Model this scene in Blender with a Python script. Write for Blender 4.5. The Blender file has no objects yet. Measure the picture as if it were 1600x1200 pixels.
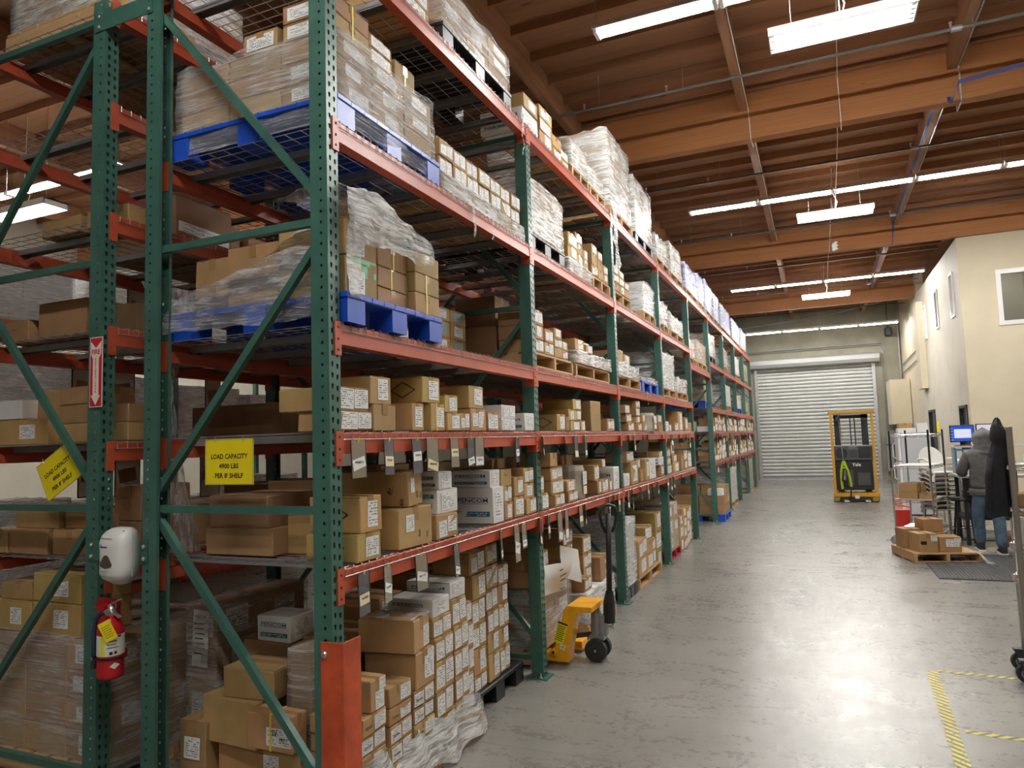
import bpy, math, random
from mathutils import Vector, Matrix
S = bpy.context.scene
COL = S.collection
PI = math.pi
rnd = random.Random(7)

# ------------------------------------------------------------------ camera
cd = bpy.data.cameras.new('camera')
cam = bpy.data.objects.new('camera', cd)
COL.objects.link(cam)
cd.sensor_fit = 'HORIZONTAL'; cd.sensor_width = 36.0
cd.lens = 36.0 * 1110.05 / 1600.0
cd.clip_start = 0.05; cd.clip_end = 200
_y, _p, _r = 0.40467, 0.0805, -0.0320
_f = Vector((-math.sin(_y)*math.cos(_p), math.cos(_y)*math.cos(_p), math.sin(_p)))
_rt = Vector((math.cos(_y), math.sin(_y), 0.0))
_up = _rt.cross(_f)
_r2 = _rt*math.cos(_r) + _up*math.sin(_r)
_u2 = -_rt*math.sin(_r) + _up*math.cos(_r)
M = Matrix.Identity(4)
for i in range(3):
    M[i][0] = _r2[i]; M[i][1] = _u2[i]; M[i][2] = -_f[i]
M.translation = Vector((2.0086, 0.1488, 1.7853))
cam.matrix_world = M
S.camera = cam

# ------------------------------------------------------------------ world and exposure
W = bpy.data.worlds.new('world'); S.world = W; W.use_nodes = True
W.node_tree.nodes['Background'].inputs[0].default_value = (0.75, 0.85, 1.0, 1)
W.node_tree.nodes['Background'].inputs[1].default_value = 0.6
S.view_settings.view_transform = 'Standard'
S.view_settings.look = 'None'
S.view_settings.gamma = 1.0
S.view_settings.use_curve_mapping = False
S.view_settings.exposure = 0.72
TUBE = 95.0
S.cycles.max_bounces = 8
S.cycles.diffuse_bounces = 4
S.cycles.transparent_max_bounces = 16
S.cycles.sample_clamp_indirect = 6.0
S.cycles.caustics_reflective = False
S.cycles.caustics_refractive = False

# ------------------------------------------------------------------ materials
class Nd:
    def __init__(s, name):
        s.m = bpy.data.materials.new(name); s.m.use_nodes = True
        s.t = s.m.node_tree; s.n = s.t.nodes; s.b = s.n['Principled BSDF']
        s.out = s.n['Material Output']
    def node(s, ty, **kw):
        n = s.n.new(ty)
        for k, v in kw.items():
            if k in n.inputs: n.inputs[k].default_value = v
            else: setattr(n, k, v)
        return n
    def link(s, a, b): s.t.links.new(a, b)
    def coords(s, kind='Object', scale=(1, 1, 1), rot=(0, 0, 0)):
        tc = s.node('ShaderNodeTexCoord'); mp = s.node('ShaderNodeMapping')
        mp.inputs['Scale'].default_value = scale; mp.inputs['Rotation'].default_value = rot
        s.link(tc.outputs[kind], mp.inputs['Vector']); return mp.outputs['Vector']
    def noise(s, vec, scale=5, detail=4, rough=0.55, dist=0.0):
        n = s.node('ShaderNodeTexNoise', Scale=scale, Detail=detail, Roughness=rough, Distortion=dist)
        s.link(vec, n.inputs['Vector']); return n.outputs['Fac']
    def ramp(s, fac, stops):
        r = s.node('ShaderNodeValToRGB'); e = r.color_ramp.elements
        while len(e) < len(stops): e.new(0.5)
        for i, (p, c) in enumerate(stops):
            e[i].position = p; e[i].color = (c[0], c[1], c[2], 1) if not isinstance(c, (int, float)) else (c, c, c, 1)
        s.link(fac, r.inputs[0]); return r.outputs[0]
    def mix(s, fac, a, b, mode='MIX'):
        n = s.node('ShaderNodeMix', data_type='RGBA', blend_type=mode)
        for sock, v in ((n.inputs[0], fac), (n.inputs[6], a), (n.inputs[7], b)):
            if hasattr(v, 'node'): s.link(v, sock)
            elif isinstance(v, (int, float)): sock.default_value = v
            else: sock.default_value = (v[0], v[1], v[2], 1)
        return n.outputs[2]
    def math(s, op, a, b=0.0, c=0.0):
        n = s.node('ShaderNodeMath', operation=op)
        for i, v in enumerate((a, b, c)):
            if hasattr(v, 'node'): s.link(v, n.inputs[i])
            else: n.inputs[i].default_value = v
        return n.outputs[0]
    def bump(s, h, strength=0.2, dist=0.01):
        n = s.node('ShaderNodeBump', Strength=strength, Distance=dist)
        s.link(h, n.inputs['Height']); s.link(n.outputs[0], s.b.inputs['Normal'])
    def base(s, c):
        if hasattr(c, 'node'): s.link(c, s.b.inputs['Base Color'])
        else: s.b.inputs['Base Color'].default_value = (c[0], c[1], c[2], 1)
    def rough(s, r):
        if hasattr(r, 'node'): s.link(r, s.b.inputs['Roughness'])
        else: s.b.inputs['Roughness'].default_value = r
def plain(name, c, rough=0.5, metal=0.0, var=0.0, scale=8, bump=0.0, coat=0.0, spec=None):
    d = Nd(name)
    d.rough(rough); d.b.inputs['Metallic'].default_value = metal
    if coat: d.b.inputs['Coat Weight'].default_value = coat
    if spec is not None: d.b.inputs['Specular IOR Level'].default_value = spec
    if var or bump:
        f = d.noise(d.coords(), scale, 5, 0.6)
        if var:
            lo = tuple(x*(1-var) for x in c); hi = tuple(min(1, x*(1+var)) for x in c)
            d.base(d.ramp(f, [(0.3, lo), (0.7, hi)]))
        else: d.base(c)
        if bump: d.bump(f, bump, 0.01)
    else: d.base(c)
    return d.m
def glow(name, c, strength, base=0.9):
    d = Nd(name); d.base((base, base, base)); d.rough(0.35)
    d.b.inputs['Emission Color'].default_value = (*c, 1)
    d.b.inputs['Emission Strength'].default_value = strength
    return d.m
MT = {}
MT['green'] = plain('green_paint', (0.046, 0.128, 0.100), 0.38, 0, 0.18, 5)
MT['orange'] = plain('orange_paint', (0.46, 0.078, 0.033), 0.40, 0, 0.12, 4)
MT['guard'] = plain('worn_orange_paint', (0.50, 0.075, 0.022), 0.45, 0, 0.3, 9)
MT['galv'] = plain('galvanised_steel', (0.36, 0.36, 0.37), 0.38, 0.55, 0.15, 12)
MT['wire'] = plain('deck_wire', (0.40, 0.38, 0.38), 0.35, 0.6)
MT['steel'] = plain('chromed_steel', (0.70, 0.70, 0.72), 0.18, 1.0)
MT['bolt'] = plain('zinc_bolt', (0.62, 0.61, 0.58), 0.35, 0.8)
MT['hole'] = plain('hole_dark', (0.02, 0.05, 0.04), 0.8)
MT['black'] = plain('black_plastic', (0.012, 0.012, 0.014), 0.45)
MT['rubber'] = plain('rubber', (0.018, 0.018, 0.018), 0.75)
MT['white'] = plain('white_plastic', (0.80, 0.79, 0.77), 0.28)
MT['paper'] = plain('white_paper', (0.80, 0.79, 0.77), 0.75)
MT['cream'] = plain('cream_paper', (0.80, 0.68, 0.42), 0.75)
MT['red'] = plain('red_enamel', (0.50, 0.012, 0.018), 0.25)
MT['yellow'] = plain('yellow_sign', (0.90, 0.72, 0.01), 0.45)
MT['ink'] = plain('black_ink', (0.015, 0.015, 0.018), 0.6)
MT['inkred'] = plain('red_ink', (0.45, 0.01, 0.03), 0.6)
MT['teal'] = plain('teal_ink', (0.015, 0.18, 0.23), 0.6)
MT['navy'] = plain('navy_ink', (0.02, 0.07, 0.16), 0.6)
MT['strap'] = plain('yellow_strap', (0.75, 0.62, 0.05), 0.4)
MT['wstrap'] = plain('white_strap', (0.75, 0.74, 0.70), 0.4)
MT['blue'] = plain('blue_plastic', (0.012, 0.075, 0.50), 0.38, 0, 0.12, 6)
MT['redpal'] = plain('red_painted_wood', (0.33, 0.02, 0.03), 0.55, 0, 0.2, 9)
MT['jack'] = plain('yellow_enamel', (0.86, 0.40, 0.01), 0.35, 0, 0.12, 12)
MT['grey'] = plain('grey_steel', (0.28, 0.28, 0.28), 0.4, 0.3)
MT['dgrey'] = plain('dark_grey_plastic', (0.05, 0.05, 0.055), 0.5)

def wood(name, c1, c2, axis=0, rough=0.6, sc=1.0, fine=1.0):
    d = Nd(name); s = [14*sc*fine, 14*sc*fine, 14*sc*fine]; s[axis] = 0.9*sc
    v = d.coords('Object', tuple(s))
    f = d.noise(v, 1.0, 6, 0.66, 0.22)
    g = d.noise(d.coords('Object', (0.7, 0.7, 0.7)), 1.2, 3)
    c = d.ramp(f, [(0.25, c1), (0.75, c2)])
    oi = d.node('ShaderNodeObjectInfo')
    k = d.math('MULTIPLY_ADD', oi.outputs['Random'], 0.34, 0.82)
    k2 = d.math('MULTIPLY_ADD', g, 0.5, 0.75)
    c = d.mix(1.0, c, d.ramp(d.math('MULTIPLY', k, k2), [(0, 0.0), (1, 1.0)]), 'MULTIPLY')
    # dark knots
    vo = d.node('ShaderNodeTexVoronoi', Scale=1.0); s2 = [5*sc]*3; s2[axis] = 1.6*sc
    d.link(d.coords('Object', tuple(s2)), vo.inputs['Vector'])
    c = d.mix(d.ramp(vo.outputs['Distance'], [(0.03, 0.65), (0.09, 0.0)]), c, tuple(x*0.25 for x in c1))
    d.base(c); d.rough(rough); d.bump(f, 0.12, 0.004)
    return d.m
MT['glulam'] = wood('glulam_wood', (0.36, 0.140, 0.040), (0.52, 0.215, 0.070), 0, 0.6, 1.0, 3.2)
MT['joist'] = wood('joist_wood', (0.24, 0.105, 0.046), (0.42, 0.200, 0.095), 0)
MT['purlin'] = wood('purlin_wood', (0.28, 0.130, 0.065), (0.48, 0.25, 0.14), 1)
MT['deckply'] = wood('roof_plywood', (0.25, 0.112, 0.050), (0.42, 0.205, 0.100), 0, 0.7, 0.5)
MT['palwood'] = wood('pallet_wood', (0.40, 0.23, 0.10), (0.62, 0.41, 0.21), 1, 0.7)
MT['palwoodx'] = wood('pallet_wood_cross', (0.40, 0.23, 0.10), (0.62, 0.41, 0.21), 0, 0.7)

def floor_mat():
    d = Nd('polished_concrete')
    v = d.coords('Object')
    big = d.noise(v, 0.55, 6, 0.6, 0.4)
    mid = d.noise(d.coords('Object', (1.6, 4.0, 1)), 1.1, 7, 0.68, 1.2)
    fine = d.noise(v, 22, 4, 0.6)
    c = d.ramp(big, [(0.32, (0.150, 0.142, 0.124)), (0.68, (0.262, 0.252, 0.230))])
    c = d.mix(d.ramp(mid, [(0.35, 0.0), (0.75, 0.42)]), c, (0.315, 0.307, 0.285))
    c = d.mix(d.ramp(fine, [(0.35, 0.32), (0.5, 0.0)]), c, (0.14, 0.128, 0.11))
    # fine crazing
    vo = d.node('ShaderNodeTexVoronoi', feature='DISTANCE_TO_EDGE', Scale=3.2)
    wv = d.node('ShaderNodeVectorMath', operation='ADD')
    no = d.node('ShaderNodeTexNoise', Scale=3.0, Detail=4.0); d.link(v, no.inputs['Vector'])
    d.link(v, wv.inputs[0]); d.link(no.outputs['Color'], wv.inputs[1]); d.link(wv.outputs[0], vo.inputs['Vector'])
    crack = d.ramp(vo.outputs['Distance'], [(0.0, 0.35), (0.012, 0.0)])
    c = d.mix(d.math('MULTIPLY', crack, d.ramp(d.noise(v, 0.8, 2), [(0.5, 0.0), (0.62, 1.0)])), c, (0.12, 0.11, 0.10))
    d.base(c)
    d.rough(d.ramp(d.math('MULTIPLY_ADD', mid, 0.6, d.math('MULTIPLY', fine, 0.4)), [(0.3, 0.20), (0.7, 0.40)]))
    d.b.inputs['Specular IOR Level'].default_value = 0.55
    d.bump(big, 0.05, 0.004)
    return d.m
MT['floor'] = floor_mat()
MT['wall'] = plain('beige_wall_paint', (0.66, 0.585, 0.43), 0.7, 0, 0.04, 2)
MT['wallwhite'] = plain('pale_wall_paint', (0.64, 0.60, 0.50), 0.7, 0, 0.06, 2)
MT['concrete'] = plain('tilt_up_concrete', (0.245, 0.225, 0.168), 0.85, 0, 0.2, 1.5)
MT['shutter'] = plain('galvanised_shutter', (0.50, 0.50, 0.48), 0.6, 0.1, 0.07, 3)
MT['tube'] = glow('fluorescent_tube', (1.0, 0.985, 0.94), TUBE)
MT['tubedim'] = glow('office_tube', (1.0, 0.97, 0.9), 9.0)
MT['reflector'] = plain('white_enamel', (0.78, 0.78, 0.76), 0.35)
MT['pipe'] = plain('black_iron_pipe', (0.10, 0.09, 0.085), 0.4, 0.5)

def kraft(name, c):
    d = Nd(name)
    oi = d.node('ShaderNodeObjectInfo')
    f = d.noise(d.coords('Object', (1, 1, 1)), 6, 5, 0.6)
    lo = tuple(x*0.86 for x in c); hi = tuple(x*1.1 for x in c)
    cc = d.ramp(f, [(0.3, lo), (0.7, hi)])
    hs = d.node('ShaderNodeHueSaturation')
    d.link(d.math('MULTIPLY_ADD', oi.outputs['Random'], 0.34, 0.80), hs.inputs['Value'])
    d.link(d.math('MULTIPLY_ADD', d.math('FRACT', d.math('MULTIPLY', oi.outputs['Random'], 7.3)), 0.03, 0.485), hs.inputs['Hue'])
    d.link(cc, hs.inputs['Color'])
    # faint corrugation relief
    w = d.node('ShaderNodeTexWave', Scale=60.0); d.link(d.coords('Object'), w.inputs['Vector'])
    d.base(hs.outputs[0]); d.rough(0.72)
    d.bump(d.math('MULTIPLY_ADD', w.outputs['Fac'], 0.04, f), 0.18, 0.006)
    return d.m
MT['kraft'] = kraft('kraft_board', (0.410, 0.248, 0.104))
MT['mustard'] = kraft('yellow_kraft_board', (0.43, 0.29, 0.100))
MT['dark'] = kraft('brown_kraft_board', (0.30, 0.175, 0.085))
MT['carton_white'] = plain('white_board', (0.72, 0.71, 0.69), 0.65, 0, 0.05, 5)
MT['greywrap'] = plain('grey_paper_wrap', (0.40, 0.37, 0.31), 0.7, 0, 0.15, 9, 0.5)
d = Nd('packing_tape'); d.base((0.36, 0.205, 0.085)); d.rough(0.22); MT['tape'] = d.m

def label_mat(name, paper, seed, dens=0.5):
    """a printed address label: rows of small print on paper (flat print)"""
    d = Nd(name)
    tc = d.node('ShaderNodeTexCoord'); sp = d.node('ShaderNodeSeparateXYZ'); d.link(tc.outputs['UV'], sp.inputs[0])
    oi = d.node('ShaderNodeObjectInfo')
    u, v = sp.outputs[0], sp.outputs[1]
    rows = d.math('MULTIPLY', v, 9.0); fr = d.math('FRACT', rows); row = d.math('FLOOR', rows)
    off = d.math('MULTIPLY', oi.outputs['Random'], 37.0)
    inrow = d.math('LESS_THAN', fr, 0.52)
    cv = d.node('ShaderNodeCombineXYZ')
    d.link(d.math('MULTIPLY', u, 22.0), cv.inputs[0]); d.link(d.math('ADD', d.math('MULTIPLY', row, 3.7), off), cv.inputs[1])
    d.link(d.math('MULTIPLY_ADD', fr, 1.1, seed), cv.inputs[2])
    n1 = d.noise(cv.outputs[0], 1.0, 2, 0.7)
    cv2 = d.node('ShaderNodeCombineXYZ')
    d.link(d.math('MULTIPLY', u, 3.2), cv2.inputs[0]); d.link(d.math('ADD', d.math('MULTIPLY', row, 5.1), off), cv2.inputs[1])
    n2 = d.noise(cv2.outputs[0], 1.0, 1, 0.5)
    ink = d.math('MULTIPLY', d.math('GREATER_THAN', n1, 0.47), d.math('GREATER_THAN', n2, dens))
    ink = d.math('MULTIPLY', ink, inrow)
    for s_, lim in ((u, 0.07), (v, 0.06)):
        ink = d.math('MULTIPLY', ink, d.math('GREATER_THAN', s_, lim))
        ink = d.math('MULTIPLY', ink, d.math('LESS_THAN', s_, 1-lim))
    d.base(d.mix(d.math('MULTIPLY', ink, 0.85), paper, (0.03, 0.03, 0.035)))
    d.rough(0.55)
    return d.m
MT['label'] = label_mat('printed_white_label', (0.80, 0.80, 0.79), 1.3, 0.46)
MT['labely'] = label_mat('printed_yellow_label', (0.72, 0.61, 0.33), 4.1, 0.46)
MT['labelb'] = label_mat('printed_blue_label', (0.27, 0.45, 0.50), 2.1, 0.46)

def film(name, tint, dens, streak=(3, 3, 26), rough=0.25, rot=(0, 0, 0)):
    """stretch film: clear sheet, whiter where it is gathered in folds"""
    d = Nd(name)
    v = d.coords('Object', streak, rot)
    f = d.noise(v, 1.6, 7, 0.68, 0.9)
    g = d.noise(d.coords('Object', (1, 1, 1)), 3.2, 4, 0.6, 0.6)
    h = d.math('MULTIPLY_ADD', f, 0.7, d.math('MULTIPLY', g, 0.3))
    d.base(tint); d.rough(rough)
    a = d.ramp(h, [(0.36, dens*0.28), (0.49, dens*0.8), (0.55, min(1, dens*1.5)), (0.62, min(1, dens*2.3))])
    d.link(a, d.b.inputs['Alpha'])
    d.bump(h, 0.9, 0.03)
    return d.m
MT['film'] = film('stretch_film', (0.90, 0.90, 0.91), 0.30, (2, 2, 42), 0.16)
MT['filmthick'] = film('white_stretch_film', (0.86, 0.86, 0.85), 0.60, (3, 3, 30), 0.18)
MT['filmblue'] = film('bluish_stretch_film', (0.55, 0.60, 0.95), 0.62, (3, 3, 14))
MT['filmclear'] = film('clear_stretch_film', (0.84, 0.80, 0.80), 0.27, (2, 2, 34), 0.14)
MT['filmtail'] = film('hanging_film', (0.88, 0.86, 0.88), 0.42, (24, 24, 2.4), 0.16)
MT['filmdrape'] = film('draped_film', (0.84, 0.85, 0.87), 0.34, (3, 3, 26), 0.16, (0, 0.42, 0))
d = Nd('tinted_sleeve'); d.base((0.16, 0.16, 0.17)); d.rough(0.15); d.b.inputs['Alpha'].default_value = 0.62; MT['sleeve'] = d.m
d = Nd('clear_sleeve'); d.base((0.42, 0.38, 0.28)); d.rough(0.15); d.b.inputs['Alpha'].default_value = 0.55; MT['sleeveclear'] = d.m
d = Nd('window_glass'); d.base((0.10, 0.11, 0.10)); d.rough(0.04); d.b.inputs['Alpha'].default_value = 0.35; MT['glass'] = d.m

# ------------------------------------------------------------------ mesh helpers
class MB:
    def __init__(s): s.v = []; s.f = []; s.mi = []; s.uv = {}
    def face(s, pts, mi=0, uv=None):
        n = len(s.v); s.v += [tuple(p) for p in pts]; s.f.append(tuple(range(n, n+len(pts)))); s.mi.append(mi)
        if uv: s.uv[len(s.f)-1] = uv
    def add(s, vs, fs, mi=0, mat=None):
        n = len(s.v)
        s.v += [tuple(mat @ Vector(p)) if mat else tuple(p) for p in vs]
        for f in fs: s.f.append(tuple(i+n for i in f)); s.mi.append(mi)
    def box(s, x0, x1, y0, y1, z0, z1, mi=0, mat=None, ch=0.0, jit=None):
        if ch <= 0:
            vs = [(x, y, z) for x in (x0, x1) for y in (y0, y1) for z in (z0, z1)]
            if jit: vs = [tuple(c+jit() for c in p) for p in vs]
            s.add(vs, [(0, 1, 3, 2), (4, 6, 7, 5), (0, 4, 5, 1), (2, 3, 7, 6), (0, 2, 6, 4), (1, 5, 7, 3)], mi, mat)
            return
        vs = []; idx = {}
        for ix, X in enumerate((x0, x1)):
            for iy, Y in enumerate((y0, y1)):
                for iz, Z in enumerate((z0, z1)):
                    j = (jit(), jit(), jit()) if jit else (0, 0, 0)
                    sx, sy, sz = (1-2*ix), (1-2*iy), (1-2*iz)
                    for a, o in enumerate(((0, sy*ch, sz*ch), (sx*ch, 0, sz*ch), (sx*ch, sy*ch, 0))):
                        idx[(ix, iy, iz, a)] = len(vs)
                        vs.append((X+o[0]+j[0], Y+o[1]+j[1], Z+o[2]+j[2]))
        fs = []
        for ax in range(3):
            o = [a for a in range(3) if a != ax]
            for sgn in (0, 1):
                q = []
                for (p, r) in ((0, 0), (1, 0), (1, 1), (0, 1)):
                    k = [0, 0, 0]; k[ax] = sgn; k[o[0]] = p; k[o[1]] = r
                    q.append(idx[(*k, ax)])
                flip = (sgn == 0) ^ (ax == 1)
                fs.append(tuple(reversed(q)) if flip else tuple(q))
        for ax in range(3):           # edge along ax
            o = [a for a in range(3) if a != ax]
            for p in (0, 1):
                for r in (0, 1):
                    k0 = [0, 0, 0]; k0[o[0]] = p; k0[o[1]] = r; k1 = list(k0); k1[ax] = 1
                    fs.append((idx[(*k0, o[0])], idx[(*k1, o[0])], idx[(*k1, o[1])], idx[(*k0, o[1])]))
        for c in [(a, b, e) for a in (0, 1) for b in (0, 1) for e in (0, 1)]:
            fs.append(tuple(idx[(*c, a)] for a in range(3)))
        s.add(vs, fs, mi, mat)
    def tube(s, pts, r, n=6, mi=0, caps=True, closed=False):
        pts = [Vector(p) for p in pts]; N = len(pts); base = len(s.v)
        rr = r if isinstance(r, (list, tuple)) else [r]*N
        ref = None
        for i, p in enumerate(pts):
            a = pts[max(i-1, 0)] if not closed else pts[i-1]
            b = pts[min(i+1, N-1)] if not closed else pts[(i+1) % N]
            t = (b-a)
            t = t.normalized() if t.length > 1e-9 else Vector((0, 0, 1))
            if ref is None: ref = t.orthogonal().normalized()
            e1 = (ref - t*ref.dot(t))
            e1 = e1.normalized() if e1.length > 1e-6 else t.orthogonal().normalized()
            ref = e1; e2 = t.cross(e1)
            for k in range(n):
                an = 2*PI*(k+0.5)/n
                s.v.append(tuple(p + (e1*math.cos(an) + e2*math.sin(an))*rr[i]))
        for i in range(N if closed else N-1):
            j = (i+1) % N
            for k in range(n):
                s.f.append((base+i*n+k, base+i*n+(k+1) % n, base+j*n+(k+1) % n, base+j*n+k)); s.mi.append(mi)
        if caps and not closed:
            s.f.append(tuple(base+k for k in reversed(range(n)))); s.mi.append(mi)
            s.f.append(tuple(base+(N-1)*n+k for k in range(n))); s.mi.append(mi)
    def lathe(s, prof, n=16, mi=0, mat=None):
        base = len(s.v); P = len(prof)
        for (r, z) in prof:
            for k in range(n):
                a = 2*PI*k/n; p = Vector((r*math.cos(a), r*math.sin(a), z))
                s.v.append(tuple(mat @ p if mat else p))
        for i in range(P-1):
            for k in range(n):
                s.f.append((base+i*n+k, base+i*n+(k+1) % n, base+(i+1)*n+(k+1) % n, base+(i+1)*n+k)); s.mi.append(mi)
        s.f.append(tuple(base+k for k in reversed(range(n)))); s.mi.append(mi)
        s.f.append(tuple(base+(P-1)*n+k for k in range(n))); s.mi.append(mi)
    def prism(s, poly, axis, a0, a1, mi=0, mat=None):
        """extrude a 2-D polygon along axis (0,1,2); the polygon holds the other two coordinates in order"""
        o = [a for a in range(3) if a != axis]; n = len(poly); vs = []
        for a in (a0, a1):
            for p in poly:
                q = [0, 0, 0]; q[axis] = a; q[o[0]] = p[0]; q[o[1]] = p[1]; vs.append(tuple(q))
        fs = [tuple(reversed(range(n))), tuple(range(n, 2*n))] + [(i, (i+1) % n, n+(i+1) % n, n+i) for i in range(n)]
        s.add(vs, fs, mi, mat)
    def mesh(s, name, mats):
        me = bpy.data.meshes.new(name)
        me.from_pydata(s.v, [], s.f)
        for m in (mats if isinstance(mats, (list, tuple)) else [mats]): me.materials.append(m)
        me.polygons.foreach_set('material_index', s.mi)
        if s.uv:
            ul = me.uv_layers.new(name='UVMap')
            for fi, uv in s.uv.items():
                for li, c in zip(me.polygons[fi].loop_indices, uv): ul.data[li].uv = c
        me.update()
        return me
    def build(s, name, mats, parent=None, loc=None, smooth=False, bev=0.0):
        me = s.mesh(name, mats)
        if smooth: me.polygons.foreach_set('use_smooth', [True]*len(me.polygons))
        return put(name, me, parent, loc)
def put(name, me, parent=None, loc=None, rot=None, scale=None):
    o = bpy.data.objects.new(name, me); COL.objects.link(o)
    if parent: o.parent = parent
    if loc is not None: o.location = loc
    if rot is not None: o.rotation_euler = rot
    if scale is not None: o.scale = scale
    return o
def tag(o, label, cat, group=None):
    o['label'] = label; o['category'] = cat
    if group: o['group'] = group
    return o
def empty(name, loc=(0, 0, 0), rz=0.0):
    o = bpy.data.objects.new(name, None); COL.objects.link(o); o.location = loc; o.rotation_euler = (0, 0, rz)
    o.empty_display_size = 0.1
    return o
def struct(o): o['kind'] = 'structure'; return o
def stuff(o): o['kind'] = 'stuff'; return o
def bevel(o, w=0.004, seg=2):
    m = o.modifiers.new('bevel', 'BEVEL'); m.width = w; m.segments = seg; m.limit_method = 'ANGLE'; return o
def copy_tree(o, parent=None):
    c = o.copy(); COL.objects.link(c)
    if parent: c.parent = parent
    for ch in list(o.children): copy_tree(ch, c)
    return c
ORD = ['first', 'second', 'third', 'fourth', 'fifth', 'sixth', 'seventh', 'eighth', 'ninth', 'tenth', 'eleventh', 'twelfth', 'thirteenth', 'fourteenth', 'fifteenth', 'sixteenth', 'seventeenth', 'eighteenth', 'nineteenth', 'twentieth']

# lettering: each string is turned into a flat mesh once and reused
_TXT = {}
def text_mesh(s, mat, bold=0.0):
    k = (s, mat.name, bold)
    if k not in _TXT:
        cu = bpy.data.curves.new('lettering', 'FONT'); cu.body = s; cu.size = 1.0; cu.align_x = 'CENTER'; cu.align_y = 'CENTER'
        cu.offset = bold; cu.resolution_u = 2
        ob = bpy.data.objects.new('lettering_source', cu); COL.objects.link(ob)
        bpy.context.view_layer.update()
        me = bpy.data.meshes.new_from_object(ob.evaluated_get(bpy.context.evaluated_depsgraph_get()))
        bpy.data.objects.remove(ob); me.materials.clear(); me.materials.append(mat)
        xs = [v.co.x for v in me.vertices] or [0, 1]; ys = [v.co.y for v in me.vertices] or [0, 1]
        _TXT[k] = (me, max(xs)-min(xs), max(ys)-min(ys))
    return _TXT[k]
def text(s, mat, parent, loc, face, w=None, h=None, bold=0.0, name='lettering', spin=0.0, tilt=0.0):
    """face: '+x' (reads from the aisle), '-y' (reads from the camera end), '+z', '-x'"""
    me, mw, mh = text_mesh(s, mat, bold)
    sx = (w/mw) if w else h/mh
    sy = (h/mh) if h else sx
    if h and not w: sx = sy
    rot = {'-y': (PI/2, 0, 0), '+x': (PI/2, 0, PI/2), '+z': (0, 0, 0), '-x': (PI/2, 0, -PI/2)}[face]
    o = put(name, me, parent, loc, None, (sx, sy, 1))
    from mathutils import Euler
    o.rotation_euler = (Euler(rot).to_matrix() @ Euler((0, 0, spin)).to_matrix()).to_euler()
    return o

# ================================================================== room shell
YE = 29.2; XL = -12.0; XR = 11.0; YB = -7.5; ZT = 6.50
fb = MB()
fb.face([(XL, YB, 0), (XR, YB, 0), (XR, YE, 0), (XL, YE, 0)])
FLOOR = struct(fb.build('floor', MT['floor']))
# saw-cut joints in the slab, sunk strips
jm = plain('joint_filler', (0.10, 0.095, 0.085), 0.8)
for yj in (4.10, 10.5, 16.9, 23.3):
    b = MB(); b.box(-0.3, XR, yj-0.0016, yj+0.0016, -0.01, 0.0006); b.build('joint', jm, FLOOR)
b = MB(); b.face([(XL, YB, ZT), (XL, YE, ZT), (XR, YE, ZT), (XR, YB, ZT)])
CEIL = struct(b.build('ceiling', MT['deckply']))
b = MB(); b.box(XL-0.2, XL, YB, YE, 0, ZT); struct(b.build('wall_left', MT['wallwhite']))
b = MB(); b.box(XR, XR+0.2, YB, 17.35, 0, ZT); struct(b.build('wall_right', MT['wall']))
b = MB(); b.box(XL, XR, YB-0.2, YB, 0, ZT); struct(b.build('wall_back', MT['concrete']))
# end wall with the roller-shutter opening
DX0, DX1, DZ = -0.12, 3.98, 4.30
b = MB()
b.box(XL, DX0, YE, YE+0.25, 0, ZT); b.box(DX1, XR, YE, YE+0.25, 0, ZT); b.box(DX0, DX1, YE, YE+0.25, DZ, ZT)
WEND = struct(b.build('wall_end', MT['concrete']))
# office block: pale side wall facing the aisle, beige front wall facing the camera
OX, OY = 4.90, 17.35; OT = 5.72
b = MB()
OW = [(18.04, 18.50, 4.20, 5.18), (20.24, 20.66, 4.24, 5.20), (22.38, 22.80, 4.22, 5.16)]   # slit windows y0 y1 z0 z1
OD = [(17.62, 18.54, 0, 2.25), (22.1, 23.3, 0, 2.28)]                                       # doorways
cuts = sorted(OW+OD)
ys = [OY] + [c for t in cuts for c in (t[0], t[1])] + [24.2]
def panel_x(b, x0, x1, y0, y1, z0, z1, holes):
    yy = sorted({y0, y1, *[h[0] for h in holes], *[h[1] for h in holes]})
    for a, c in zip(yy[:-1], yy[1:]):
        hs = sorted((h[2], h[3]) for h in holes if h[0] <= a+1e-6 and h[1] >= c-1e-6)
        z = z0
        for h in hs:
            if h[0] > z: b.box(x0, x1, a, c, z, h[0])
            z = max(z, h[1])
        if z < z1: b.box(x0, x1, a, c, z, z1)
panel_x(b, OX, OX+0.15, OY+0.15, 24.2, 0, OT, OW+OD)
WOFF = struct(b.build('wall_office_side', MT['wallwhite']))
b = MB()
FW = (5.53, 6.70, 3.83, 4.98)                                                                # front window x0 x1 z0 z1
b.box(OX, FW[0], OY, OY+0.15, 0, OT); b.box(FW[1], XR, OY, OY+0.15, 0, OT)
b.box(FW[0], FW[1], OY, OY+0.15, 0, FW[2]); b.box(FW[0], FW[1], OY, OY+0.15, FW[3], OT)
struct(b.build('wall_office_front', MT['wall']))
b = MB(); b.box(OX, XR, OY, 24.2, OT, OT+0.04); struct(b.build('trim_1', MT['wallwhite']))
b = MB(); b.box(OX+0.02, OX+0.22, 24.2, YE, 0, ZT); struct(b.build('wall_far_right', MT['wall']))
b = MB(); b.box(OX-0.16, OX+0.1, 22.95, 23.7, 2.9, 5.35); struct(b.build('trim_2', MT['wall']))      # boxed-in pilaster
b = MB(); b.box(OX-0.02, OX+0.12, OY-0.02, OY+0.13, 0, OT); 
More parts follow.
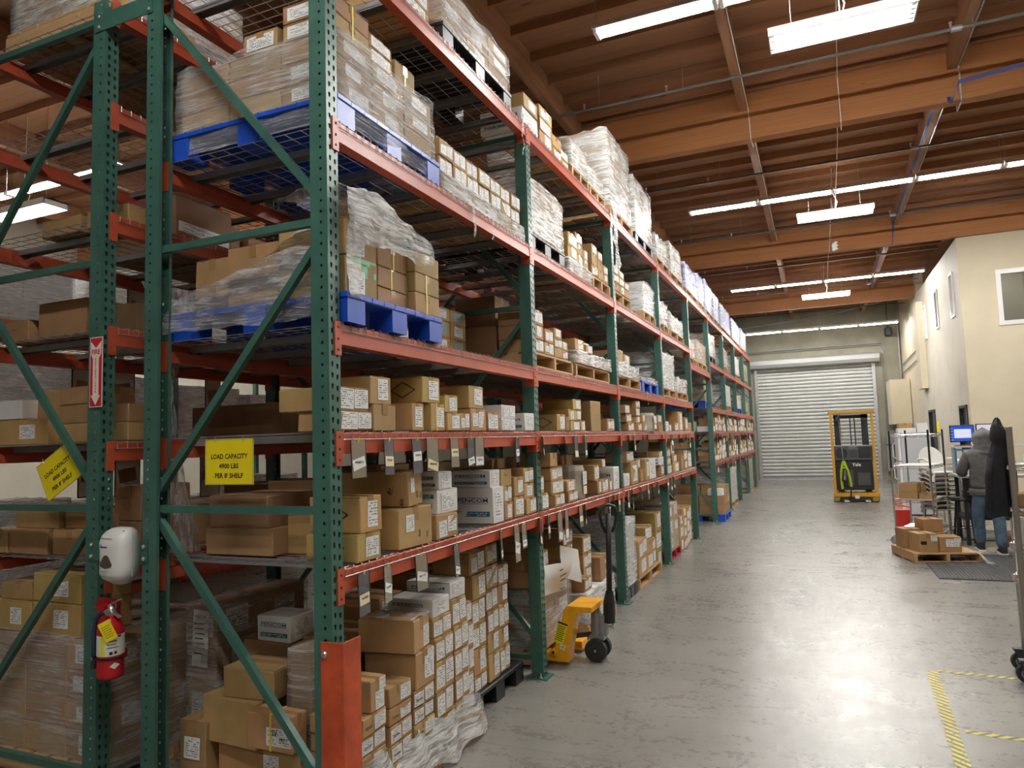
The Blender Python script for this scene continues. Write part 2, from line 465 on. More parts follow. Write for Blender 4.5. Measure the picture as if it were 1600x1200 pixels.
# windows: frame, panes
def window(name, axis, c, a0, a1, z0, z1, fr=0.07):
    b = MB()
    def bx(p0, p1, q0, q1, d=0.05):
        if axis == 'x': b.box(c-0.03, c+d, p0, p1, q0, q1)
        else: b.box(p0, p1, c-0.03, c+d, q0, q1)
    bx(a0, a1, z0, z0+fr); bx(a0, a1, z1-fr, z1); bx(a0, a0+fr, z0+fr, z1-fr); bx(a1-fr, a1, z0+fr, z1-fr)
    w = struct(b.build(name, MT['white']))
    g = MB()
    if axis == 'x': g.box(c+0.03, c+0.036, a0+fr, a1-fr, z0+fr, z1-fr)
    else: g.box(a0+fr, a1-fr, c+0.03, c+0.036, z0+fr, z1-fr)
    g.build('pane', MT['glass'], w)
    return w
for i, h in enumerate(OW): window('window_%d' % (i+1), 'x', OX, h[0], h[1], h[2], h[3], 0.05)
window('window_4', 'y', OY, *FW, 0.09)
# office interior so the panes look into a room, doors
dm = plain('black_door', (0.012, 0.012, 0.014), 0.4)
for i, h in enumerate(OD):
    b = MB(); b.box(OX-0.02, OX+0.10, h[0], h[0]+0.06, 0, h[3]); b.box(OX-0.02, OX+0.10, h[1]-0.06, h[1], 0, h[3]); b.box(OX-0.02, OX+0.10, h[0], h[1], h[3]-0.06, h[3])
    d_ = struct(b.build('door_%d' % (i+1), dm))
    b = MB(); b.box(OX+0.04, OX+0.08, h[0]+0.06, h[1]-0.06, 0.01, h[3]-0.06); b.build('door_leaf', dm, d_)
    b = MB(); b.tube([(OX+0.04, h[0]+0.14, 1.0), (OX-0.01, h[0]+0.14, 1.0), (OX-0.01, h[0]+0.26, 1.0)], 0.012); b.build('door_handle', MT['steel'], d_)
b = MB(); b.box(OX+1.6, OX+1.7, OY+0.2, 24.0, 0, OT); b.box(OX+0.2, OX+5.0, OY+2.2, OY+2.3, 3.0, OT); struct(b.build('wall_office_inner', MT['wallwhite']))

# roller shutter: corrugated curtain of slats, hood, guides, bottom bar
sh = struct(empty('door_3', (DX0, YE, 0)))
NS = 31
sl = MB(); h_ = (4.25-0.10)/NS
sl.prism([(0.045, 0.0), (0.006, h_*0.10), (-0.022, h_*0.30), (-0.030, h_*0.55), (-0.018, h_*0.80), (0.006, h_*0.92), (0.045, h_*0.99), (0.055, h_*0.99), (0.055, 0)], 0, 0.0, DX1-DX0)
slm = sl.mesh('slat', MT['shutter'])
for i in range(NS): put('slat', slm, sh, (0, 0.05, 0.10+i*h_))
b = MB(); b.box(0, DX1-DX0, 0.02, 0.09, 0.0, 0.10); b.build('bottom_bar', MT['galv'], sh)
b = MB(); b.box(-0.05, 0.06, -0.05, 0.1, 0, 4.4); b.build('guide_rail', MT['galv'], sh)
b = MB(); b.box(DX1-DX0-0.06, DX1-DX0+0.05, -0.05, 0.1, 0, 4.4); b.build('guide_rail', MT['galv'], sh)
b = MB(); b.prism([(0.0, 4.22), (-0.34, 4.26), (-0.40, 4.38), (-0.36, 4.54), (-0.22, 4.62), (0.0, 4.62)], 0, -0.25, DX1-DX0+0.2); b.build('hood', plain('hood_steel', (.30, .30, .29), .5, .2), sh)

# glulam beams across the hall, purlins between them, joists and plywood
GY = [-4.4, 2.85, 10.0, 17.2, 24.6]
for i, gy in enumerate(GY):
    b = MB(); b.box(XL, OX+0.2 if gy > 20 else XR, gy, gy+0.17, 5.75, ZT); struct(b.build('beam_%d' % (i+1), MT['glulam']))
PX = [-10.75, -8.3, -5.87, -3.43, -0.99, 1.33, 3.77, 6.2, 8.65]
BAYS = [(YB, GY[0])] + [(GY[i]+0.17, GY[i+1]) for i in range(4)] + [(GY[4]+0.17, YE)]
pm = {}
for (y0, y1) in BAYS:
    b = MB(); b.box(-0.05, 0.05, 0, y1-y0, 6.15, ZT-0.004); pm[(y0, y1)] = b.mesh('purlin', MT['purlin'])
for bi, (y0, y1) in enumerate(BAYS):
    for x in PX:
        if y0 > 17 and x > OX-0.2 : continue
        put('purlin', pm[(y0, y1)], CEIL, (x, y0, 0))
for bi, (y0, y1) in enumerate(BAYS):
    n = int((y1-y0)/0.61)
    for k in range(n+1):
        y = y0 + 0.02 + k*0.61
        if y > y1-0.05: continue
        b = MB(); b.box(XL, OX+0.2 if y > 17.3 else XR, y, y+0.04, ZT-0.115, ZT-0.002)
        b.build('joist', MT['joist'], CEIL)
    b = MB(); b.box(XL, OX+0.2 if y0 > 17 else XR, y1-0.045, y1-0.005, ZT-0.115, ZT-0.002); b.build('joist', MT['joist'], CEIL)

# ================================================================== lamps
def strip_row(y, x0, n, z=5.86, seg=1.22, lamp='tube'):
    for i in range(n):
        o = empty('strip_light', (x0+i*seg, y, z))
        b = MB(); b.prism([(-0.11, 0.03), (-0.06, 0.10), (0.06, 0.10), (0.11, 0.03), (0.10, 0.025), (0.045, 0.075), (-0.045, 0.075), (-0.10, 0.025)], 0, 0.005, seg-0.005)
        b.build('reflector', MT['reflector'], o)
        for s in (-1, 1):
            t = MB(); t.tube([(0.05, s*0.045, 0.018), (seg-0.05, s*0.045, 0.018)], 0.016, 8); t.build('tube', MT[lamp], o)
        b = MB()
        pass
        for xx in (0.012, seg-0.05):
            b = MB(); b.box(xx, xx+0.038, -0.08, 0.08, -0.002, 0.05); b.build('lamp_holder', MT['white'], o)
            b = MB(); b.tube([(xx+.02, 0, 0.10), (xx+.02, 0, ZT-z-0.002)], 0.004, 5); b.build('hanger_rod', MT['wire'], o)
        yield o
def troffer(x, y, z, ry=0.0, L=1.22):
    o = empty('hanging_light', (x, y, z))
    b = MB(); b.prism([(-0.17, 0.0), (-0.165, 0.085), (0.165, 0.085), (0.17, 0.0), (0.155, 0.0), (0.150, 0.07), (-0.150, 0.07), (-0.155, 0.0)], 0, 0, L)
    b.box(0, 0.012, -0.165, 0.165, 0, 0.085); b.box(L-0.012, L, -0.165, 0.165, 0, 0.085)
    b.build('reflector', MT['reflector'], o)
    for k in range(4):
        t = MB(); yy = -0.115+k*0.0767; t.tube([(0.06, yy, 0.03), (L-0.06, yy, 0.03)], 0.016, 8); t.build('tube', MT['tube'], o)
    for xx in (0.013, L-0.05):
        for k in range(4):
            b = MB(); b.box(xx, xx+0.037, -0.13+k*0.0767, -0.10+k*0.0767, 0.012, 0.06); b.build('lamp_holder', MT['white'], o)
    for xx in (0.2, L-0.2):
        b = MB(); b.tube([(xx, 0, 0.085), (xx, 0, ZT-0.002-z)], 0.0025, 4); b.build('hanger_wire', MT['wire'], o)
    cp = MB(); cp.tube([(0.62, 0.0, 0.085), (0.66, 0.02, 0.25), (0.58, 0, 0.5), (0.61, 0, ZT-0.12-z)], 0.006, 5); cp.build('power_cord', MT['paper'], o)
    return o
ROWN = ['nearest', 'second', 'third', 'farthest']
for r_, (y, x0, n) in enumerate(((6.86, 0.16, 4), (13.25, 0.05, 7), (21.1, -0.08, 4), (26.85, -0.2, 4))):
    for i, o in enumerate(strip_row(y, x0, n, 5.84 if r_ < 3 else 5.32)):
        tag(o, 'white fluorescent strip, %s from the racks in the %s lamp row' % (ORD[i], ROWN[r_]), 'ceiling light', 'strip lights over the aisle')
for r_, (y, x0, n) in enumerate(((0.4, -1.0, 4), (-4.6, -1.0, 4))):  # unseen rows added overhead and behind the camera to brighten camera-facing sides
    for i, o in enumerate(strip_row(y, x0, n)):
        tag(o, 'unseen fill strip added above the near end of the aisle, %s in its %s row' % (ORD[i], ORD[r_]), 'ceiling light', 'added fill strips over the near aisle')
for r_, (y, x0, n) in enumerate(((7.05, -10.6, 3), (13.25, -10.6, 3))):
    for i, o in enumerate(strip_row(y, x0, n)):
        tag(o, 'white fluorescent strip beyond the rear racks, %s in its %s row' % (ORD[i], ORD[r_]), 'ceiling light', 'strip lights over the rear aisle')
tag(troffer(1.80, 7.05, 5.42), 'hanging four tube light under the roof, the large one nearest the camera', 'ceiling light', 'hanging lights over the aisle')
tag(troffer(1.88, 13.55, 5.52), 'hanging four tube light just beyond the second lamp row', 'ceiling light', 'hanging lights over the aisle')
tag(troffer(1.80, 21.5, 5.50), 'hanging four tube light far off under the third lamp row', 'ceiling light', 'hanging lights over the aisle')
tag(troffer(-8.1, 6.1, 5.0), 'hanging four tube light seen through the racks on the left', 'ceiling light', 'hanging lights over the rear aisle')
for i, y in enumerate((18.0, 18.9)):
    for j in range(2):
        o = next(strip_row(y, 5.3+1.25*j, 1, 5.3, lamp='tubedim')); tag(o, 'white fluorescent strip inside the office behind its front window, %s of the %s pair' % (ORD[j], ('near', 'far')[i]), 'ceiling light', 'office lights')

# ================================================================== pallet racking
PITCH = 2.5146; Y1 = 2.7517
YP = [Y1 + i*PITCH for i in range(10)]              # ten frames along the aisle
TIER = {'A': 1.232, 'B': 1.850, 'C': 2.356, 'D': 3.327, 'E': 4.309}
TN = {'F': 'floor level', 'A': 'first shelf', 'B': 'second shelf', 'C': 'third shelf', 'D': 'fourth shelf', 'E': 'top shelf'}
BN = ['nearest bay', 'second bay', 'third bay', 'fourth bay', 'cross aisle bay', 'sixth bay', 'seventh bay', 'eighth bay', 'farthest bay']
PW, PD = 0.083, 0.097                                # post width along the aisle, depth across it
POST_H = 4.33

def post_mesh(H):
    """roll-formed open post: punched face with two rows of keyholes, punched sides, returned lips"""
    b = MB(); cell = 0.0508; n = int(H/cell)
    # face in plane x=0, y 0..PW, two keyholes per cell at y .022 and .061 (staggered)
    def keyhole(cy, cz):
        return [(cy-0.008, cz+0.004), (cy-0.006, cz+0.011), (cy+0.006, cz+0.011), (cy+0.008, cz+0.004), (cy+0.004, cz-0.013), (cy-0.004, cz-0.013)]
    for i in range(n):
        z0, z1 = i*cell, (i+1)*cell
        for (ya, yb, cy, dz) in ((0.0, PW/2, 0.024, 0.004), (PW/2, PW, 0.060, -0.004)):
            k = keyhole(cy, (z0+z1)/2+dz); A, B, C_, D_ = (ya, z0), (yb, z0), (yb, z1), (ya, z1)
            P = lambda q: (0, q[0], q[1])
            # ring of quads between the cell outline and the keyhole
            b.face([P(A), P(B), P(k[4]), P(k[5])]); b.face([P(B), P(C_), P(k[2]), P(k[3])]); b.face([P(B), P(k[3]), P(k[4])])
            b.face([P(C_), P(D_), P(k[1]), P(k[2])]); b.face([P(D_), P(A), P(k[5]), P(k[0])]); b.face([P(D_), P(k[0]), P(k[1])])
        # sides, one square hole per cell
        for ys_ in (0.0, PW):
            cx, cz, h = -0.036, (z0+z1)/2, 0.0058
            Q = [(-0.0, z0), (-PD, z0), (-PD, z1), (0, z1)]; q = [(cx+h, cz-h), (cx-h, cz-h), (cx-h, cz+h), (cx+h, cz+h)]
            for a in range(4):
                c = (a+1) % 4
                b.face([(Q[a][0], ys_, Q[a][1]), (Q[c][0], ys_, Q[c][1]), (q[c][0], ys_, q[c][1]), (q[a][0], ys_, q[a][1])])
    HH = n*cell
    b.face([(-PD, 0, 0), (-PD, 0.018, 0), (-PD, 0.018, HH), (-PD, 0, HH)])
    b.face([(-PD, PW, 0), (-PD, PW-0.018, 0), (-PD, PW-0.018, HH), (-PD, PW, HH)])
    return b.mesh('post', MT['green'])
POSTM = post_mesh(POST_H)
def brace_bar(p, q, w=0.036, d=0.032):
    """channel brace between two points in the frame plane (y constant), dark hollow back"""
    p, q = Vector(p), Vector(q); t = (q-p).normalized(); n = Vector((0, 1, 0)).cross(t).normalized(); e = Vector((0, 1, 0))
    b = MB(); pr = [(-w/2, 0), (w/2, 0), (w/2, d), (w/2-0.004, d), (w/2-0.004, 0.004), (-w/2+0.004, 0.004), (-w/2+0.004, d), (-w/2, d)]
    vs = [tuple(o + n*a + e*c) for o in (p, q) for (a, c) in pr]; m = len(pr)
    b.add(vs, [(i, (i+1) % m, m+(i+1) % m, m+i) for i in range(m)] + [tuple(reversed(range(m))), tuple(range(m, 2*m))])
    return b
FDEP = 1.168
BR_H = [0.14, 1.50, 2.84, 4.23]
BR_D = [((-0.1, 0.32), (-1.09, 1.44)), ((-1.09, 1.60), (-0.1, 2.72)), ((-0.1, 2.98), (-1.09, 4.12))]
def frame(x, y, label, mirror=False, lo=(0,)):
    """a welded end frame: two punched posts, braces, base plates"""
    o = empty('upright_frame', (x, y, 0))
    if mirror: pass
    put('post', POSTM, o, (0, 0, 0))
    p2 = put('post', POSTM, o, (-FDEP, PW, 0), (0, 0, PI))
    for h in BR_H: brace_bar((-0.085, 0.025, h), (-FDEP+0.085, 0.025, h)).build('brace', MT['green'], o)
    for (a, c) in BR_D:
        if mirror: a, c = (-FDEP-a[0], a[1]), (-FDEP-c[0], c[1])
        brace_bar((a[0], 0.025, a[1]), (c[0], 0.025, c[1])).build('brace', MT['green'], o)
    for xc in (-0.045, -FDEP+0.045):
        b = MB(); b.box(xc-0.085, xc+0.085, -0.035, PW+0.035, 0, 0.01); 
        pl = b.build('base_plate', MT['green'], o)
        b = MB(); b.lathe([(0.012, 0.01), (0.012, 0.022), (0.006, 0.024), (0.006, 0.045)], 6, mat=Matrix.Translation((xc+0.03, -0.02, 0))); b.build('anchor_bolt', MT['bolt'], pl)
    return tag(o, label, 'rack frame', 'green rack frames')
FRN = ['nearest the camera', 'second from the camera', 'third from the camera', 'fourth from the camera', 'on the near side of the cross aisle', 'on the far side of the cross aisle', 'third from the shutter door', 'second from last before the shutter door', 'next to last before the shutter door', 'nearest the shutter door']
FRN[6] = 'fourth from the shutter door'; FRN[7] = 'third from the shutter door'; FRN[8] = 'second from the shutter door'
for i, y in enumerate(YP): frame(0, y, 'green punched steel rack frame with diagonal braces, %s' % FRN[i])

BH, BT = 0.098, 0.058
def beam_mesh():
    b = MB(); L = PITCH-PW
    # closed box section with a step at the back for the deck
    b.prism([(0.002, -BH), (0.002, -0.004), (-0.002, 0), (-0.026, 0), (-0.026, -0.040), (-BT, -0.040), (-BT, -BH)], 1, 0.0, L)
    return b.mesh('shelf_beam', MT['orange'])
BEAMM = beam_mesh()
def conn_mesh(sgn):
    """angle connector: a leg on the post face and a leg on the bay side of the post; sgn=+1 at the beam's start"""
    b = MB()
    if sgn > 0: b.box(0.0005, 0.0065, -0.044, 0.002, -0.151, 0.008); b.box(-0.072, 0.0005, -0.003, 0.003, -0.151, 0.008)
    else: b.box(0.0005, 0.0065, -0.002, 0.044, -0.151, 0.008); b.box(-0.072, 0.0005, -0.003, 0.003, -0.151, 0.008)
    return b.mesh('connector', MT['orange'])
CON = {1: conn_mesh(1), -1: conn_mesh(-1)}
pm_ = MB()
for dz in (-0.02, -0.075, -0.125): pm_.lathe([(0.007, 0), (0.005, 0.003)], 6, mat=Matrix.Translation((0.0065, 0, dz)) @ Matrix.Rotation(PI/2, 4, 'Y'))
PINM = pm_.mesh('rivet', MT['hole'])
def beam(y, z, label, x=0.0, flip=False, pins=False):
    o = put('shelf_beam', BEAMM, None, (x, y+PW, z), None)
    if flip:
        o.location = (x, y+PITCH, z); o.rotation_euler = (0, 0, PI)
    L = PITCH-PW
    for s, yy in ((1, 0.0), (-1, L)):
        c = put('connector', CON[s], o, (0, yy, 0))
        if pins: put('rivet', PINM, c, (0, -0.021 if s > 0 else 0.021, 0))
    return tag(o, label, 'rack beam', 'orange rack beams')
def deck_mesh(Wd):
    b = MB(); r = 0.0026
    n = int(Wd/0.0635); x0, x1 = 0.007, -1.16
    def rod(p, q):
        b.tube([p, q], r, 4, caps=False)
    for i in range(n+1):
        y = 0.012 + i*(Wd-0.024)/n
        b.tube([(x0, y, -0.034), (x0, y, 0.001), (x0-0.006, y, 0.0065), (x1+0.006, y, 0.0065), (x1-0.004, y, 0.001), (x1-0.004, y, -0.034)], r, 4, caps=False)
    for k in range(12):
        x = x0-0.03 - k*(x0-x1-0.06)/11
        rod((x, 0.0, 0.0025), (x, Wd, 0.0025))
    rod((x0+0.002, 0.0, -0.032), (x0+0.002, Wd, -0.032)); rod((x1-0.006, 0, -0.032), (x1-0.006, Wd, -0.032))
    return b.mesh('wire_deck', MT['wire'])
DW = (PITCH-PW)/2 - 0.006
DECKM = deck_mesh(DW)
b = MB(); b.prism([(-0.03, -0.0005), (-0.03, -0.036), (-0.026, -0.036), (-0.026, -0.004), (0.026, -0.004), (0.026, -0.036), (0.03, -0.036), (0.03, -0.0005)], 0, -0.03, -1.14)
# prism on axis 0: polygon is (y,z)
CHANM = b.mesh('support_channel', MT['galv'])
def deck(y, z, label, x=0.0):
    o = put('wire_deck', DECKM, None, (x, y, z))
    for k in range(3): put('support_channel', CHANM, o, (0, DW*(0.17+0.33*k), 0))
    return tag(o, label, 'wire deck', 'wire shelf decks')
HALF = ['near half', 'far half']
for bi in range(9):
    tiers = dict(TIER) if bi != 4 else {'E': TIER['E'], 'D': 3.06}
    for t, z in tiers.items():
        beam(YP[bi], z, 'orange steel shelf beam along the aisle, %s, %s' % (TN[t], BN[bi]), pins=(bi == 0))
        beam(YP[bi], z, 'orange steel shelf beam along the back, %s, %s' % (TN[t], BN[bi]), x=-FDEP, flip=True)
        for h in range(2):
            if bi > 5 and t in 'EF': continue
            deck(YP[bi]+PW+0.004+h*(DW+0.004), z, 'galvanised wire shelf deck, %s of the %s, %s' % (HALF[h], TN[t], BN[bi]))
# rear row, back to back
RX = -1.493
RT = {'one': 1.205, 'two': 1.847, 'three': 2.473, 'four': 3.103, 'five': 3.732, 'six': 4.335}
RN = dict(one='first', two='second', three='third', four='fourth', five='fifth', six='sixth')
for i in range(5):
    frame(RX, YP[i], 'green rack frame of the back row, %s from the camera' % ORD[i], mirror=True)
for bi in range(4):
    for t, z in RT.items():
        beam(YP[bi], z, 'orange shelf beam on the flue side of the back row, %s level, %s' % (RN[t], BN[bi]), x=RX)
        beam(YP[bi], z, 'orange shelf beam on the far side of the back row, %s level, %s' % (RN[t], BN[bi]), x=RX-FDEP, flip=True)
        for h in range(2):
            if bi > 2: continue
            deck(YP[bi]+PW+0.004+h*(DW+0.004), z, 'wire deck of the back row, %s of its %s level, %s' % (HALF[h], RN[t], BN[bi]), x=RX)
# row spacers that tie the two rows together
for zc, w in ((4.185, 'top of the racks'), (1.285, 'hand sanitiser dispenser')):
    b = MB(); b.box(-1.575, -1.125, Y1-0.006, Y1-0.001, zc-0.05, zc+0.05)
    o = b.build('row_spacer', MT['green'])
    tag(o, 'green steel spacer plate bolted between two posts, at the %s' % w, 'row spacer', 'row spacers')
    for xx in (-1.535, -1.150):
        for dz in (-0.03, 0.03):
            b = MB(); b.lathe([(0.011, 0), (0.011, 0.006), (0.006, 0.010)], 8, mat=Matrix.Translation((xx, Y1-0.006, zc+dz)) @ Matrix.Rotation(PI/2, 4, 'X')); b.build('bolt', MT['bolt'], o)
# orange post guard at the nearest corner
b = MB()
gx0, gx1, gy0 = -0.050, 0.066, Y1-0.012
b.box(gx0, gx1, gy0-0.006, gy0, 0, 0.94); b.box(gx1-0.006, gx1, gy0, gy0+0.13, 0, 0.94)
o = tag(b.build('post_guard', MT['guard']), 'scuffed orange steel guard around the foot of the nearest post', 'post guard'); bevel(o, 0.003)
b = MB(); b.lathe([(0.016, 0), (0.016, 0.004), (0.010, 0.010)], 10, mat=Matrix.Translation((gx0+0.022, gy0-0.006, 0.885)) @ Matrix.Rotation(PI/2, 4, 'X')); b.build('bolt', MT['bolt'], o)

# ================================================================== cartons, pallets, wrapped loads
lab_q = MB(); lab_q.face([(0, -0.5, -0.5), (0, 0.5, -0.5), (0, 0.5, 0.5), (0, -0.5, 0.5)], 0, [(0, 0), (1, 0), (1, 1), (0, 1)])
lab_q.face([(0.004, -0.5, -0.5), (0.004, -0.5, 0.5), (0.004, 0.5, 0.5), (0.004, 0.5, -0.5)][::-1], 0, [(1, 0), (0, 0), (0, 1), (1, 1)][::1])
def label_mesh(mat):
    b = MB(); e = 0.5
    b.face([(1, -e, -e), (1, e, -e), (1, e, e), (1, -e, e)], 0, [(0, 0), (1, 0), (1, 1), (0, 1)])
    for p, q in (((-e, -e), (e, -e)), ((e, -e), (e, e)), ((e, e), (-e, e)), ((-e, e), (-e, -e))):
        b.face([(0, *p), (0, *q), (1, *q), (1, *p)], 0, [(0, 0)]*4)
    return b.mesh('label', mat)
LABM = {k: label_mesh(MT[k]) for k in ('label', 'labely', 'labelb')}
LABM['plain'] = label_mesh(MT['paper']); LABM['cream'] = label_mesh(MT['cream'])
STRM = {}
def paste_label(o, face, u, v, w, h, kind='label', dx=0.0, dy=0.0, spin=0.0):
    """paper label on a carton face; u,v centre in metres from the carton origin"""
    c = put('label', LABM[kind], o)
    if face == '+x': c.location = (dx, u, v); c.rotation_euler = (spin, 0, 0)
    elif face == '-y': c.location = (u, dx, v); c.rotation_euler = (0, spin, -PI/2)
    elif face == '+z': c.location = (u, v, dx); c.rotation_euler = (0, -PI/2, spin)
    c.scale = (0.0012, w, h)
    return c
def band(o, w, d, h, along, off, width, mat, name):
    """tape or strap band: over the top and down both ends"""
    b = MB(); t = 0.0012
    if name == 'tape':
        drop = min(0.07, h*0.4)
        segs = [(-w/2-t, w/2+t, h, h+t)] if along == 'x' else [(-d/2-t, d/2+t, h, h+t)]
        if along == 'x':
            b.box(-w/2-t, w/2+t, off-width/2, off+width/2, h, h+t)
            b.box(w/2, w/2+t, off-width/2, off+width/2, h-drop, h+t); b.box(-w/2-t, -w/2, off-width/2, off+width/2, h-drop, h+t)
        else:
            b.box(off-width/2, off+width/2, -d/2-t, d/2+t, h, h+t)
            b.box(off-width/2, off+width/2, d/2, d/2+t, h-drop, h+t); b.box(off-width/2, off+width/2, -d/2-t, -d/2, h-drop, h+t)
    else:
        if along == 'x':
            b.box(-w/2-t, w/2+t, off-width/2, off+width/2, h, h+2*t)
            b.box(w/2, w/2+2*t, off-width/2, off+width/2, 0, h+t); b.box(-w/2-2*t, -w/2, off-width/2, off+width/2, 0, h+t)
        else:
            b.box(off-width/2, off+width/2, -d/2-t, d/2+t, h, h+2*t)
            b.box(off-width/2, off+width/2, d/2, d/2+2*t, 0, h+t); b.box(off-width/2, off+width/2, -d/2-2*t, -d/2, 0, h+t)
    return b.build(name, mat, o)
KLOOK = {'k': 'kraft', 'm': 'mustard', 'd': 'dark brown', 'w': 'white printed', 'p': 'paper wrapped', 'r': 'large kraft', 'g': 'grey'}
KMAT = {'k': 'kraft', 'm': 'mustard', 'd': 'dark', 'w': 'carton_white', 'p': 'carton_white', 'r': 'kraft', 'g': 'greywrap', 'b': 'blue'}
LABELS = set()
NCART = [0]
JOIN = {k: MB() for k in 'kmwdl'}
def body(w, d, h, r, mat, soft=0.004):
    """folded carton: softened edges, slightly crushed corners, a seam between the top flaps"""
    b = MB(); j = lambda: r.uniform(-0.0025, 0.0025)
    ft = 0.003
    b.box(-w/2, w/2, -d/2, d/2, 0, h-ft, 0, None, min(soft, h*0.05), j)
    if w >= d:                       # flaps meet along x
        b.box(-w/2+0.002, w/2-0.002, -d/2+0.002, -0.0015, h-ft, h, 0); b.box(-w/2+0.002, w/2-0.002, 0.0015, d/2-0.002, h-ft, h, 0)
    else:
        b.box(-w/2+0.002, -0.0015, -d/2+0.002, d/2-0.002, h-ft, h, 0); b.box(0.0015, w/2-0.002, -d/2+0.002, d/2-0.002, h-ft, h, 0)
    return b
def carton(x0, x1, y0, y1, z0, z1, k='k', label=None, group=None, parts=True, seed=0, rz=0.0, parent=None, labels=None, strap=None, name=None, join=False):
    """one cardboard carton; x runs into the rack, y along the aisle"""
    r = random.Random(seed*7919+13)
    w, d, h = x1-x0, y1-y0, z1-z0
    if join: JOIN[k].box(x0, x1, y0, y1, z0, z1, 0, None, .004, lambda: r.uniform(-.002, .002)); return None
    mat = MT[KMAT[k]]
    o = body(w, d, h, r, mat).build(name or ('carton' if k not in 'wp' else 'printed_carton' if k == 'w' else 'paper_parcel'), mat, parent, ((x0+x1)/2, (y0+y1)/2, z0))
    if rz: o.rotation_euler = (0, 0, rz)
    if label:
        if label in LABELS: print('DUP', label)
        LABELS.add(label); tag(o, label, 'box', group); NCART[0] += 1
    if not parts: return o
    al = 'x' if w >= d else 'y'
    if k in 'kmrd': band(o, w, d, h, al, 0.0, 0.048 if min(w, d) > 0.15 else 0.03, MT['tape'], 'tape')
    if strap == 'y': band(o, w, d, h, 'x', r.uniform(-0.02, 0.02), 0.012, MT['strap'], 'strap')
    if strap == 'w': band(o, w, d, h, 'y', r.uniform(-0.02, 0.02), 0.012, MT['wstrap'], 'strap')
    if strap == 'Y': band(o, w, d, h, 'y', r.uniform(-0.02, 0.02), 0.012, MT['strap'], 'strap')
    if labels is None:
        labels = []
        if k == 'w': labels = [(0.0, 0.0, 0.62, 0.72)]
        elif k == 'p': labels = [(-0.2, 0.02, 0.42, 0.75), (0.26, 0.05, 0.40, 0.72)]
        elif k in 'kmr':
            q = r.random()
            if q < 0.45: labels = [(r.uniform(0.0, 0.16), r.uniform(-0.02, 0.08), r.uniform(0.46, 0.62), r.uniform(0.62, 0.8))]
            elif q < 0.8: labels = [(-0.2, r.uniform(-0.1, 0.0), 0.36, r.uniform(0.5, 0.66)), (0.23, r.uniform(0.0, 0.08), 0.40, r.uniform(0.6, 0.78))]
            elif q < 0.92: labels = [(r.uniform(-0.1, 0.1), 0.0, 0.82, 0.74)]
    for L in labels:
        u, v, lw, lh = L[:4]; kind = L[4] if len(L) > 4 else 'label'; face = L[5] if len(L) > 5 else '+x'
        sp = r.uniform(-0.04, 0.04)
        if face == '+x': paste_label(o, face, u*d, h/2+v*h, lw*d, lh*h, kind, w/2+0.0006, spin=sp)
        elif face == '-y': paste_label(o, face, u*w, h/2+v*h, lw*w, lh*h, kind, -d/2-0.0006, spin=sp)
    return o
def pencom(o, w, d, h, face='-y', flip=False):
    """teal lettering between two rules and a teal panel with two lines of small print on a white carton"""
    t = 0.0016; zt_, zb, hb = (0.64, 0.20, 0.14) if h > 0.16 else (0.66, 0.18, 0.17)
    text('PENCOM', MT['navy'], o, (0, -d/2-t, h*(zt_ if not flip else 1-zt_)), '-y', w=w*0.76, h=h*0.12, bold=0.012, spin=PI if flip else 0)
    for dz in (-0.085, 0.085):
        b = MB(); z = h*((zt_ if not flip else 1-zt_)+dz); b.box(-w*0.39, w*0.39, -d/2-t, -d/2-0.0002, z-0.0012, z+0.0012); b.build('printed_rule', MT['teal'], o)
    z0 = h*zb if not flip else h*(1-zb-hb)
    b = MB(); b.box(-w*0.40, w*0.42, -d/2-t, -d/2-0.0002, z0, z0+h*hb); pb = b.build('printed_band', MT['teal'], o)
    b = MB()
    for q, (u0, u1) in ((1, (-.36, .36)), (0, (-.36, -.06)), (0, (.10, .38))):
        zz = z0+h*hb*(0.60 if q else 0.22); n = int((u1-u0)*w/0.008)
        for i in range(n):
            if i % 5 == 4: continue
            x = u0*w+i*0.008; b.box(x, x+0.0055, -d/2-t-0.0005, -d/2-t, zz, zz+h*hb*0.16)
    stuff(b.build('small_print', MT['paper'], pb))
def diamond(o, cx, d, cz, s):
    b = MB(); y0, y1 = -d/2-0.0016, -d/2-0.0002; t = s*0.06
    pts = [(-s, 0), (0, s*0.55), (s, 0), (0, -s*0.55)]; inn = [(-s+t*2, 0), (0, s*0.55-t*1.1), (s-t*2, 0), (0, -s*0.55+t*1.1)]
    for i in range(4):
        j = (i+1) % 4
        q = [pts[i], pts[j], inn[j], inn[i]]
        b.add([(cx+p[0], yy, cz+p[1]) for yy in (y0, y1) for p in q], [(0, 1, 2, 3), (7, 6, 5, 4), (0, 4, 5, 1), (1, 5, 6, 2), (2, 6, 7, 3), (3, 7, 4, 0)])
    b.build('printed_diamond', MT['ink'], o)
def raf(o, w, d, h, face, u, v, s):
    loc = (w/2+0.0014, u, v) if face == '+x' else (u, -d/2-0.0014, v)
    text('RAF', MT['ink'], o, loc, face, w=s*1.7, h=s*0.8, bold=0.03, spin=PI/2)
    b = MB(); n = 16; a0, a1, c0, c1 = s*0.62, s*0.72, s*1.0, s*1.12
    for i in range(n):
        t0, t1 = 2*PI*i/n, 2*PI*(i+1)/n
        P = [(a0*math.cos(t0), c0*math.sin(t0)), (a1*math.cos(t0), c1*math.sin(t0)), (a1*math.cos(t1), c1*math.sin(t1)), (a0*math.cos(t1), c0*math.sin(t1))]
        if face == '+x': b.face([(w/2+0.0014, u+p[0], v+p[1]) for p in P])
        else: b.face([(u+p[0], -d/2-0.0014, v+p[1]) for p in P])
    b.build('printed_oval', MT['ink'], o)

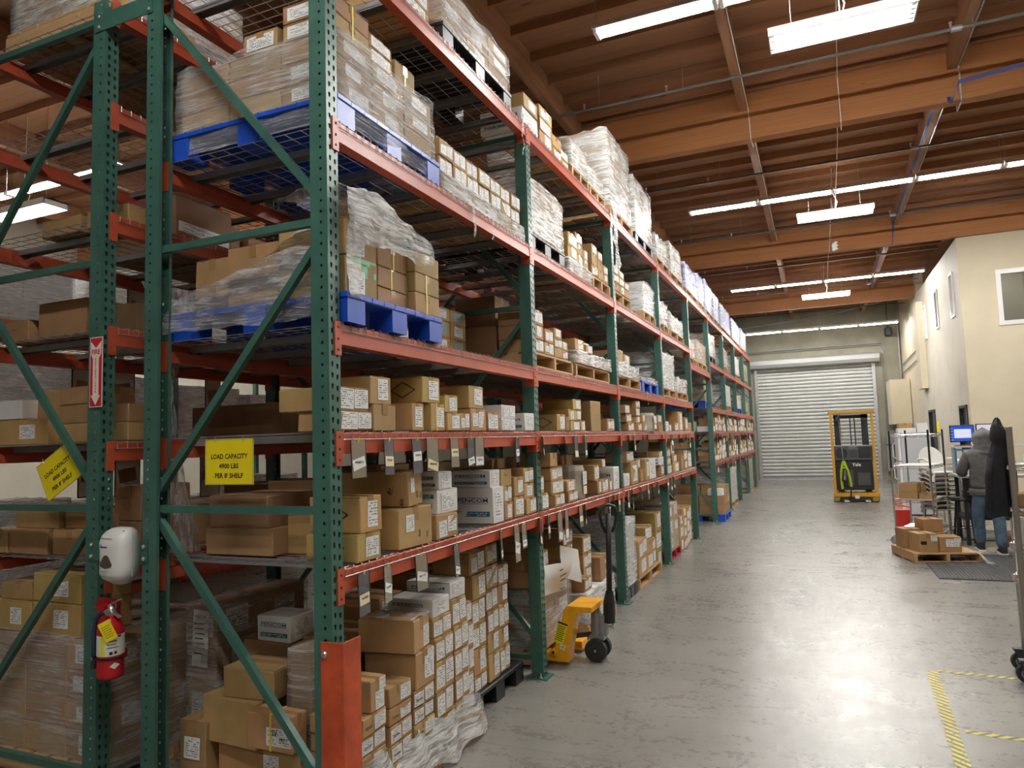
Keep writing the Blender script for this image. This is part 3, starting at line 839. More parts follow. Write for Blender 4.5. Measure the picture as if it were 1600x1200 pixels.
# ---- pallets
def pallet(x0, x1, y0, y1, z, kind, label, group='pallets', rz=0):
    """x0..x1 across the rack, y0..y1 along the aisle; returns the top height"""
    w, d = x1-x0, y1-y0; H = 0.13
    if kind in ('wood', 'red'):
        ma, mb = (MT['palwood'], MT['palwoodx']) if kind == 'wood' else (MT['redpal'], MT['redpal'])
        o = empty('pallet', ((x0+x1)/2, (y0+y1)/2, z), rz)
        n = 7
        for i in range(n):                    # deck boards run along y, seen end-on from the camera
            b = MB(); bw = w/n*0.78; cx = -w/2+w/n*(i+0.5); b.box(cx-bw/2, cx+bw/2, -d/2, d/2, H-0.018, H); b.build('deck_board', ma, o)
        for i in range(3):
            b = MB(); cy = (-d/2+0.022, 0, d/2-0.022)[i]; b.box(-w/2, w/2, cy-0.02, cy+0.02, 0.018, H-0.0181); b.build('stringer', mb, o)
        for i in range(3):
            b = MB(); cx = (-w/2+0.05, 0, w/2-0.05)[i]; b.box(cx-0.045, cx+0.045, -d/2, d/2, 0, 0.018); b.build('bottom_board', ma, o)
    else:
        m = MT[kind]; o = empty('plastic_pallet', ((x0+x1)/2, (y0+y1)/2, z), rz); H = 0.145
        b = MB(); b.box(-w/2, w/2, -d/2, d/2, H-0.032, H, 0, None, 0.006); dk = b.build('deck', m, o)
        b = MB()
        for i in range(9): b.box(-w/2+0.002+w*i/9, -w/2+0.004+w*i/9, -d/2-0.001, d/2+0.001, H-0.033, H+0.0015)
        for i in range(9): b.box(w/2-0.0005, w/2+0.0015, -d/2+d*i/9, -d/2+d*i/9+0.003, H-0.032, H)
        b.build('rib', m, dk)
        for i in range(3):
            for j in range(3):
                b = MB(); cx = (-w/2+0.075, 0, w/2-0.075)[i]; cy = (-d/2+0.075, 0, d/2-0.075)[j]
                b.prism([(cx-0.07, cy-0.07), (cx+0.07, cy-0.07), (cx+0.07, cy+0.07), (cx-0.07, cy+0.07)], 2, 0.0, H-0.0325); b.build('foot', m, o)
    tag(o, label, 'pallet', group)
    return z+H
def vnoise(x, y, z, seed=0):
    """smooth value noise"""
    from mathutils import noise as mn
    return mn.noise(Vector((x+seed*3.1, y-seed*1.7, z+seed*0.9)))
def sheet(P, nu, nv, mat, name, parent=None, amp=0.01, freq=9.0, seed=0, thick=True):
    """film sheet from a function P(u,v) with crumples"""
    vs = []; fs = []
    for i in range(nu+1):
        for j in range(nv+1):
            p = Vector(P(i/nu, j/nv)); f = freq
            p += Vector((vnoise(p.x*f, p.y*f, p.z*f, seed), vnoise(p.x*f, p.y*f, p.z*f, seed+5), vnoise(p.x*f, p.y*f, p.z*f, seed+9)))*amp
            p += Vector((vnoise(p.x*f*3, p.y*f*3, p.z*f*3, seed+2), vnoise(p.x*f*3, p.y*f*3, p.z*f*3, seed+3), 0))*amp*0.45
            vs.append(tuple(p))
    for i in range(nu):
        for j in range(nv): fs.append((i*(nv+1)+j, (i+1)*(nv+1)+j, (i+1)*(nv+1)+j+1, i*(nv+1)+j+1))
    b = MB(); b.add(vs, fs); return b.build(name, mat, parent, smooth=True)
def shell(x0, x1, y0, y1, z0, z1, mat, parent, seed=0, amp=0.012, top=True, rim=0.03, taper=0.0):
    """stretch film wound round a load: four crumpled sides with an uneven upper edge, and a closed or open top"""
    n = 11; m = 9; vs = []; fs = []; ring = []
    for a, c in (((x0, y0), (x1, y0)), ((x1, y0), (x1, y1)), ((x1, y1), (x0, y1)), ((x0, y1), (x0, y0))):
        for i in range(n): ring.append((a[0]+(c[0]-a[0])*i/n, a[1]+(c[1]-a[1])*i/n))
    N = len(ring); cx, cy = (x0+x1)/2, (y0+y1)/2
    for k in range(m+1):
        t = k/m
        for (px, py) in ring:
            zz = z0+(z1-z0)*t + (rim*vnoise(px*6, py*6, 1.0, seed) if k == m else 0)
            f = 1.0-taper*t
            q = Vector((cx+(px-cx)*f, cy+(py-cy)*f, zz))
            nn = abs(vnoise(q.x*5, q.y*5, q.z*13, seed))*amp*1.6 + vnoise(q.x*14, q.y*14, q.z*30, seed+4)*amp*0.45
            dv = Vector((px-cx, py-cy, 0)); 
            if dv.length > 0: dv.normalize()
            vs.append(tuple(q+dv*(nn+0.006)))
    for k in range(m):
        for i in range(N): fs.append((k*N+i, k*N+(i+1) % N, (k+1)*N+(i+1) % N, (k+1)*N+i))
    if top:
        c = len(vs); vs.append((cx, cy, z1+0.01))
        for i in range(N): fs.append((m*N+i, m*N+(i+1) % N, c))
    b = MB(); b.add(vs, fs); o = b.build('stretch_film', mat, parent, smooth=True)
    return o
def wrapped(x0, x1, y0, y1, z0, z1, nx, ny, nz, mat, label, k='k', seed=0, labels=True, top=True, drop=0.0, group='film wrapped loads', rim=0.03, amp=0.012, sheet_sign=False, taper=0.0):
    """a film-wrapped pallet load that moves as one: cartons inside, labels on them, film around"""
    o = empty('wrapped_load', ((x0+x1)/2, (y0+y1)/2, z0)); r = random.Random(seed+991)
    w, d, h = (x1-x0)/nx, (y1-y0)/ny, (z1-z0)/nz
    cm = body(w-0.006, d-0.006, h-0.002, r, MT[KMAT[k]]).mesh('carton', MT[KMAT[k]])
    for i in range(nx):
        for j in range(ny):
            for q in range(nz):
                if 0 < i < nx-1 and 0 < j < ny-1 and q < nz-1: continue     # nothing of these shows
                if i == 0 and nx > 2 and j > 0 and q < nz-1: continue
                c = put('carton', cm, o, (-(x1-x0)/2+(i+0.5)*w, -(y1-y0)/2+(j+0.5)*d, q*h))
                if labels and i == nx-1 and r.random() < 0.8: paste_label(c, '+x', r.uniform(-.1, .1)*d, h*0.5, d*r.uniform(.4, .65), h*r.uniform(.5, .7), 'label', (w-0.006)/2+0.001)
                if labels and j == 0 and i >= nx-1 and r.random() < 0.8: paste_label(c, '-y', r.uniform(-.05, .1)*w, h*0.5, w*r.uniform(.5, .7), h*r.uniform(.5, .7), 'label', -(d-0.006)/2-0.001)
    shell(-(x1-x0)/2-0.004, (x1-x0)/2+0.004, -(y1-y0)/2-0.004, (y1-y0)/2+0.004, -drop, (z1-z0)+0.006, mat, o, seed, amp, top, rim, taper)
    tag(o, label, 'wrapped load', group)
    return o

# carton table: (column, level, y0, y1, z0, z1, kind) on each shelf and bay, in metres
SHELF = [
('B',0,[(0,0,2.84,3.10,1.860,1.953,'k'),(0,1,2.83,3.09,1.954,2.067,'k'),(1,0,3.11,3.31,1.860,1.995,'k'),(1,1,3.09,3.28,1.996,2.133,'k'),(2,0,3.46,3.59,1.860,2.011,'k'),(3,0,3.67,3.84,1.860,2.016,'m'),(3,1,3.61,3.81,2.017,2.168,'m'),(4,0,3.86,4.03,1.860,1.966,'m'),(4,1,3.85,4.02,1.967,2.075,'m'),(5,0,4.04,4.17,1.860,1.970,'k'),(6,0,4.18,4.39,1.860,2.002,'k'),(6,1,4.17,4.37,2.003,2.148,'k'),(7,0,4.43,4.62,1.860,1.984,'k'),(8,0,4.66,4.89,1.860,1.945,'p'),(8,1,4.69,4.94,1.946,2.044,'p'),(9,0,5.08,5.28,1.860,1.995,'w')]),
('A',0,[(0,0,2.95,3.14,1.242,1.369,'m'),(0,1,2.99,3.17,1.370,1.543,'m'),(1,0,3.32,3.65,1.242,1.450,'r'),(1,1,3.42,3.58,1.451,1.632,'r'),(2,0,3.71,3.96,1.242,1.379,'k'),(2,1,3.76,4.00,1.380,1.519,'w'),(2,2,3.77,3.93,1.520,1.621,'w'),(3,0,4.47,4.65,1.242,1.482,'w'),(3,1,4.48,4.63,1.483,1.596,'w'),(4,0,4.68,4.82,1.242,1.362,'k'),(4,1,4.68,4.82,1.363,1.472,'k'),(4,2,4.65,4.82,1.473,1.592,'k'),(5,0,4.85,5.02,1.242,1.387,'k'),(5,1,4.85,5.03,1.388,1.527,'k'),(6,0,5.05,5.26,1.242,1.356,'k'),(6,1,5.04,5.26,1.357,1.469,'k'),(6,2,5.05,5.25,1.470,1.582,'k')]),
('B',1,[(0,0,5.78,5.99,1.860,2.002,'m'),(1,0,6.01,6.11,1.860,1.984,'d'),(2,0,6.15,6.42,1.860,1.953,'m'),(2,1,6.14,6.30,1.954,2.055,'m'),(3,0,6.44,6.58,1.860,1.957,'m'),(3,1,6.32,6.52,1.958,2.055,'m'),(3,2,6.28,6.51,2.056,2.152,'m'),(4,0,6.78,7.09,1.860,2.155,'k'),(5,0,7.36,7.64,1.860,1.990,'k')]),
('A',1,[(0,0,5.34,5.50,1.242,1.370,'k'),(0,1,5.34,5.48,1.371,1.503,'k'),(0,1,7.13,7.25,1.490,1.579,'k'),(1,0,5.65,5.90,1.242,1.335,'k'),(1,1,5.64,5.93,1.336,1.449,'k'),(1,2,5.64,5.93,1.450,1.564,'k'),(1,3,5.61,5.79,1.565,1.680,'k'),(2,0,6.02,6.27,1.242,1.332,'k'),(2,1,6.01,6.24,1.333,1.431,'k'),(3,0,6.36,6.61,1.242,1.542,'g'),(4,0,6.87,7.01,1.242,1.377,'k'),(4,1,6.85,7.01,1.378,1.527,'k'),(5,0,7.03,7.26,1.242,1.374,'k'),(6,0,7.29,7.41,1.242,1.358,'k'),(7,0,7.47,7.70,1.242,1.480,'w')]),
('B',2,[(0,0,8.23,8.48,1.860,1.961,'k'),(0,1,8.19,8.47,1.962,2.063,'k'),(0,2,8.15,8.36,2.064,2.165,'k'),(1,0,8.68,8.88,1.860,1.958,'k'),(1,1,8.69,8.90,1.959,2.044,'k'),(1,2,8.68,8.88,2.045,2.145,'k'),(1,3,8.70,8.90,2.146,2.231,'k'),(2,0,8.99,9.17,1.860,1.969,'k'),(2,1,9.01,9.15,1.970,2.074,'k'),(3,0,9.25,9.60,1.860,2.097,'g'),(4,0,9.92,10.18,1.860,1.972,'k'),(4,1,9.90,10.21,1.973,2.086,'k')]),
('B',3,[(0,0,10.32,10.61,1.860,2.003,'w'),(1,0,10.65,10.84,1.860,1.961,'k'),(2,0,11.16,11.43,1.860,1.995,'k'),(3,0,11.46,11.80,1.860,2.171,'k'),(4,0,11.97,12.28,1.860,2.089,'k'),(5,0,12.33,12.66,1.860,2.009,'k')]),
('A',2,[(0,0,7.92,8.15,1.242,1.382,'w'),(0,1,8.62,8.79,1.413,1.519,'k'),(1,0,8.25,8.60,1.242,1.502,'k'),(1,1,8.11,8.44,1.503,1.625,'k'),(2,0,8.76,8.90,1.242,1.398,'k'),(3,0,9.02,9.23,1.242,1.504,'k'),(4,0,9.24,9.62,1.242,1.505,'w'),(5,0,9.95,10.17,1.242,1.393,'k'),(5,1,9.89,10.16,1.394,1.508,'w'),(5,2,9.92,10.13,1.509,1.586,'k')]),
('A',3,[(0,0,10.35,10.73,1.242,1.375,'k'),(0,1,10.33,10.71,1.376,1.476,'k'),(0,2,10.32,10.75,1.477,1.612,'k'),(1,0,10.84,11.31,1.242,1.392,'m'),(1,1,10.82,11.19,1.393,1.506,'m'),(1,2,10.77,11.07,1.507,1.706,'k'),(2,0,11.49,11.72,1.242,1.475,'k'),(3,0,11.83,12.07,1.242,1.393,'k'),(3,1,11.82,12.12,1.394,1.548,'k'),(4,0,12.16,12.48,1.242,1.529,'k')])]
TAGS = [('B',0,2.94,0.129,0.176),('B',0,3.20,0.113,0.176),('B',0,3.47,0.130,0.184),('B',0,3.64,0.130,0.179),('B',0,3.90,0.105,0.170),('B',0,4.12,0.106,0.173),('B',0,4.24,0.130,0.177),('B',0,4.86,0.130,0.178),('B',1,5.38,0.127,0.188),('B',1,5.90,0.130,0.207),('B',1,6.20,0.130,0.191),('B',1,6.50,0.130,0.195),('B',2,7.74,0.081,0.209),('B',2,8.14,0.130,0.183),('B',2,8.40,0.130,0.189),('B',2,8.88,0.130,0.240),('B',2,9.11,0.130,0.191),('B',3,10.06,0.130,0.206),('B',3,10.71,0.130,0.248),('B',3,11.34,0.130,0.195),('B',3,11.71,0.130,0.202),('B',3,11.98,0.130,0.248),('B',3,12.29,0.130,0.234),('A',0,2.97,0.126,0.194),('A',0,3.17,0.130,0.176),('A',0,3.49,0.125,0.182),('A',0,3.89,0.119,0.184),('A',0,4.53,0.113,0.191),('A',0,4.80,0.130,0.251),('A',0,4.93,0.108,0.177),('A',1,5.26,0.121,0.201),('A',1,5.44,0.114,0.179),('A',1,5.70,0.130,0.235),('A',1,5.88,0.130,0.246),('A',1,6.26,0.091,0.187),('A',1,6.40,0.114,0.191),('A',1,7.21,0.118,0.162),('A',1,7.40,0.124,0.169),('A',1,7.59,0.104,0.189),('A',2,8.00,0.086,0.196),('A',2,8.19,0.120,0.234),('A',2,8.62,0.099,0.248),('A',2,8.99,0.071,0.177),('A',2,9.24,0.130,0.211),('A',2,9.60,0.130,0.168),('A',3,10.27,0.130,0.158),('A',3,10.50,0.130,0.187),('A',3,10.73,0.130,0.165),('A',3,11.33,0.130,0.162),('A',3,12.23,0.130,0.160)]

# ================================================================== goods on the shelves of the front row
LV = ['bottom', 'second up', 'third up', 'fourth up', 'fifth up', 'sixth up', 'seventh up']
def where(t, b, col, lev): return '%s in %s stack, %s, %s' % (LV[lev], ORD[col], TN[t], BN[b])
PART_TEXT = {('A', 0, 3, 0): 'P', ('A', 0, 3, 1): 'P', ('A', 0, 2, 1): 'P', ('A', 0, 2, 2): 'P', ('B', 0, 9, 0): 'P'}
sd = 0
for t, b, L in SHELF:
    seen = {}
    for (c, l, y0, y1, z0, z1, k) in L:
        sd += 1
        while (c, l) in seen: l += 1
        seen[(c, l)] = 1
        rr = random.Random(sd*31)
        dep = {'m': 0.30, 'w': 0.30, 'r': 0.42, 'g': 0.30, 'p': 0.24}.get(k, rr.uniform(0.24, 0.34))
        xf = rr.uniform(-0.014, 0.0) - (0.012 if l else 0)
        if k == 'g':
            # sack-like roll wrapped in grey paper
            o = empty('paper_bundle', (xf-0.15, (y0+y1)/2, z0))
            m = MB(); hh = z1-z0; ry = (y1-y0)/2
            m.lathe([(ry*0.96, 0), (ry, hh*0.2), (ry*0.97, hh*0.5), (ry, hh*0.85), (ry*0.9, hh)], 14, mat=Matrix.Diagonal((1.15, 1, 1, 1))); m.build('paper_wrap', MT['greywrap'], o, smooth=False)
            lb = put('label', LABM['label'], o, (ry*1.16, 0.01, hh*0.62), None, (0.0012, ry*0.9, hh*0.4)); put('label', LABM['cream'], o, (ry*1.16, 0.01, hh*0.25), None, (0.0012, ry*0.8, hh*0.25))
            tag(o, 'grey paper wrapped bundle, %s' % where(t, b, c, l), 'bundle', 'paper bundles'); continue
        st = None
        if (t, b, c, l) == ('B', 0, 3, 0): st = 'y'
        elif k == 'k' and rr.random() < 0.05: st = 'w'
        labs = None
        if k == 'm': labs = [(0.12, 0.0, 0.55, 0.72)]
        if k == 'r': labs = [(-0.18, 0.12, 0.24, 0.42)]
        if (t, b) == ('B', 0) and c == 0: labs = [(-0.22, 0.02, 0.50, 0.86), (0.26, 0.02, 0.42, 0.80)]
        o = carton(xf-dep, xf, y0, y1, z0, z1, k, '%s carton, %s' % (KLOOK[k], where(t, b, c, l)), 'cartons on the %s, %s' % (TN[t], BN[b]), seed=sd, rz=rr.uniform(-0.025, 0.025) if k != 'm' else 0, labels=labs, strap=st)
        w, d, h = dep, y1-y0, z1-z0
        if k == 'w': pencom(o, w, d, h, flip=(t, b, c, l) == ('A', 0, 2, 1))
        if k == 'm' and h > 0.11: diamond(o, 0.02 if (t, b, c) != ('A', 0, 0) else 0.0, d, h*0.52, min(h*0.6, 0.085))
        if k == 'r':
            raf(o, w, d, h, '-y', 0.10, h*0.55, 0.030); raf(o, w, d, h, '+x', d*0.1, h*0.32, 0.018); raf(o, w, d, h, '+x', d*0.34, h*0.26, 0.016)
            raf(o, w, d, h, '-y', 0.17, h*0.16, 0.018)
            if l == 1: o.rotation_euler = (0.10, 0.02, 0.05); o.location.z += 0.012
# texts on the two wide labels next to the nearest post
# cartons further back on the same shelves, in the shade
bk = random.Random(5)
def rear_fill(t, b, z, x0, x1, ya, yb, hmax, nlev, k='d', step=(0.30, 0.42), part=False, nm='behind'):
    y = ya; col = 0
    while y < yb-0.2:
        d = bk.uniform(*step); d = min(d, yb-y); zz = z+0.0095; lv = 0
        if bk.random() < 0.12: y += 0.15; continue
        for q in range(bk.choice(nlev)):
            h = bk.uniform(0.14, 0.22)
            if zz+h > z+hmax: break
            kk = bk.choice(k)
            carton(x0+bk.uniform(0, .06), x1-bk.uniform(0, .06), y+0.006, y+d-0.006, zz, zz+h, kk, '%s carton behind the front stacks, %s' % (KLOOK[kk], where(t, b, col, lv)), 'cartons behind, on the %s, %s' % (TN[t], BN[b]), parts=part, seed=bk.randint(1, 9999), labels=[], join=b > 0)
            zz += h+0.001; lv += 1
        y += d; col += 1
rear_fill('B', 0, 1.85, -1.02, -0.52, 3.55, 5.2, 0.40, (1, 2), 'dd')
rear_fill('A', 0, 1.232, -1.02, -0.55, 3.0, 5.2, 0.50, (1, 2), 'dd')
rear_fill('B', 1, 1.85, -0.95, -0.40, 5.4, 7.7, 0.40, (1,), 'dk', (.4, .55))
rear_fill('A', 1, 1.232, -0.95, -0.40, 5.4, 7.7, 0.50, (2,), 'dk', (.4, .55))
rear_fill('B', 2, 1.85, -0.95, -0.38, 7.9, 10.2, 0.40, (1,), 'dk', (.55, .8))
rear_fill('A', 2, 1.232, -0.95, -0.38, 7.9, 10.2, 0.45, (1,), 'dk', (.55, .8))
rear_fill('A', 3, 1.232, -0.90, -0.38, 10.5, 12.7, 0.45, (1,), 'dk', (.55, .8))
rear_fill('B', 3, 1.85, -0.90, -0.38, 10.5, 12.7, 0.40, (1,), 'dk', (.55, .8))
# boxes seen through the end frame on the second and first shelves
carton(-0.56, -0.30, 3.12, 3.30, 1.2415, 1.44, 'm', 'mustard carton deep on the first shelf beside the printed oval carton, nearest bay', 'cartons behind', seed=70, labels=[])
o = carton(-0.80, -0.34, 3.34, 3.62, 1.2415, 1.455, 'k', 'wide kraft carton with printed ovals and corner marks deep on the first shelf', 'cartons behind', seed=71, labels=[])
for u in (-0.18, -0.02, 0.14): raf(o, 0.46, 0.28, 0.21, '-y', u, 0.165, 0.013)
for u in (-0.10, 0.10):
    bq = MB(); bq.box(u-0.02, u+0.02, -0.1415, -0.1402, 0.01, 0.04); bq.build('printed_mark', MT['ink'], o)

# ---- floor level, nearest bay: small labelled cartons piled on two pallets
pallet(-1.0, -0.02, 2.90, 4.27, 0.0, 'wood', 'wooden pallet under the nearest floor pile of small cartons')
pallet(-1.1, -0.13, 4.36, 5.20, 0.0, 'black', 'black plastic pallet on the floor under the second pile of small cartons')
FC = [(3.00, 3.21, -0.03, [.132, .222, .332, .420, .508, .66]), (3.245, 3.45, -0.03, [.132, .205, .297, .387, .476, .572]),
      (3.475, 3.69, -0.03, [.132, .222, .306, .392, .482]), (3.715, 3.925, -0.035, [.132, .25, .398, .56, .69, .80]),
      (3.945, 4.13, -0.04, [.132, .27, .41, .56, .70, .855]), (4.15, 4.30, -0.09, [.132, .20, .35, .50, .65, .78]),
      (4.42, 4.62, -0.15, [.147, .25, .42, .58, .745, .905]), (4.645, 4.83, -0.155, [.147, .33, .47, .62, .77, .93]), (4.855, 5.03, -0.16, [.147, .32, .46, .62, .76, .90])]
for c, (y0, y1, xf, zs) in enumerate(FC):
    for l in range(len(zs)-1):
        sd += 1; rr = random.Random(sd*17)
        labs = [(-0.24, -0.04, 0.44, 0.72), (0.26, 0.04, 0.42, 0.74)] if rr.random() < 0.7 else [(0.22, 0.02, 0.46, 0.74)]
        big = (c, l) == (0, 4)
        o = carton(xf-(0.30 if not big else 0.22), xf-rr.uniform(0, 0.012), y0+(0.08 if big else 0)+rr.uniform(0, .004), y1-rr.uniform(0, .004), zs[l], zs[l+1]-0.0012, 'k', 'kraft carton with white labels, %s' % where('F', 0, c, l), 'small labelled cartons piled on the floor, nearest bay', seed=sd, rz=rr.uniform(-.03, .03), labels=labs if not big else [(0.1, -0.18, 0.55, 0.55), (0.3, 0.3, 0.4, 0.36)])
        if c < 3 and l < 4 and not big:
            text('SE912F' if c == 0 else 'SR2046', MT['ink'], o, (0.152, -(y1-y0)*0.24, (zs[l+1]-zs[l])*0.42), '+x', w=(y1-y0)*0.28, h=(zs[l+1]-zs[l])*0.14, bold=0.02)
o = carton(-0.36, -0.035, 3.50, 3.70, .4825, .668, 'k', 'wide kraft carton with a taped end, fifth up, floor pile of the nearest bay', 'wide cartons on the floor pile', seed=81, labels=[(0.2, 0.0, 0.5, 0.62), (0.3, 0.36, 0.35, 0.25)])
o = carton(-0.38, -0.05, 3.47, 3.68, .670, .845, 'k', 'wide kraft carton with film on its top, sixth up, floor pile, nearest bay', 'wide cartons on the floor pile', seed=82, labels=[(0.28, -0.12, 0.36, 0.62)], rz=0.12)
sheet(lambda u, v: (-0.04-0.30*u, 3.48+0.2*v, 0.852+0.012*math.sin(u*9)+0.01*math.sin(v*7)), 14, 10, MT['filmclear'], 'film_scrap', o, 0.012, 14, 3).matrix_parent_inverse = Matrix.LocRotScale(o.location, o.rotation_euler.to_quaternion(), None).inverted()
o = carton(-0.36, -0.06, 3.735, 3.93, .8015, .900, 'w', 'white printed carton lying flat on the floor pile beside the taller white one', 'white cartons on the floor pile', seed=83); pencom(o, 0.3, 0.195, 0.098)
o = carton(-0.36, -0.06, 3.945, 4.14, .8565, .958, 'w', 'white printed carton on the very top of the nearest floor pile', 'white cartons on the floor pile', seed=84); pencom(o, 0.3, 0.195, 0.10)
for (y0, y1, z0, z1) in ((4.40, 4.64, .907, 1.05), (4.66, 4.84, .932, 1.07)):
    sd += 1
    carton(-0.44, -0.16, y0, y1, z0, z1, 'k', 'kraft carton on top of the black pallet pile, %s of two' % ('first' if y0 < 4.5 else 'second'), 'cartons on the black pallet pile', seed=sd)
# filler piles behind these on the pallets
for i, (x0, x1, y0, y1, n, z0) in enumerate(((-0.72, -0.42, 3.42, 3.70, 4, .132), (-0.72, -0.42, 3.74, 4.0, 5, .132), (-0.95, -0.48, 4.40, 4.70, 5, .147), (-0.95, -0.48, 4.75, 5.05, 5, .147))):
    for l in range(n):
        sd += 1
        carton(x0, x1, y0, y1, z0+l*0.151, z0+l*0.151+0.15, 'k', 'kraft carton in the shade behind the floor pile, %s, pile %s' % (LV[l], ORD[i]), 'cartons behind the floor pile', seed=sd, labels=[(-0.2, 0, .4, .7), (.25, 0, .4, .7)])
def basefilm(u, v): return (-.035+.055*v+.02*math.sin(u*23), 3.02+1.26*u, .30-.05*u-.24*v+.02*math.sin(u*17))
tag(sheet(basefilm, 34, 10, MT['filmthick'], 'film_skirt', None, .014, 14, 51), 'crumpled white film round the foot of the nearest floor pile', 'plastic film')
# heap at the foot of the end frame (pallet of loose cartons)
HEAP = [(-1.14, -0.96, 2.96, 3.20, 0.132, 0.40, 'd', 'tall narrow brown carton with a printed label at the foot of the end frame'),
        (-0.74, -0.24, 2.95, 3.18-0.21, 0.132, 0.133, None, ''),
        (-0.93, -0.58, 3.02, 3.30, 0.132, 0.30, 'k', 'kraft carton under the broad one at the foot of the end frame'),
        (-1.00, -0.62, 2.98, 3.28, 0.302, 0.53, 'k', 'broad kraft carton with a taped front in the heap behind the end frame'),
        (-0.88, -0.56, 3.00, 3.26, 0.532, 0.68, 'k', 'film covered kraft carton on top of the heap behind the end frame')]
for i, (x0, x1, y0, y1, z0, z1, k, lab) in enumerate(HEAP):
    if not k: continue
    o = carton(x0, x1, y0, y1, z0, z1, k, lab, 'heap behind the end frame', seed=300+i, labels=[(0.0, 0.0, 0.6, 0.4, 'label', '-y')] if i == 0 else [], rz=(0, 0, .03, -.06, .05)[i])
o = carton(-0.56, -0.335, 2.93, 3.0-0.012, 0.132, 0.36, 'k', 'kraft carton with a green and white shipping label beside the nearest post', 'heap behind the end frame', seed=311, labels=[(-0.25, 0.1, 0.42, 0.42, 'label', '-y')], rz=0.0)
o = carton(-0.60, -0.335, 2.88, 2.99-0.002, 0.362, 0.53, 'k', 'kraft carton with a yellow strap and white end label beside the nearest post', 'heap behind the end frame', seed=312, labels=[(0.2, -0.1, 0.55, 0.5, 'label', '-y')], rz=0.0, strap='Y')
text('SV', MT['ink'], o, (0.03, -0.0575, 0.085), '-y', w=0.035, h=0.028, bold=0.02); text('PR217', MT['ink'], o, (0.085, -0.0575, 0.060), '-y', w=0.05, h=0.016, bold=0.02)
o = carton(-0.47, -0.34, 3.03, 3.28, 0.132, 0.80, 'd', 'stack wrapped in clear film standing behind the nearest post', 'heap behind the end frame', seed=313, labels=[])
shell(-0.07, 0.07, -0.13, 0.13, 0.0, 0.672, MT['filmclear'], o, 7, 0.01)
for i, (z0, z1) in enumerate(((0.682, 0.80), (0.802, 0.97))):
    pass
o = carton(-0.95, -0.72, 3.32, 3.52, 0.72+0.0, 0.86, 'w', 'small white printed carton on dark boxes deep at floor level, nearest bay', 'white cartons deep at floor level', seed=320); pencom(o, 0.23, 0.2, 0.14)
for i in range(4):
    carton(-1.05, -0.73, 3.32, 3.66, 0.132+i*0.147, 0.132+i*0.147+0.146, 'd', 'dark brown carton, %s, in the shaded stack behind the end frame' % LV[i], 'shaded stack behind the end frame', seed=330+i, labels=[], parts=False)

# ================================================================== third shelf and above
# third shelf, nearest bay: blue plastic pallet, strapped cartons, loose film thrown over them
zt = pallet(-1.10, 0.035, 2.85, 3.76, 2.3655, 'blue', 'blue plastic pallet on the third shelf, nearest bay')
C3 = [(2.90, 3.165, -0.015, 'k', [(zt, 2.70), (2.702, 2.88)], None), (3.18, 3.47, -0.02, 'k', [(zt, 2.60), (2.602, 2.71), (2.712, 2.85)], 'y'), (3.485, 3.75, 0.02, 'k', [(zt, 2.625), (2.627, 2.735), (2.737, 2.85)], 'y')]
for c, (y0, y1, xf, k, zz, st) in enumerate(C3):
    for l, (z0, z1) in enumerate(zz):
        sd += 1
        o = carton(xf-0.40, xf, y0, y1, z0+0.001, z1, k, '%s carton%s, %s' % ('kraft', ' with yellow strap' if st and not (c == 2 and l == 2) else '', where('C', 0, c, l)), 'cartons on the blue pallet', seed=sd, strap=st if not (c == 2 and l == 2) and not (c == 1 and l == 0) else None, labels=[(-0.15, -0.1, .5, .6)] if c == 0 else ([(0, .1, .5, .6, 'label', '-y')] if (c, l) == (2, 2) else []))
        if c == 0 and l == 0:
            bq = MB(); bq.box(0.2, 0.2014, -0.10, 0.13, 0.165, 0.195); bq.box(0.2, 0.2014, 0.0, 0.05, 0.10, 0.17); bq.box(0.2, 0.2014, 0.105, 0.13, 0.11, 0.17); bq.build('green_tape', plain('green_tape', (0.0, 0.28, 0.08), 0.35), o)
for c, (x0, x1, y0, y1, hs) in enumerate(((-0.80, -0.46, 2.95, 3.3, (.17, .16)), (-1.08, -0.84, 3.0, 3.3, (.16, .15)), (-0.85, -0.46, 3.33, 3.7, (.2, .2)))):
    z = zt+0.001
    for l, h in enumerate(hs):
        sd += 1
        carton(x0, x1, y0, y1, z, z+h, 'k', 'kraft carton under the loose film, %s, pile %s from the front' % (LV[l], ORD[c]), 'cartons under the loose film', seed=sd, labels=[]); z += h+0.001
# loose film: up from the pallet's back edge over the stack, a hood blown out on the aisle side
film = empty('loose_film', (-0.5, 3.2, 2.52))
def dr(u, v):      # u from the back of the shelf to the aisle, v along the aisle
    x = -1.13+1.12*u; top = 2.50+0.42*u**0.9 + 0.03*math.sin(u*7+v*3)
    if v < 0.3: return (x, 2.835-0.004*u, 2.40+(top-2.40)*(v/0.3))
    return (x, 2.84+(v-0.3)*1.0*(0.35+0.25*u), top+0.05*math.sin((v-0.3)*3))
o = sheet(dr, 30, 22, MT['filmdrape'], 'film_sheet', None, 0.016, 9, 1); o.parent = film; o.matrix_parent_inverse = Matrix.Translation((0.5, -3.2, -2.52))
def hood(u, v):    # u along the aisle, v from the rear over the top and down the aisle side
    y = 2.835+0.76*u; k = 1-0.35*u*u; t = v*1.25
    if t < .75: return (-0.40+0.60*t, y, 2.925+0.115*math.sin(min(1, .25+u*.9)*PI)*k+0.04*math.sin(t*4))
    q = (t-.75)/.5; return (0.05+.02*math.sin(q*PI), y+.03*q, 2.93+0.10*math.sin(min(1, .25+u*.9)*PI)*k-(.30-.16*u)*q)
o = sheet(hood, 26, 22, MT['filmthick'], 'film_sheet', None, 0.022, 9, 2); o.parent = film; o.matrix_parent_inverse = Matrix.Translation((0.5, -3.2, -2.52))
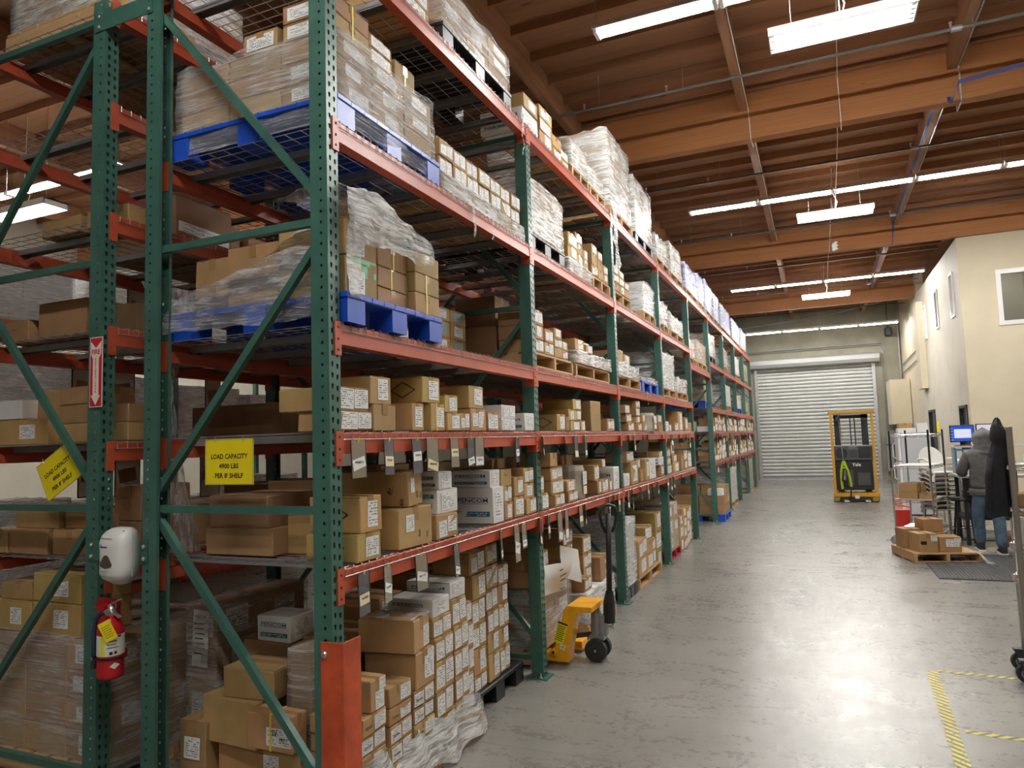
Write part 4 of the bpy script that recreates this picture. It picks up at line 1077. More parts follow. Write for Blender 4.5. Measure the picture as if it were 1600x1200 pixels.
def flap(u, v): return (0.045-0.02*v+0.015*math.sin(v*8), 2.83+0.17*u*(1-0.45*v)+0.03*v, 2.97-0.48*v)
o = sheet(flap, 10, 22, MT['filmthick'], 'film_sheet', None, 0.018, 12, 3); o.parent = film; o.matrix_parent_inverse = Matrix.Translation((0.5, -3.2, -2.52))
tag(film, 'loose clear stretch film draped over the cartons on the blue pallet, third shelf', 'plastic film')
# long tail of film hanging through the flue between the rows
def tail(u, v): return (-1.225+.03*math.sin(u*9+v*6), 2.77+(.40-.16*math.sin(v*PI))*u+.10*(1-u)*math.sin(v*PI*.8), 2.70-1.46*v)
o = sheet(tail, 12, 44, MT['filmtail'], 'hanging_film', None, 0.022, 9, 6); tag(o, 'long tail of clear film hanging through the gap between the two rack rows', 'plastic film')
# boxes further along the third shelf, set back, blue labels
for c in range(5):
    z = 2.3655
    for l in range(4 if c else 3):
        sd += 1; h = 0.10+0.012*((c*3+l) % 3); y0 = 3.86+c*0.26
        carton(-0.98+0.03*(c % 2), -0.52, y0, y0+0.25, z, z+h, 'k', 'kraft carton set back in the shade, %s' % where('C', 0, c, l), 'cartons set back on the third shelf, nearest bay', seed=sd, labels=[(0, 0, .55, .62, 'labelb' if (c+l) % 2 else 'label'), ]); z += h+0.001
# fourth shelf, nearest bay: wrapped load on a blue pallet, loose cartons on top
zt = pallet(-1.12, -0.005, 2.845, 3.85, 3.3365, 'blue', 'blue plastic pallet on the fourth shelf, nearest bay')
wrapped(-1.06, -0.03, 2.87, 3.80, zt, 3.82, 3, 3, 3, MT['film'], 'film wrapped cartons on the blue pallet, fourth shelf, nearest bay', seed=3, drop=0.13, amp=0.016, top=False, rim=0.05)
for i, (x0, x1, y0, y1, z0, z1, lab, st) in enumerate(((-0.36, -0.04, 2.875, 3.17, 3.823, 3.915, 'lower strapped kraft carton on the near corner of the wrapped load, fourth shelf', 'y'), (-0.36, -0.04, 2.875, 3.17, 3.917, 4.015, 'upper strapped kraft carton on the near corner of the wrapped load, fourth shelf', 'y'),
        (-0.36, -0.05, 3.18, 3.40, 3.823, 3.90, 'lower white labelled carton behind the strapped pair on the wrapped load', None), (-0.36, -0.05, 3.18, 3.40, 3.902, 3.975, 'upper white labelled carton behind the strapped pair on the wrapped load', None), (-0.38, -0.06, 3.45, 3.66, 3.823, 3.96, 'sagging kraft carton with yellow strap at the far corner of the wrapped load', 'y'),
        (-0.62, -0.40, 2.88, 3.15, 3.823, 3.93, 'kraft carton with a wide handwritten label on top of the wrapped load', None))):
    carton(x0, x1, y0, y1, z0, z1, 'k', lab, 'loose cartons on the wrapped load', seed=400+i, strap=st, labels=[(0, 0, .8, .75)] if i in (2, 3) else ([(0.0, 0, .8, .7, 'label', '-y')] if i in (0, 1, 5) else []))
# fourth shelf, nearest bay, far half: two layers of small cartons on a wrapped base
wrapped(-0.62, -0.02, 3.88, 5.20, 3.3365, 3.445, 2, 6, 1, MT['filmthick'], 'low wrapped base of cartons under two layers of small boxes, fourth shelf', seed=5, rim=0.01)
for l in range(2):
    for c in range(7):
        sd += 1; y0 = 3.89+c*0.185
        carton(-0.34-0.004*c, -0.03-(sd % 3)*0.004, y0, y0+0.181, 3.455+l*0.108, 3.455+l*0.108+0.107, 'k', 'kraft carton with white labels, %s row, %s from near end, fourth shelf' % (('lower', 'upper')[l], ORD[c]), 'two rows of small cartons on the fourth shelf', seed=sd, strap='w' if c == 0 else None, labels=[(-.2, 0, .4, .7), (.24, .05, .38, .75)])
carton(-0.34, -0.08, 3.95, 4.12, 3.672, 3.715, 'k', 'flat kraft carton on top of the two rows of small boxes, fourth shelf', 'flat cartons', seed=431, labels=[])
# fourth shelf beyond
zt = pallet(-1.0, -0.03, 5.36, 6.24, 3.3365, 'black', 'black plastic pallet under the tall wrapped load, fourth shelf, second bay')
wrapped(-0.95, -0.04, 5.38, 6.20, zt, 3.93, 2, 3, 3, MT['filmthick'], 'tall white wrapped load on a black pallet, fourth shelf, second bay', seed=6)
wrapped(-0.6, -0.03, 6.32, 7.05, 3.3365, 3.47, 2, 3, 1, MT['filmthick'], 'low grey wrapped layer under mustard cartons, fourth shelf, second bay', seed=7, rim=0.01)
UP = [  # tier, bay, list of (y0,y1,x0,x1,[z...],kind)
 ('D', 1, [(6.34, 6.62, -.36, -.03, [3.48, 3.60, 3.73], 'm'), (6.64, 6.85, -.34, -.05, [3.48, 3.59, 3.70, 3.80], 'k'), (6.87, 7.03, -.34, -.05, [3.48, 3.58, 3.68], 'k'), (7.10, 7.30, -.36, -.03, [3.47, 3.58, 3.70, 3.80], 'k'), (7.32, 7.50, -.36, -.03, [3.47, 3.57, 3.67, 3.77], 'k'), (7.52, 7.70, -.36, -.03, [3.47, 3.57, 3.66], 'k')]),
 ('D', 2, [(7.95, 8.18, -.36, -.03, [3.47, 3.57, 3.67, 3.77], 'k'), (8.20, 8.42, -.36, -.03, [3.47, 3.57, 3.67, 3.75], 'k'), (8.44, 8.66, -.36, -.03, [3.47, 3.57, 3.66], 'k'), (9.0, 9.3, -.7, -.25, [3.337, 3.47, 3.60], 'w'), (9.0, 9.3, -1.05, -.72, [3.337, 3.50, 3.66, 3.80], 'd')]),
 ('C', 1, [(5.38, 5.60, -.34, -.03, [2.497, 2.60, 2.72, 2.84], 'k'), (5.62, 5.84, -.34, -.03, [2.497, 2.60, 2.71], 'k'), (5.86, 6.06, -.34, -.03, [2.497, 2.58, 2.66, 2.75], 'k'), (6.08, 6.24, -.34, -.04, [2.497, 2.58, 2.66], 'k'), (5.42, 5.72, -.75, -.38, [2.497, 2.74, 2.99], 'd')]),
 ('C', 1, [(6.42, 6.72, -.36, -.03, [2.62, 2.73], 'm'), (6.78, 7.10, -.42, -.10, [2.62, 2.75], 'w'), (6.74, 6.95, -.09, -.02, [2.62, 2.70], 'm')]),
 ('C', 2, [(8.05, 8.30, -.36, -.05, [2.66, 2.80], 'k'), (8.32, 8.62, -.36, -.05, [2.66, 2.77], 'k')]),
 ('E', 1, [(5.32, 5.66, -.42, -.04, [4.319, 4.50], 'w'), (5.34, 5.64, -.36, -.03, [4.502, 4.62], 'k'), (5.70, 6.0, -.36, -.03, [4.319, 4.45, 4.57, 4.68], 'k'), (6.02, 6.24, -.3, -.03, [4.319, 4.43, 4.54], 'k'), (6.26, 6.50, -.36, -.05, [4.319, 4.42, 4.51], 'm')]),
 ('E', 0, [(3.50, 3.85, -.5, -.06, [4.319, 4.44, 4.55], 'k')])]
uc = {}
for t, bb, L in UP:
    for (y0, y1, x0, x1, zz, k) in L:
        c = uc.get((t, bb), 7 if (t, bb) in () else 0); uc[(t, bb)] = c+1
        for l in range(len(zz)-1):
            sd += 1
            o = carton(x0, x1, y0, y1, zz[l]+0.001, zz[l+1], k, '%s carton, %s' % (KLOOK[k], where(t, bb, c, l)), 'cartons on the %s, %s' % (TN[t], BN[bb]), seed=sd, parts=True, rz=random.Random(sd).uniform(-.03, .03))
            if k == 'w': pencom(o, x1-x0, y1-y0, zz[l+1]-zz[l]-0.001)
pallet(-0.9, -0.02, 7.08, 7.74, 3.3365, 'wood', 'wooden pallet under labelled cartons, fourth shelf, far end of the second bay')
pallet(-0.9, -0.02, 7.92, 8.70, 3.3365, 'wood', 'wooden pallet under labelled cartons, fourth shelf, near end of the third bay')
pallet(-0.9, -0.02, 5.36, 6.32, 2.3655, 'wood', 'wooden pallet with labelled cartons, third shelf, second bay')
pallet(-0.9, -0.02, 6.40, 7.55, 2.3655, 'wood', 'wooden pallet under a torn white wrapped load, third shelf, second bay')
wrapped(-0.8, -0.02, 6.40, 7.60, 2.4965, 2.615, 2, 4, 1, MT['filmthick'], 'torn white wrap over low cartons on a pallet, third shelf, second bay', seed=8, rim=0.03)
LOADS = [
 # x0,x1,y0,y1,zshelf,top,pallet kind,film,nx,ny,nz,kind,label
 (-.95, -.02, 7.90, 9.02, 2.3655, 2.655, 'wood', 'filmthick', 2, 3, 1, 'k', 'white wrapped heap on a pallet, third shelf, third bay'),
 (-.85, -.02, 9.10, 10.12, 2.3655, 2.56, 'blue', 'filmthick', 2, 3, 1, 'k', 'low white wrapped tote load with blue base, third shelf, third bay'),
 (-.95, -.02, 10.42, 11.45, 2.3655, 3.03, 'wood', 'filmthick', 2, 2, 3, 'w', 'tall white wrapped bundle of printed paper, third shelf, fourth bay'),
 (-.85, -.02, 11.55, 12.55, 2.3655, 2.72, 'wood', 'filmthick', 2, 3, 2, 'k', 'sloping wrapped load, third shelf, far end of the fourth bay'),
 (-.95, -.02, 9.40, 10.15, 3.3365, 3.86, 'wood', 'filmthick', 2, 2, 3, 'w', 'white wrapped load on a pallet, fourth shelf, far end of the third bay'),
 (-.95, -.03, 10.45, 11.15, 3.3365, 3.80, 'wood', 'filmthick', 2, 2, 3, 'k', 'white wrapped load on a pallet, fourth shelf, near end of the fourth bay'),
 (-.95, -.03, 11.30, 12.50, 3.3365, 3.72, 'wood', 'filmthick', 2, 3, 2, 'w', 'white sacks wrapped in film on a pallet, fourth shelf, fourth bay'),
 (-1.0, -.02, 3.96, 5.06, 4.3185, 4.76, 'black', 'film', 2, 3, 3, 'k', 'wrapped cartons on a black pallet, top shelf, nearest bay'),
 (-.95, -.03, 6.55, 7.10, 4.3185, 4.72, 'wood', 'filmthick', 2, 2, 3, 'k', 'wrapped labelled cartons, top shelf, middle of the second bay'),
 (-.95, -.03, 7.14, 7.72, 4.3185, 4.62, 'wood', 'filmthick', 2, 2, 2, 'm', 'wrapped cartons stepping down, top shelf, far end of the second bay'),
 (-1.05, -.02, 7.90, 8.95, 4.3185, 5.36, 'wood', 'filmthick', 2, 2, 4, 'k', 'very tall wrapped load with handwriting on its cartons, top shelf, third bay'),
 (-1.05, -.02, 9.12, 10.20, 4.3185, 5.22, 'black', 'filmthick', 2, 2, 3, 'k', 'tall wrapped load on a black pallet, top shelf, far end of the third bay'),
 (-.95, -.02, 10.40, 11.40, 4.3185, 4.78, 'wood', 'filmthick', 2, 2, 3, 'm', 'wrapped mustard cartons, top shelf, near end of the fourth bay'),
 (-.95, -.02, 11.50, 12.60, 4.3185, 4.92, 'wood', 'filmthick', 2, 2, 3, 'm', 'ragged wrapped load of mustard cartons, top shelf, far end of the fourth bay'),
 (-1.0, -.02, 12.95, 14.30, 4.3185, 4.90, 'wood', 'filmblue', 2, 2, 4, 'k', 'bluish wrapped load beside bare cartons, top shelf, over the cross aisle'),
 (-1.0, -.02, 14.45, 15.25, 4.3185, 5.02, 'wood', 'filmblue', 2, 2, 4, 'w', 'bluish wrapped white load, top shelf, far end over the cross aisle'),
 (-1.0, -.02, 15.45, 16.55, 4.3185, 5.06, 'wood', 'filmblue', 2, 2, 4, 'w', 'tall bluish wrapped load, top shelf, near end of the sixth bay'),
 (-1.0, -.02, 16.70, 17.75, 4.3185, 5.02, 'wood', 'filmblue', 2, 2, 4, 'w', 'tall bluish wrapped load, top shelf, far end of the sixth bay'),
 (-1.0, -.02, 17.95, 19.95, 4.3185, 5.0, 'wood', 'filmblue', 2, 2, 4, 'w', 'broad bluish wrapped load, top shelf, seventh bay'),
 (-1.0, -.02, 20.45, 22.45, 4.3185, 5.0, 'wood', 'filmblue', 2, 2, 4, 'w', 'broad bluish wrapped load, top shelf, eighth bay'),
 (-1.0, -.02, 22.95, 24.6, 4.3185, 5.05, 'wood', 'filmblue', 2, 2, 4, 'w', 'bluish wrapped load nearest the shutter door, top shelf'),
 (-.95, -.02, 12.95, 13.75, 3.0695, 3.52, 'wood', 'film', 2, 2, 2, 'k', 'cartons on a pallet over the cross aisle, near end'),
 (-.95, -.02, 13.90, 15.10, 3.0695, 3.60, 'wood', 'film', 2, 2, 3, 'k', 'open stacked cartons on a pallet over the cross aisle, far end'),
 (-.95, -.02, 15.50, 16.6, 3.3365, 3.95, 'black', 'filmthick', 2, 2, 3, 'k', 'white wrapped load, fourth shelf, sixth bay'),
 (-.95, -.02, 17.95, 18.9, 3.3365, 3.9, 'wood', 'filmthick', 2, 2, 3, 'k', 'wrapped load, fourth shelf, seventh bay'),
 (-.95, -.02, 20.45, 21.9, 3.3365, 3.95, 'wood', 'filmthick', 2, 2, 3, 'w', 'wrapped load, fourth shelf, eighth bay'),
 (-.95, -.02, 22.95, 24.6, 3.3365, 3.98, 'wood', 'film', 2, 2, 3, 'm', 'wrapped mustard load, fourth shelf, farthest bay'),
 (-1.0, -.15, 15.5, 16.9, 2.3655, 2.95, 'blue', 'filmclear', 2, 2, 2, 'k', 'cartons on a blue pallet, third shelf, sixth bay, beyond the cross aisle'),
 (-.95, -.02, 18.0, 19.2, 2.3655, 3.0, 'wood', 'filmthick', 2, 2, 3, 'w', 'white wrapped sheets, third shelf, seventh bay'),
 (-.95, -.02, 20.5, 21.9, 2.3655, 2.85, 'blue', 'filmthick', 2, 2, 2, 'k', 'white wrapped load with blue base, third shelf, eighth bay'),
 (-.95, -.02, 23.0, 24.4, 2.3655, 2.8, 'wood', 'film', 2, 2, 2, 'm', 'wrapped mustard cartons, third shelf, farthest bay'),
 # floor level
 (-1.05, -.10, 5.48, 6.30, 0.0, 0.62, 'wood', 'film', 2, 2, 3, 'k', 'film wrapped load with a white notice, floor level, behind the yellow pallet truck'),
 (-.95, .02, 6.36, 7.30, 0.0, 0.40, 'wood', 'filmthick', 2, 3, 1, 'w', 'low white wrapped load on a wooden pallet, floor level, second bay'),
 (-.95, -.02, 7.92, 8.42, 0.0, 0.86, 'black', 'filmthick', 2, 1, 4, 'w', 'tall white wrapped load on a black pallet, floor level, third bay'),
 (-.90, -.03, 10.50, 11.25, 0.0, 0.80, 'red', 'filmclear', 2, 2, 3, 'm', 'mustard cartons on a red pallet, floor level, fourth bay'),
 (-.95, -.02, 18.0, 19.6, 0.0, 0.95, 'wood', 'filmthick', 2, 2, 3, 'w', 'bulging white wrapped load on a pallet, floor level, seventh bay'),
 (-.95, -.02, 22.95, 24.5, 0.0, 1.0, 'wood', 'film', 2, 2, 3, 'k', 'brown cartons stacked at floor level, farthest bay'),
]
for i, (x0, x1, y0, y1, zs, top, pk, fm, nx, ny, nz, k, lab) in enumerate(LOADS):
    zt = pallet(x0, x1, y0, y1, zs, pk, '%s pallet under the %s' % ({'wood': 'wooden', 'black': 'black plastic', 'blue': 'blue plastic', 'red': 'red painted wooden'}[pk], (lambda q: q.split(' on a ')[0]+','+q.split(',', 1)[1] if ' on a ' in q else q)(lab.replace('film wrapped ', '').replace('wrapped ', '').replace('ragged ', '').replace('behind the yellow pallet truck', 'behind the truck'))))
    wrapped(x0+0.03, x1-0.02, y0+0.02, y1-0.02, zt, top, nx, ny, nz, MT[fm], lab, k=k, seed=20+i, drop=0.0, labels=(y0 < 13), rim=0.05, amp=0.016 if y0 > 9 else 0.013)

# ---- floor level beyond the first bay
F2 = [(5.40, 5.50, -.36, -.06, [.63, .76, .90, 1.03], 'k'), (5.52, 5.66, -.36, -.08, [.63, .77, .90], 'k'), (5.98, 6.14, -.36, -.06, [.63, .755, .87, 1.0], 'k'), (6.16, 6.28, -.36, -.08, [.63, .755, .87, .99], 'k'),
      (6.40, 6.62, -.34, -.02, [.405, .52], 'k'), (6.92, 7.26, -.36, -.02, [.405, .63], 'k'), (6.64, 6.90, -.6, -.1, [.405, .56, .70, .86], 'k'), (7.02, 7.26, -.9, -.4, [.405, .68, .95], 'd')]
for c, (y0, y1, x0, x1, zz, k) in enumerate(F2):
    for l in range(len(zz)-1):
        sd += 1
        o = carton(x0, x1, y0, y1, zz[l]+0.001, zz[l+1], k, '%s carton, %s' % (KLOOK[k], where('F', 1, c, l)), 'cartons at floor level, second bay', seed=sd, labels=None if c != 5 else [(.2, 0, .4, .6)])
        if c == 5:
            text('A', MT['ink'], o, (-0.05, -0.1716, 0.165), '-y', w=0.03, h=0.03, bold=0.02)
            for q in range(4):
                bq = MB(); bq.box(-0.10, -0.02-0.01*(q % 2), -0.1712, -0.1702, 0.125-q*0.026, 0.131-q*0.026); bq.build('printed_line', MT['ink'], o)
zt = pallet(-.9, -.02, 8.50, 9.75, 0.0, 'wood', 'wooden pallet under torn kraft cartons, floor level, third bay')
F3 = [(8.52, 9.0, -.5, -.03, [.131, .34, .56], 'k'), (9.02, 9.4, -.5, -.05, [.131, .33, .50, .66], 'k'), (9.42, 9.72, -.5, -.08, [.131, .30, .45], 'k'), (8.6, 9.0, -.95, -.55, [.131, .4, .66, .9], 'd'), (9.85, 10.2, -.5, -.1, [.001, .25, .5, .75], 'm')]
F4 = [(11.30, 11.6, -.4, -.04, [.001, .2, .4, .55], 'k'), (11.62, 11.9, -.4, -.04, [.001, .17, .34, .5, .64], 'k'), (11.92, 12.3, -.4, -.06, [.001, .2, .42], 'k'), (12.32, 12.7, -.5, -.1, [.001, .3, .6], 'm'), (11.3, 11.9, -.95, -.45, [.001, .4, .8], 'd')]
for bb, FF in ((2, F3), (3, F4)):
    for c, (y0, y1, x0, x1, zz, k) in enumerate(FF):
        for l in range(len(zz)-1):
            sd += 1
            carton(x0, x1, y0, y1, zz[l]+0.001, zz[l+1], k, '%s carton, %s' % (KLOOK[k], where('F', bb, c, l)), 'cartons at floor level, %s' % BN[bb], seed=sd, rz=random.Random(sd).uniform(-.04, .04))
zt = pallet(-.95, .14, 15.42, 16.5, 0.0, 'blue', 'blue plastic pallet on the floor at the far side of the cross aisle')
for c in range(3):
    for l in range(3 if c else 2):
        for x in range(2):
            sd += 1
            carton(-.9+x*.52, -.40+x*.52, 15.45+c*.35, 15.78+c*.35, zt+.002+l*.19, zt+.19+l*.19, 'k', 'kraft carton on the blue floor pallet, %s row, %s, pile %s' % (('back', 'front')[x], LV[l], ORD[c]), 'cartons on the blue floor pallet', seed=sd, parts=x == 1, labels=[], join=x == 0)
o = carton(-.20, .10, 15.46, 15.75, zt+.382, zt+.52, 'w', 'white carton with a black mark on the blue floor pallet, beyond the cross aisle', None, seed=990, labels=[])
text('K5', MT['ink'], o, (0, -0.1466, 0.07), '-y', w=0.10, h=0.07, bold=0.03)
# ---- small cartons of the last four bays: too many and too small to tell apart, one joined object per board colour
fr = random.Random(77); FARB = JOIN
for bb in range(5, 9):
    for t in ('A', 'B'):
        y = YP[bb]+0.13; c = 0
        while y < YP[bb]+PITCH-0.22 and c < 10:
            d = fr.uniform(0.18, 0.34); z = TIER[t]+0.0095
            for l in range(fr.choice((1, 2, 2, 3) if t == 'A' else (1, 2, 2))):
                h = fr.uniform(0.11, 0.19); k = fr.choice('kkkkkmw'); x = fr.uniform(-.03, -.005)
                FARB[k].box(x-.33, x, y, y+d-.008, z, z+h, 0, None, .004, lambda: fr.uniform(-.002, .002))
                yc = y+d*fr.uniform(.4, .6); FARB['l'].box(x+.0005, x+.0018, yc-d*.28, yc+d*.28, z+h*.15, z+h*.85)
                z += h+.001
            y += d+fr.choice((0, 0, .05)); c += 1
carton(-.95, -.42, 15.42, 15.75, 1.2415, 1.46, 'k', 'broad plain kraft carton at the near end of the first shelf beyond the cross aisle', 'plain cartons beyond the cross aisle', parts=True, seed=801, labels=[])
carton(-.90, -.45, 15.42, 15.75, 1.462, 1.64, 'k', 'smaller plain kraft carton on the broad one beyond the cross aisle', 'plain cartons beyond the cross aisle', parts=True, seed=802, labels=[])
carton(-.95, -.40, 15.40, 15.80, 1.8595, 2.08, 'w', 'white carton with a pale yellow panel beyond the cross aisle, second shelf', None, parts=True, seed=803, labels=[(-.1, 0, .3, .7, 'cream', '-y')])
# ---- hanging tags along the shelf edges
def sleeve_parts(L, w, clear):
    b = MB(); b.box(-0.0012, 0.0012, -w/2, w/2, -L, 0); bd = b.mesh('sleeve', MT['sleeveclear' if clear else 'sleeve'])
    return bd
tr = random.Random(21); tc = {}
TT = ['PR0813', 'PR1507', 'CP0878', 'PR0738', 'PR158', 'PR745', 'PR790', 'PR0642', 'IN1858', 'IN1858', 'MA1187', 'MA2210', 'PR902', 'PR915', 'PR771']
ti = 0
for (t, b_, y, w, L) in TAGS:
    w = min(w, 0.10) if b_ else w*0.92
    n = tc.get((t, b_), 0); tc[(t, b_)] = n+1
    clear = tr.random() < 0.4
    o = put('hanging_tag', sleeve_parts(L, w, clear), None, (0.015+0.002*tr.random(), y, TIER[t]-0.036), (tr.uniform(-.05, .05), -tr.uniform(0.0, 0.05), tr.uniform(-.06, .35)))
    for yy in (-w/2, w/2):
        bq = MB(); bq.box(-0.0018, 0.0018, yy-0.0025, yy+0.0025, -L, 0.002); bq.build('sleeve_edge', MT['black'], o)
    cream = tr.random() < 0.4
    hh = L*tr.uniform(.22, .30); zc = -L*tr.choice((.5, .62, .8, .82)); sp = tr.choice((0, 0, 0, -.25, .2))
    cpl = put('paper_insert', LABM['cream' if cream else 'plain'], o, (0.0014, 0, zc), (sp, 0, 0), (0.0008, w*.86, hh))
    if ti < 15 and b_ == 0 or (t == 'A' and b_ == 0):
        text(TT[ti % 15], MT['ink'], o, (0.0032, 0, zc+hh*.1), '+x', w=w*.55, h=hh*.24, bold=0.02, spin=0)
    ti += 1
    bq = MB(); bq.tube([(0.004, -.006, -.008), (0.006, .004, .006), (-0.002, .010, .012)], .0022, 5); bq.build('twist_tie', MT['strap'], o)
    tag(o, '%s tag sleeve with %s insert, %s along the %s edge, %s' % ('clear' if clear else 'smoky', 'cream' if cream else 'white', ORD[n], TN[t], BN[b_]), 'tag', 'tag sleeves on the %s, %s' % (TN[t], BN[b_]))
for bb in range(5, 9):
    for t in ('A', 'B'):
        for n in range(5):
            y = YP[bb]+.3+n*.45+tr.uniform(-.1, .1); L = tr.uniform(.16, .26)
            o = put('hanging_tag', sleeve_parts(L, .09, False), None, (0.015, y, TIER[t]-.036), (0, 0, tr.uniform(-.1, .4)))
            put('paper_insert', LABM['plain'], o, (0.0014, 0, -L*.7), None, (0.0008, .078, L*.5))
            tag(o, 'tag sleeve with white insert, %s along the %s edge, %s' % (ORD[n], TN[t], BN[bb]), 'tag', 'tag sleeves on the %s, %s' % (TN[t], BN[bb]))
# film tails hanging from the edges
for i, (y, z0, z1, w, lab) in enumerate(((7.76, 4.40, 3.62, .24, 'long strip of torn film hanging from the top shelf at the third frame'), (4.25, 3.36, 3.12, .07, 'short tail of torn film hanging from the fourth shelf, nearest bay'), (4.55, 3.36, 3.18, .05, 'second short tail of film hanging from the fourth shelf, nearest bay'), (5.18, 4.36, 4.02, .05, 'thin twisted film tail hanging from the top shelf beside the second frame'), (9.2, 2.38, 2.2, .05, 'short film tail hanging from the third shelf, third bay'))):
    def P(u, v, y=y, z0=z0, z1=z1, w=w): return ((0.055 if w > .1 else .014)+(0.02 if w > .1 else .008)*abs(math.sin(v*6)), y+w*(u-.5)*(1-.3*math.sin(v*3))*(1.0 if w > .1 else 1-.6*v), z0+(z1-z0)*v)
    o = sheet(P, 8, 26, MT['filmthick'], 'film_tail', None, 0.02 if w > .1 else .012, 12, 30+i); tag(o, lab, 'plastic film', 'film tails')
# ---- back row goods, seen through the end frames
G2 = [(-2.55, -2.22, 2.88, 3.2, [.78, .95], 'm', 1), (-2.20, -1.80, 2.88, 3.2, [.78, .96, 1.12], 'm', 1), (-2.52, -2.24, 2.9, 3.2, [.952, 1.05], 'k', 0),
      (-2.60, -2.48, 2.9, 3.2, [1.2155, 1.36], 'k', 0), (-2.46, -2.12, 2.9, 3.2, [1.2155, 1.365], 'k', 0), (-2.10, -1.82, 2.92, 3.2, [1.2155, 1.365], 'k', 0), (-2.44, -2.06, 2.92, 3.2, [1.367, 1.475], 'k', 0), (-2.04, -1.72, 2.95, 3.2, [1.367, 1.46], 'k', 0), (-1.76, -1.55, 3.05, 3.4, [1.2155, 1.40, 1.60], 'd', 0),
      (-2.60, -2.13, 2.9, 3.15, [1.8575, 2.01], 'm', 1), (-2.60, -2.38, 2.9, 3.1, [2.012, 2.13], 'w', 0), (-2.11, -1.79, 2.95, 3.2, [1.8575, 1.97, 2.08, 2.185], 'k', 0), (-2.40, -2.13, 3.0, 3.2, [2.012, 2.18], 'k', 0), (-1.77, -1.53, 2.95, 3.2, [1.8575, 1.965, 2.07], 'k', 0),
      (-2.27, -1.85, 2.92, 3.25, [2.4835, 2.70], 'k', 0), (-2.62, -2.36, 2.92, 3.2, [2.4835, 2.62], 'k', 0), (-1.83, -1.66, 3.1, 3.4, [2.4835, 2.68], 'd', 0),
      (-2.30, -1.95, 2.95, 3.2, [3.1135, 3.22], 'k', 0), (-1.90, -1.70, 2.95, 3.2, [3.1135, 3.22], 'k', 0), (-1.66, -1.55, 2.95, 3.2, [3.1135, 3.22], 'k', 0)]
LVN = ['floor', 'first', 'second', 'third', 'fourth', 'fifth', 'sixth']
gc = {}
for (x0, x1, y0, y1, zz, k, lb) in G2:
    for l in range(len(zz)-1):
        sd += 1; lv = 0 if zz[0] < 1.2 else 1 if zz[0] < 1.8 else 2 if zz[0] < 2.4 else 3 if zz[0] < 3.0 else 4
        n = gc.get(lv, 0); gc[lv] = n+1
        o = carton(x0, x1, y0, y1, zz[l]+.0005, zz[l+1], k, '%s carton in the back row, %s level, number %s from the wall side' % (KLOOK[k], LVN[lv], ORD[n]), 'cartons at the near end of the back row', seed=sd, labels=[(.1, 0, .3, .55, 'label', '-y')] if lb else [])
rw = random.Random(3)
for lv, z in ((1, 1.205), (2, 1.847), (3, 2.473), (4, 3.103)):
    y = 3.45; n = 0
    while y < 7.5:
        if 5.0 < y < 5.4: y = 5.4
        d = rw.uniform(.35, .5); h = rw.uniform(.16, .3); sd += 1
        if rw.random() < .55:
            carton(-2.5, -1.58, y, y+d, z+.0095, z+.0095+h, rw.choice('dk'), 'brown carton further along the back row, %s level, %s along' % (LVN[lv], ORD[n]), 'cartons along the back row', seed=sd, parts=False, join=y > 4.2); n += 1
        y += d+rw.uniform(.05, .4)
# boxes on the fourth level of the back row behind the nearest posts
o = carton(-1.70, -1.52, 3.25, 3.7, 3.1135, 3.36, 'd', 'dark carton with a white handwritten label, fourth level of the back row', None, seed=860, labels=[(0.0, -.3, .9, .3, 'label')])
# film wrapped loads at the foot of the back row and across the flue
zt = pallet(-2.62, -1.55, 2.86, 3.75, 0, 'wood', 'wooden pallet under the big wrapped load at the foot of the back row')
o = wrapped(-2.60, -1.56, 2.88, 3.72, zt, .775, 3, 2, 4, MT['filmclear'], 'big film wrapped load of cartons at the foot of the back row', seed=90, labels=True, drop=.05)
zt = pallet(-1.46, -.88+.0, 3.40-.0, 4.2, 0, 'wood', 'wooden pallet in the gap between the two rack rows') if False else 0
# top of the back row: open pallet with film rolls and a lilac sheet
zt = pallet(-2.62, -1.55, 2.9, 3.9, 4.3445, 'wood', 'wooden pallet on top of the back row')
wrapped(-2.58, -1.58, 2.92, 3.85, zt, 4.85, 2, 2, 2, MT['filmthick'], 'bluish white wrapped load on top of the back row', seed=91, drop=.1)
# ---- the aisle behind: wrapped loads on another rack, and document sleeves on the back beams
ra = None; RB = []
for i, (y0, w) in enumerate(((2.2, 1.1), (3.45, 1.1), (4.8, 1.2), (6.15, 1.1), (7.5, 1.2), (8.9, 1.1))):
    for j, z0 in enumerate((0.14, 1.9, 3.32)):
        lab = 'pale wrapped load across the rear aisle, %s level, %s along' % (('floor', 'middle', 'upper')[j], ORD[i])
        if ra is None: ra = wrapped(-7.3, -6.3, y0, y0+1.1, z0, z0+.95, 2, 2, 3, MT['filmthick'], lab, k='w', seed=95, labels=True, group='wrapped loads across the rear aisle'); c = ra
        else: c = copy_tree(ra)
        c.location = (-6.8, y0+.55, z0); c['label'] = lab; c.scale = (1, w/1.1, (1.2, .95, .85)[j]*(0.85+.07*((i*3+j) % 4)))
for i, (y0, y1) in enumerate(((2.1, 4.65), (4.75, 7.35), (7.45, 10.1))):
    for j, zz in enumerate((.0, 1.80, 3.22)):
        bq = MB(); bq.box(-6.28, -6.2, y0, y1-.02, zz+.005, zz+.1); bq.box(-7.35, -7.27, y0, y1-.02, zz+.005, zz+.1); bq.box(-7.27, -6.28, y0, y1-.02, zz+.06, zz+.098)
        tag(bq.build('rack_shelf', MT['orange']), 'orange rack shelf across the rear aisle, %s level, %s along' % (('floor', 'middle', 'upper')[j], ORD[i]), 'rack shelf', 'rear aisle shelves')
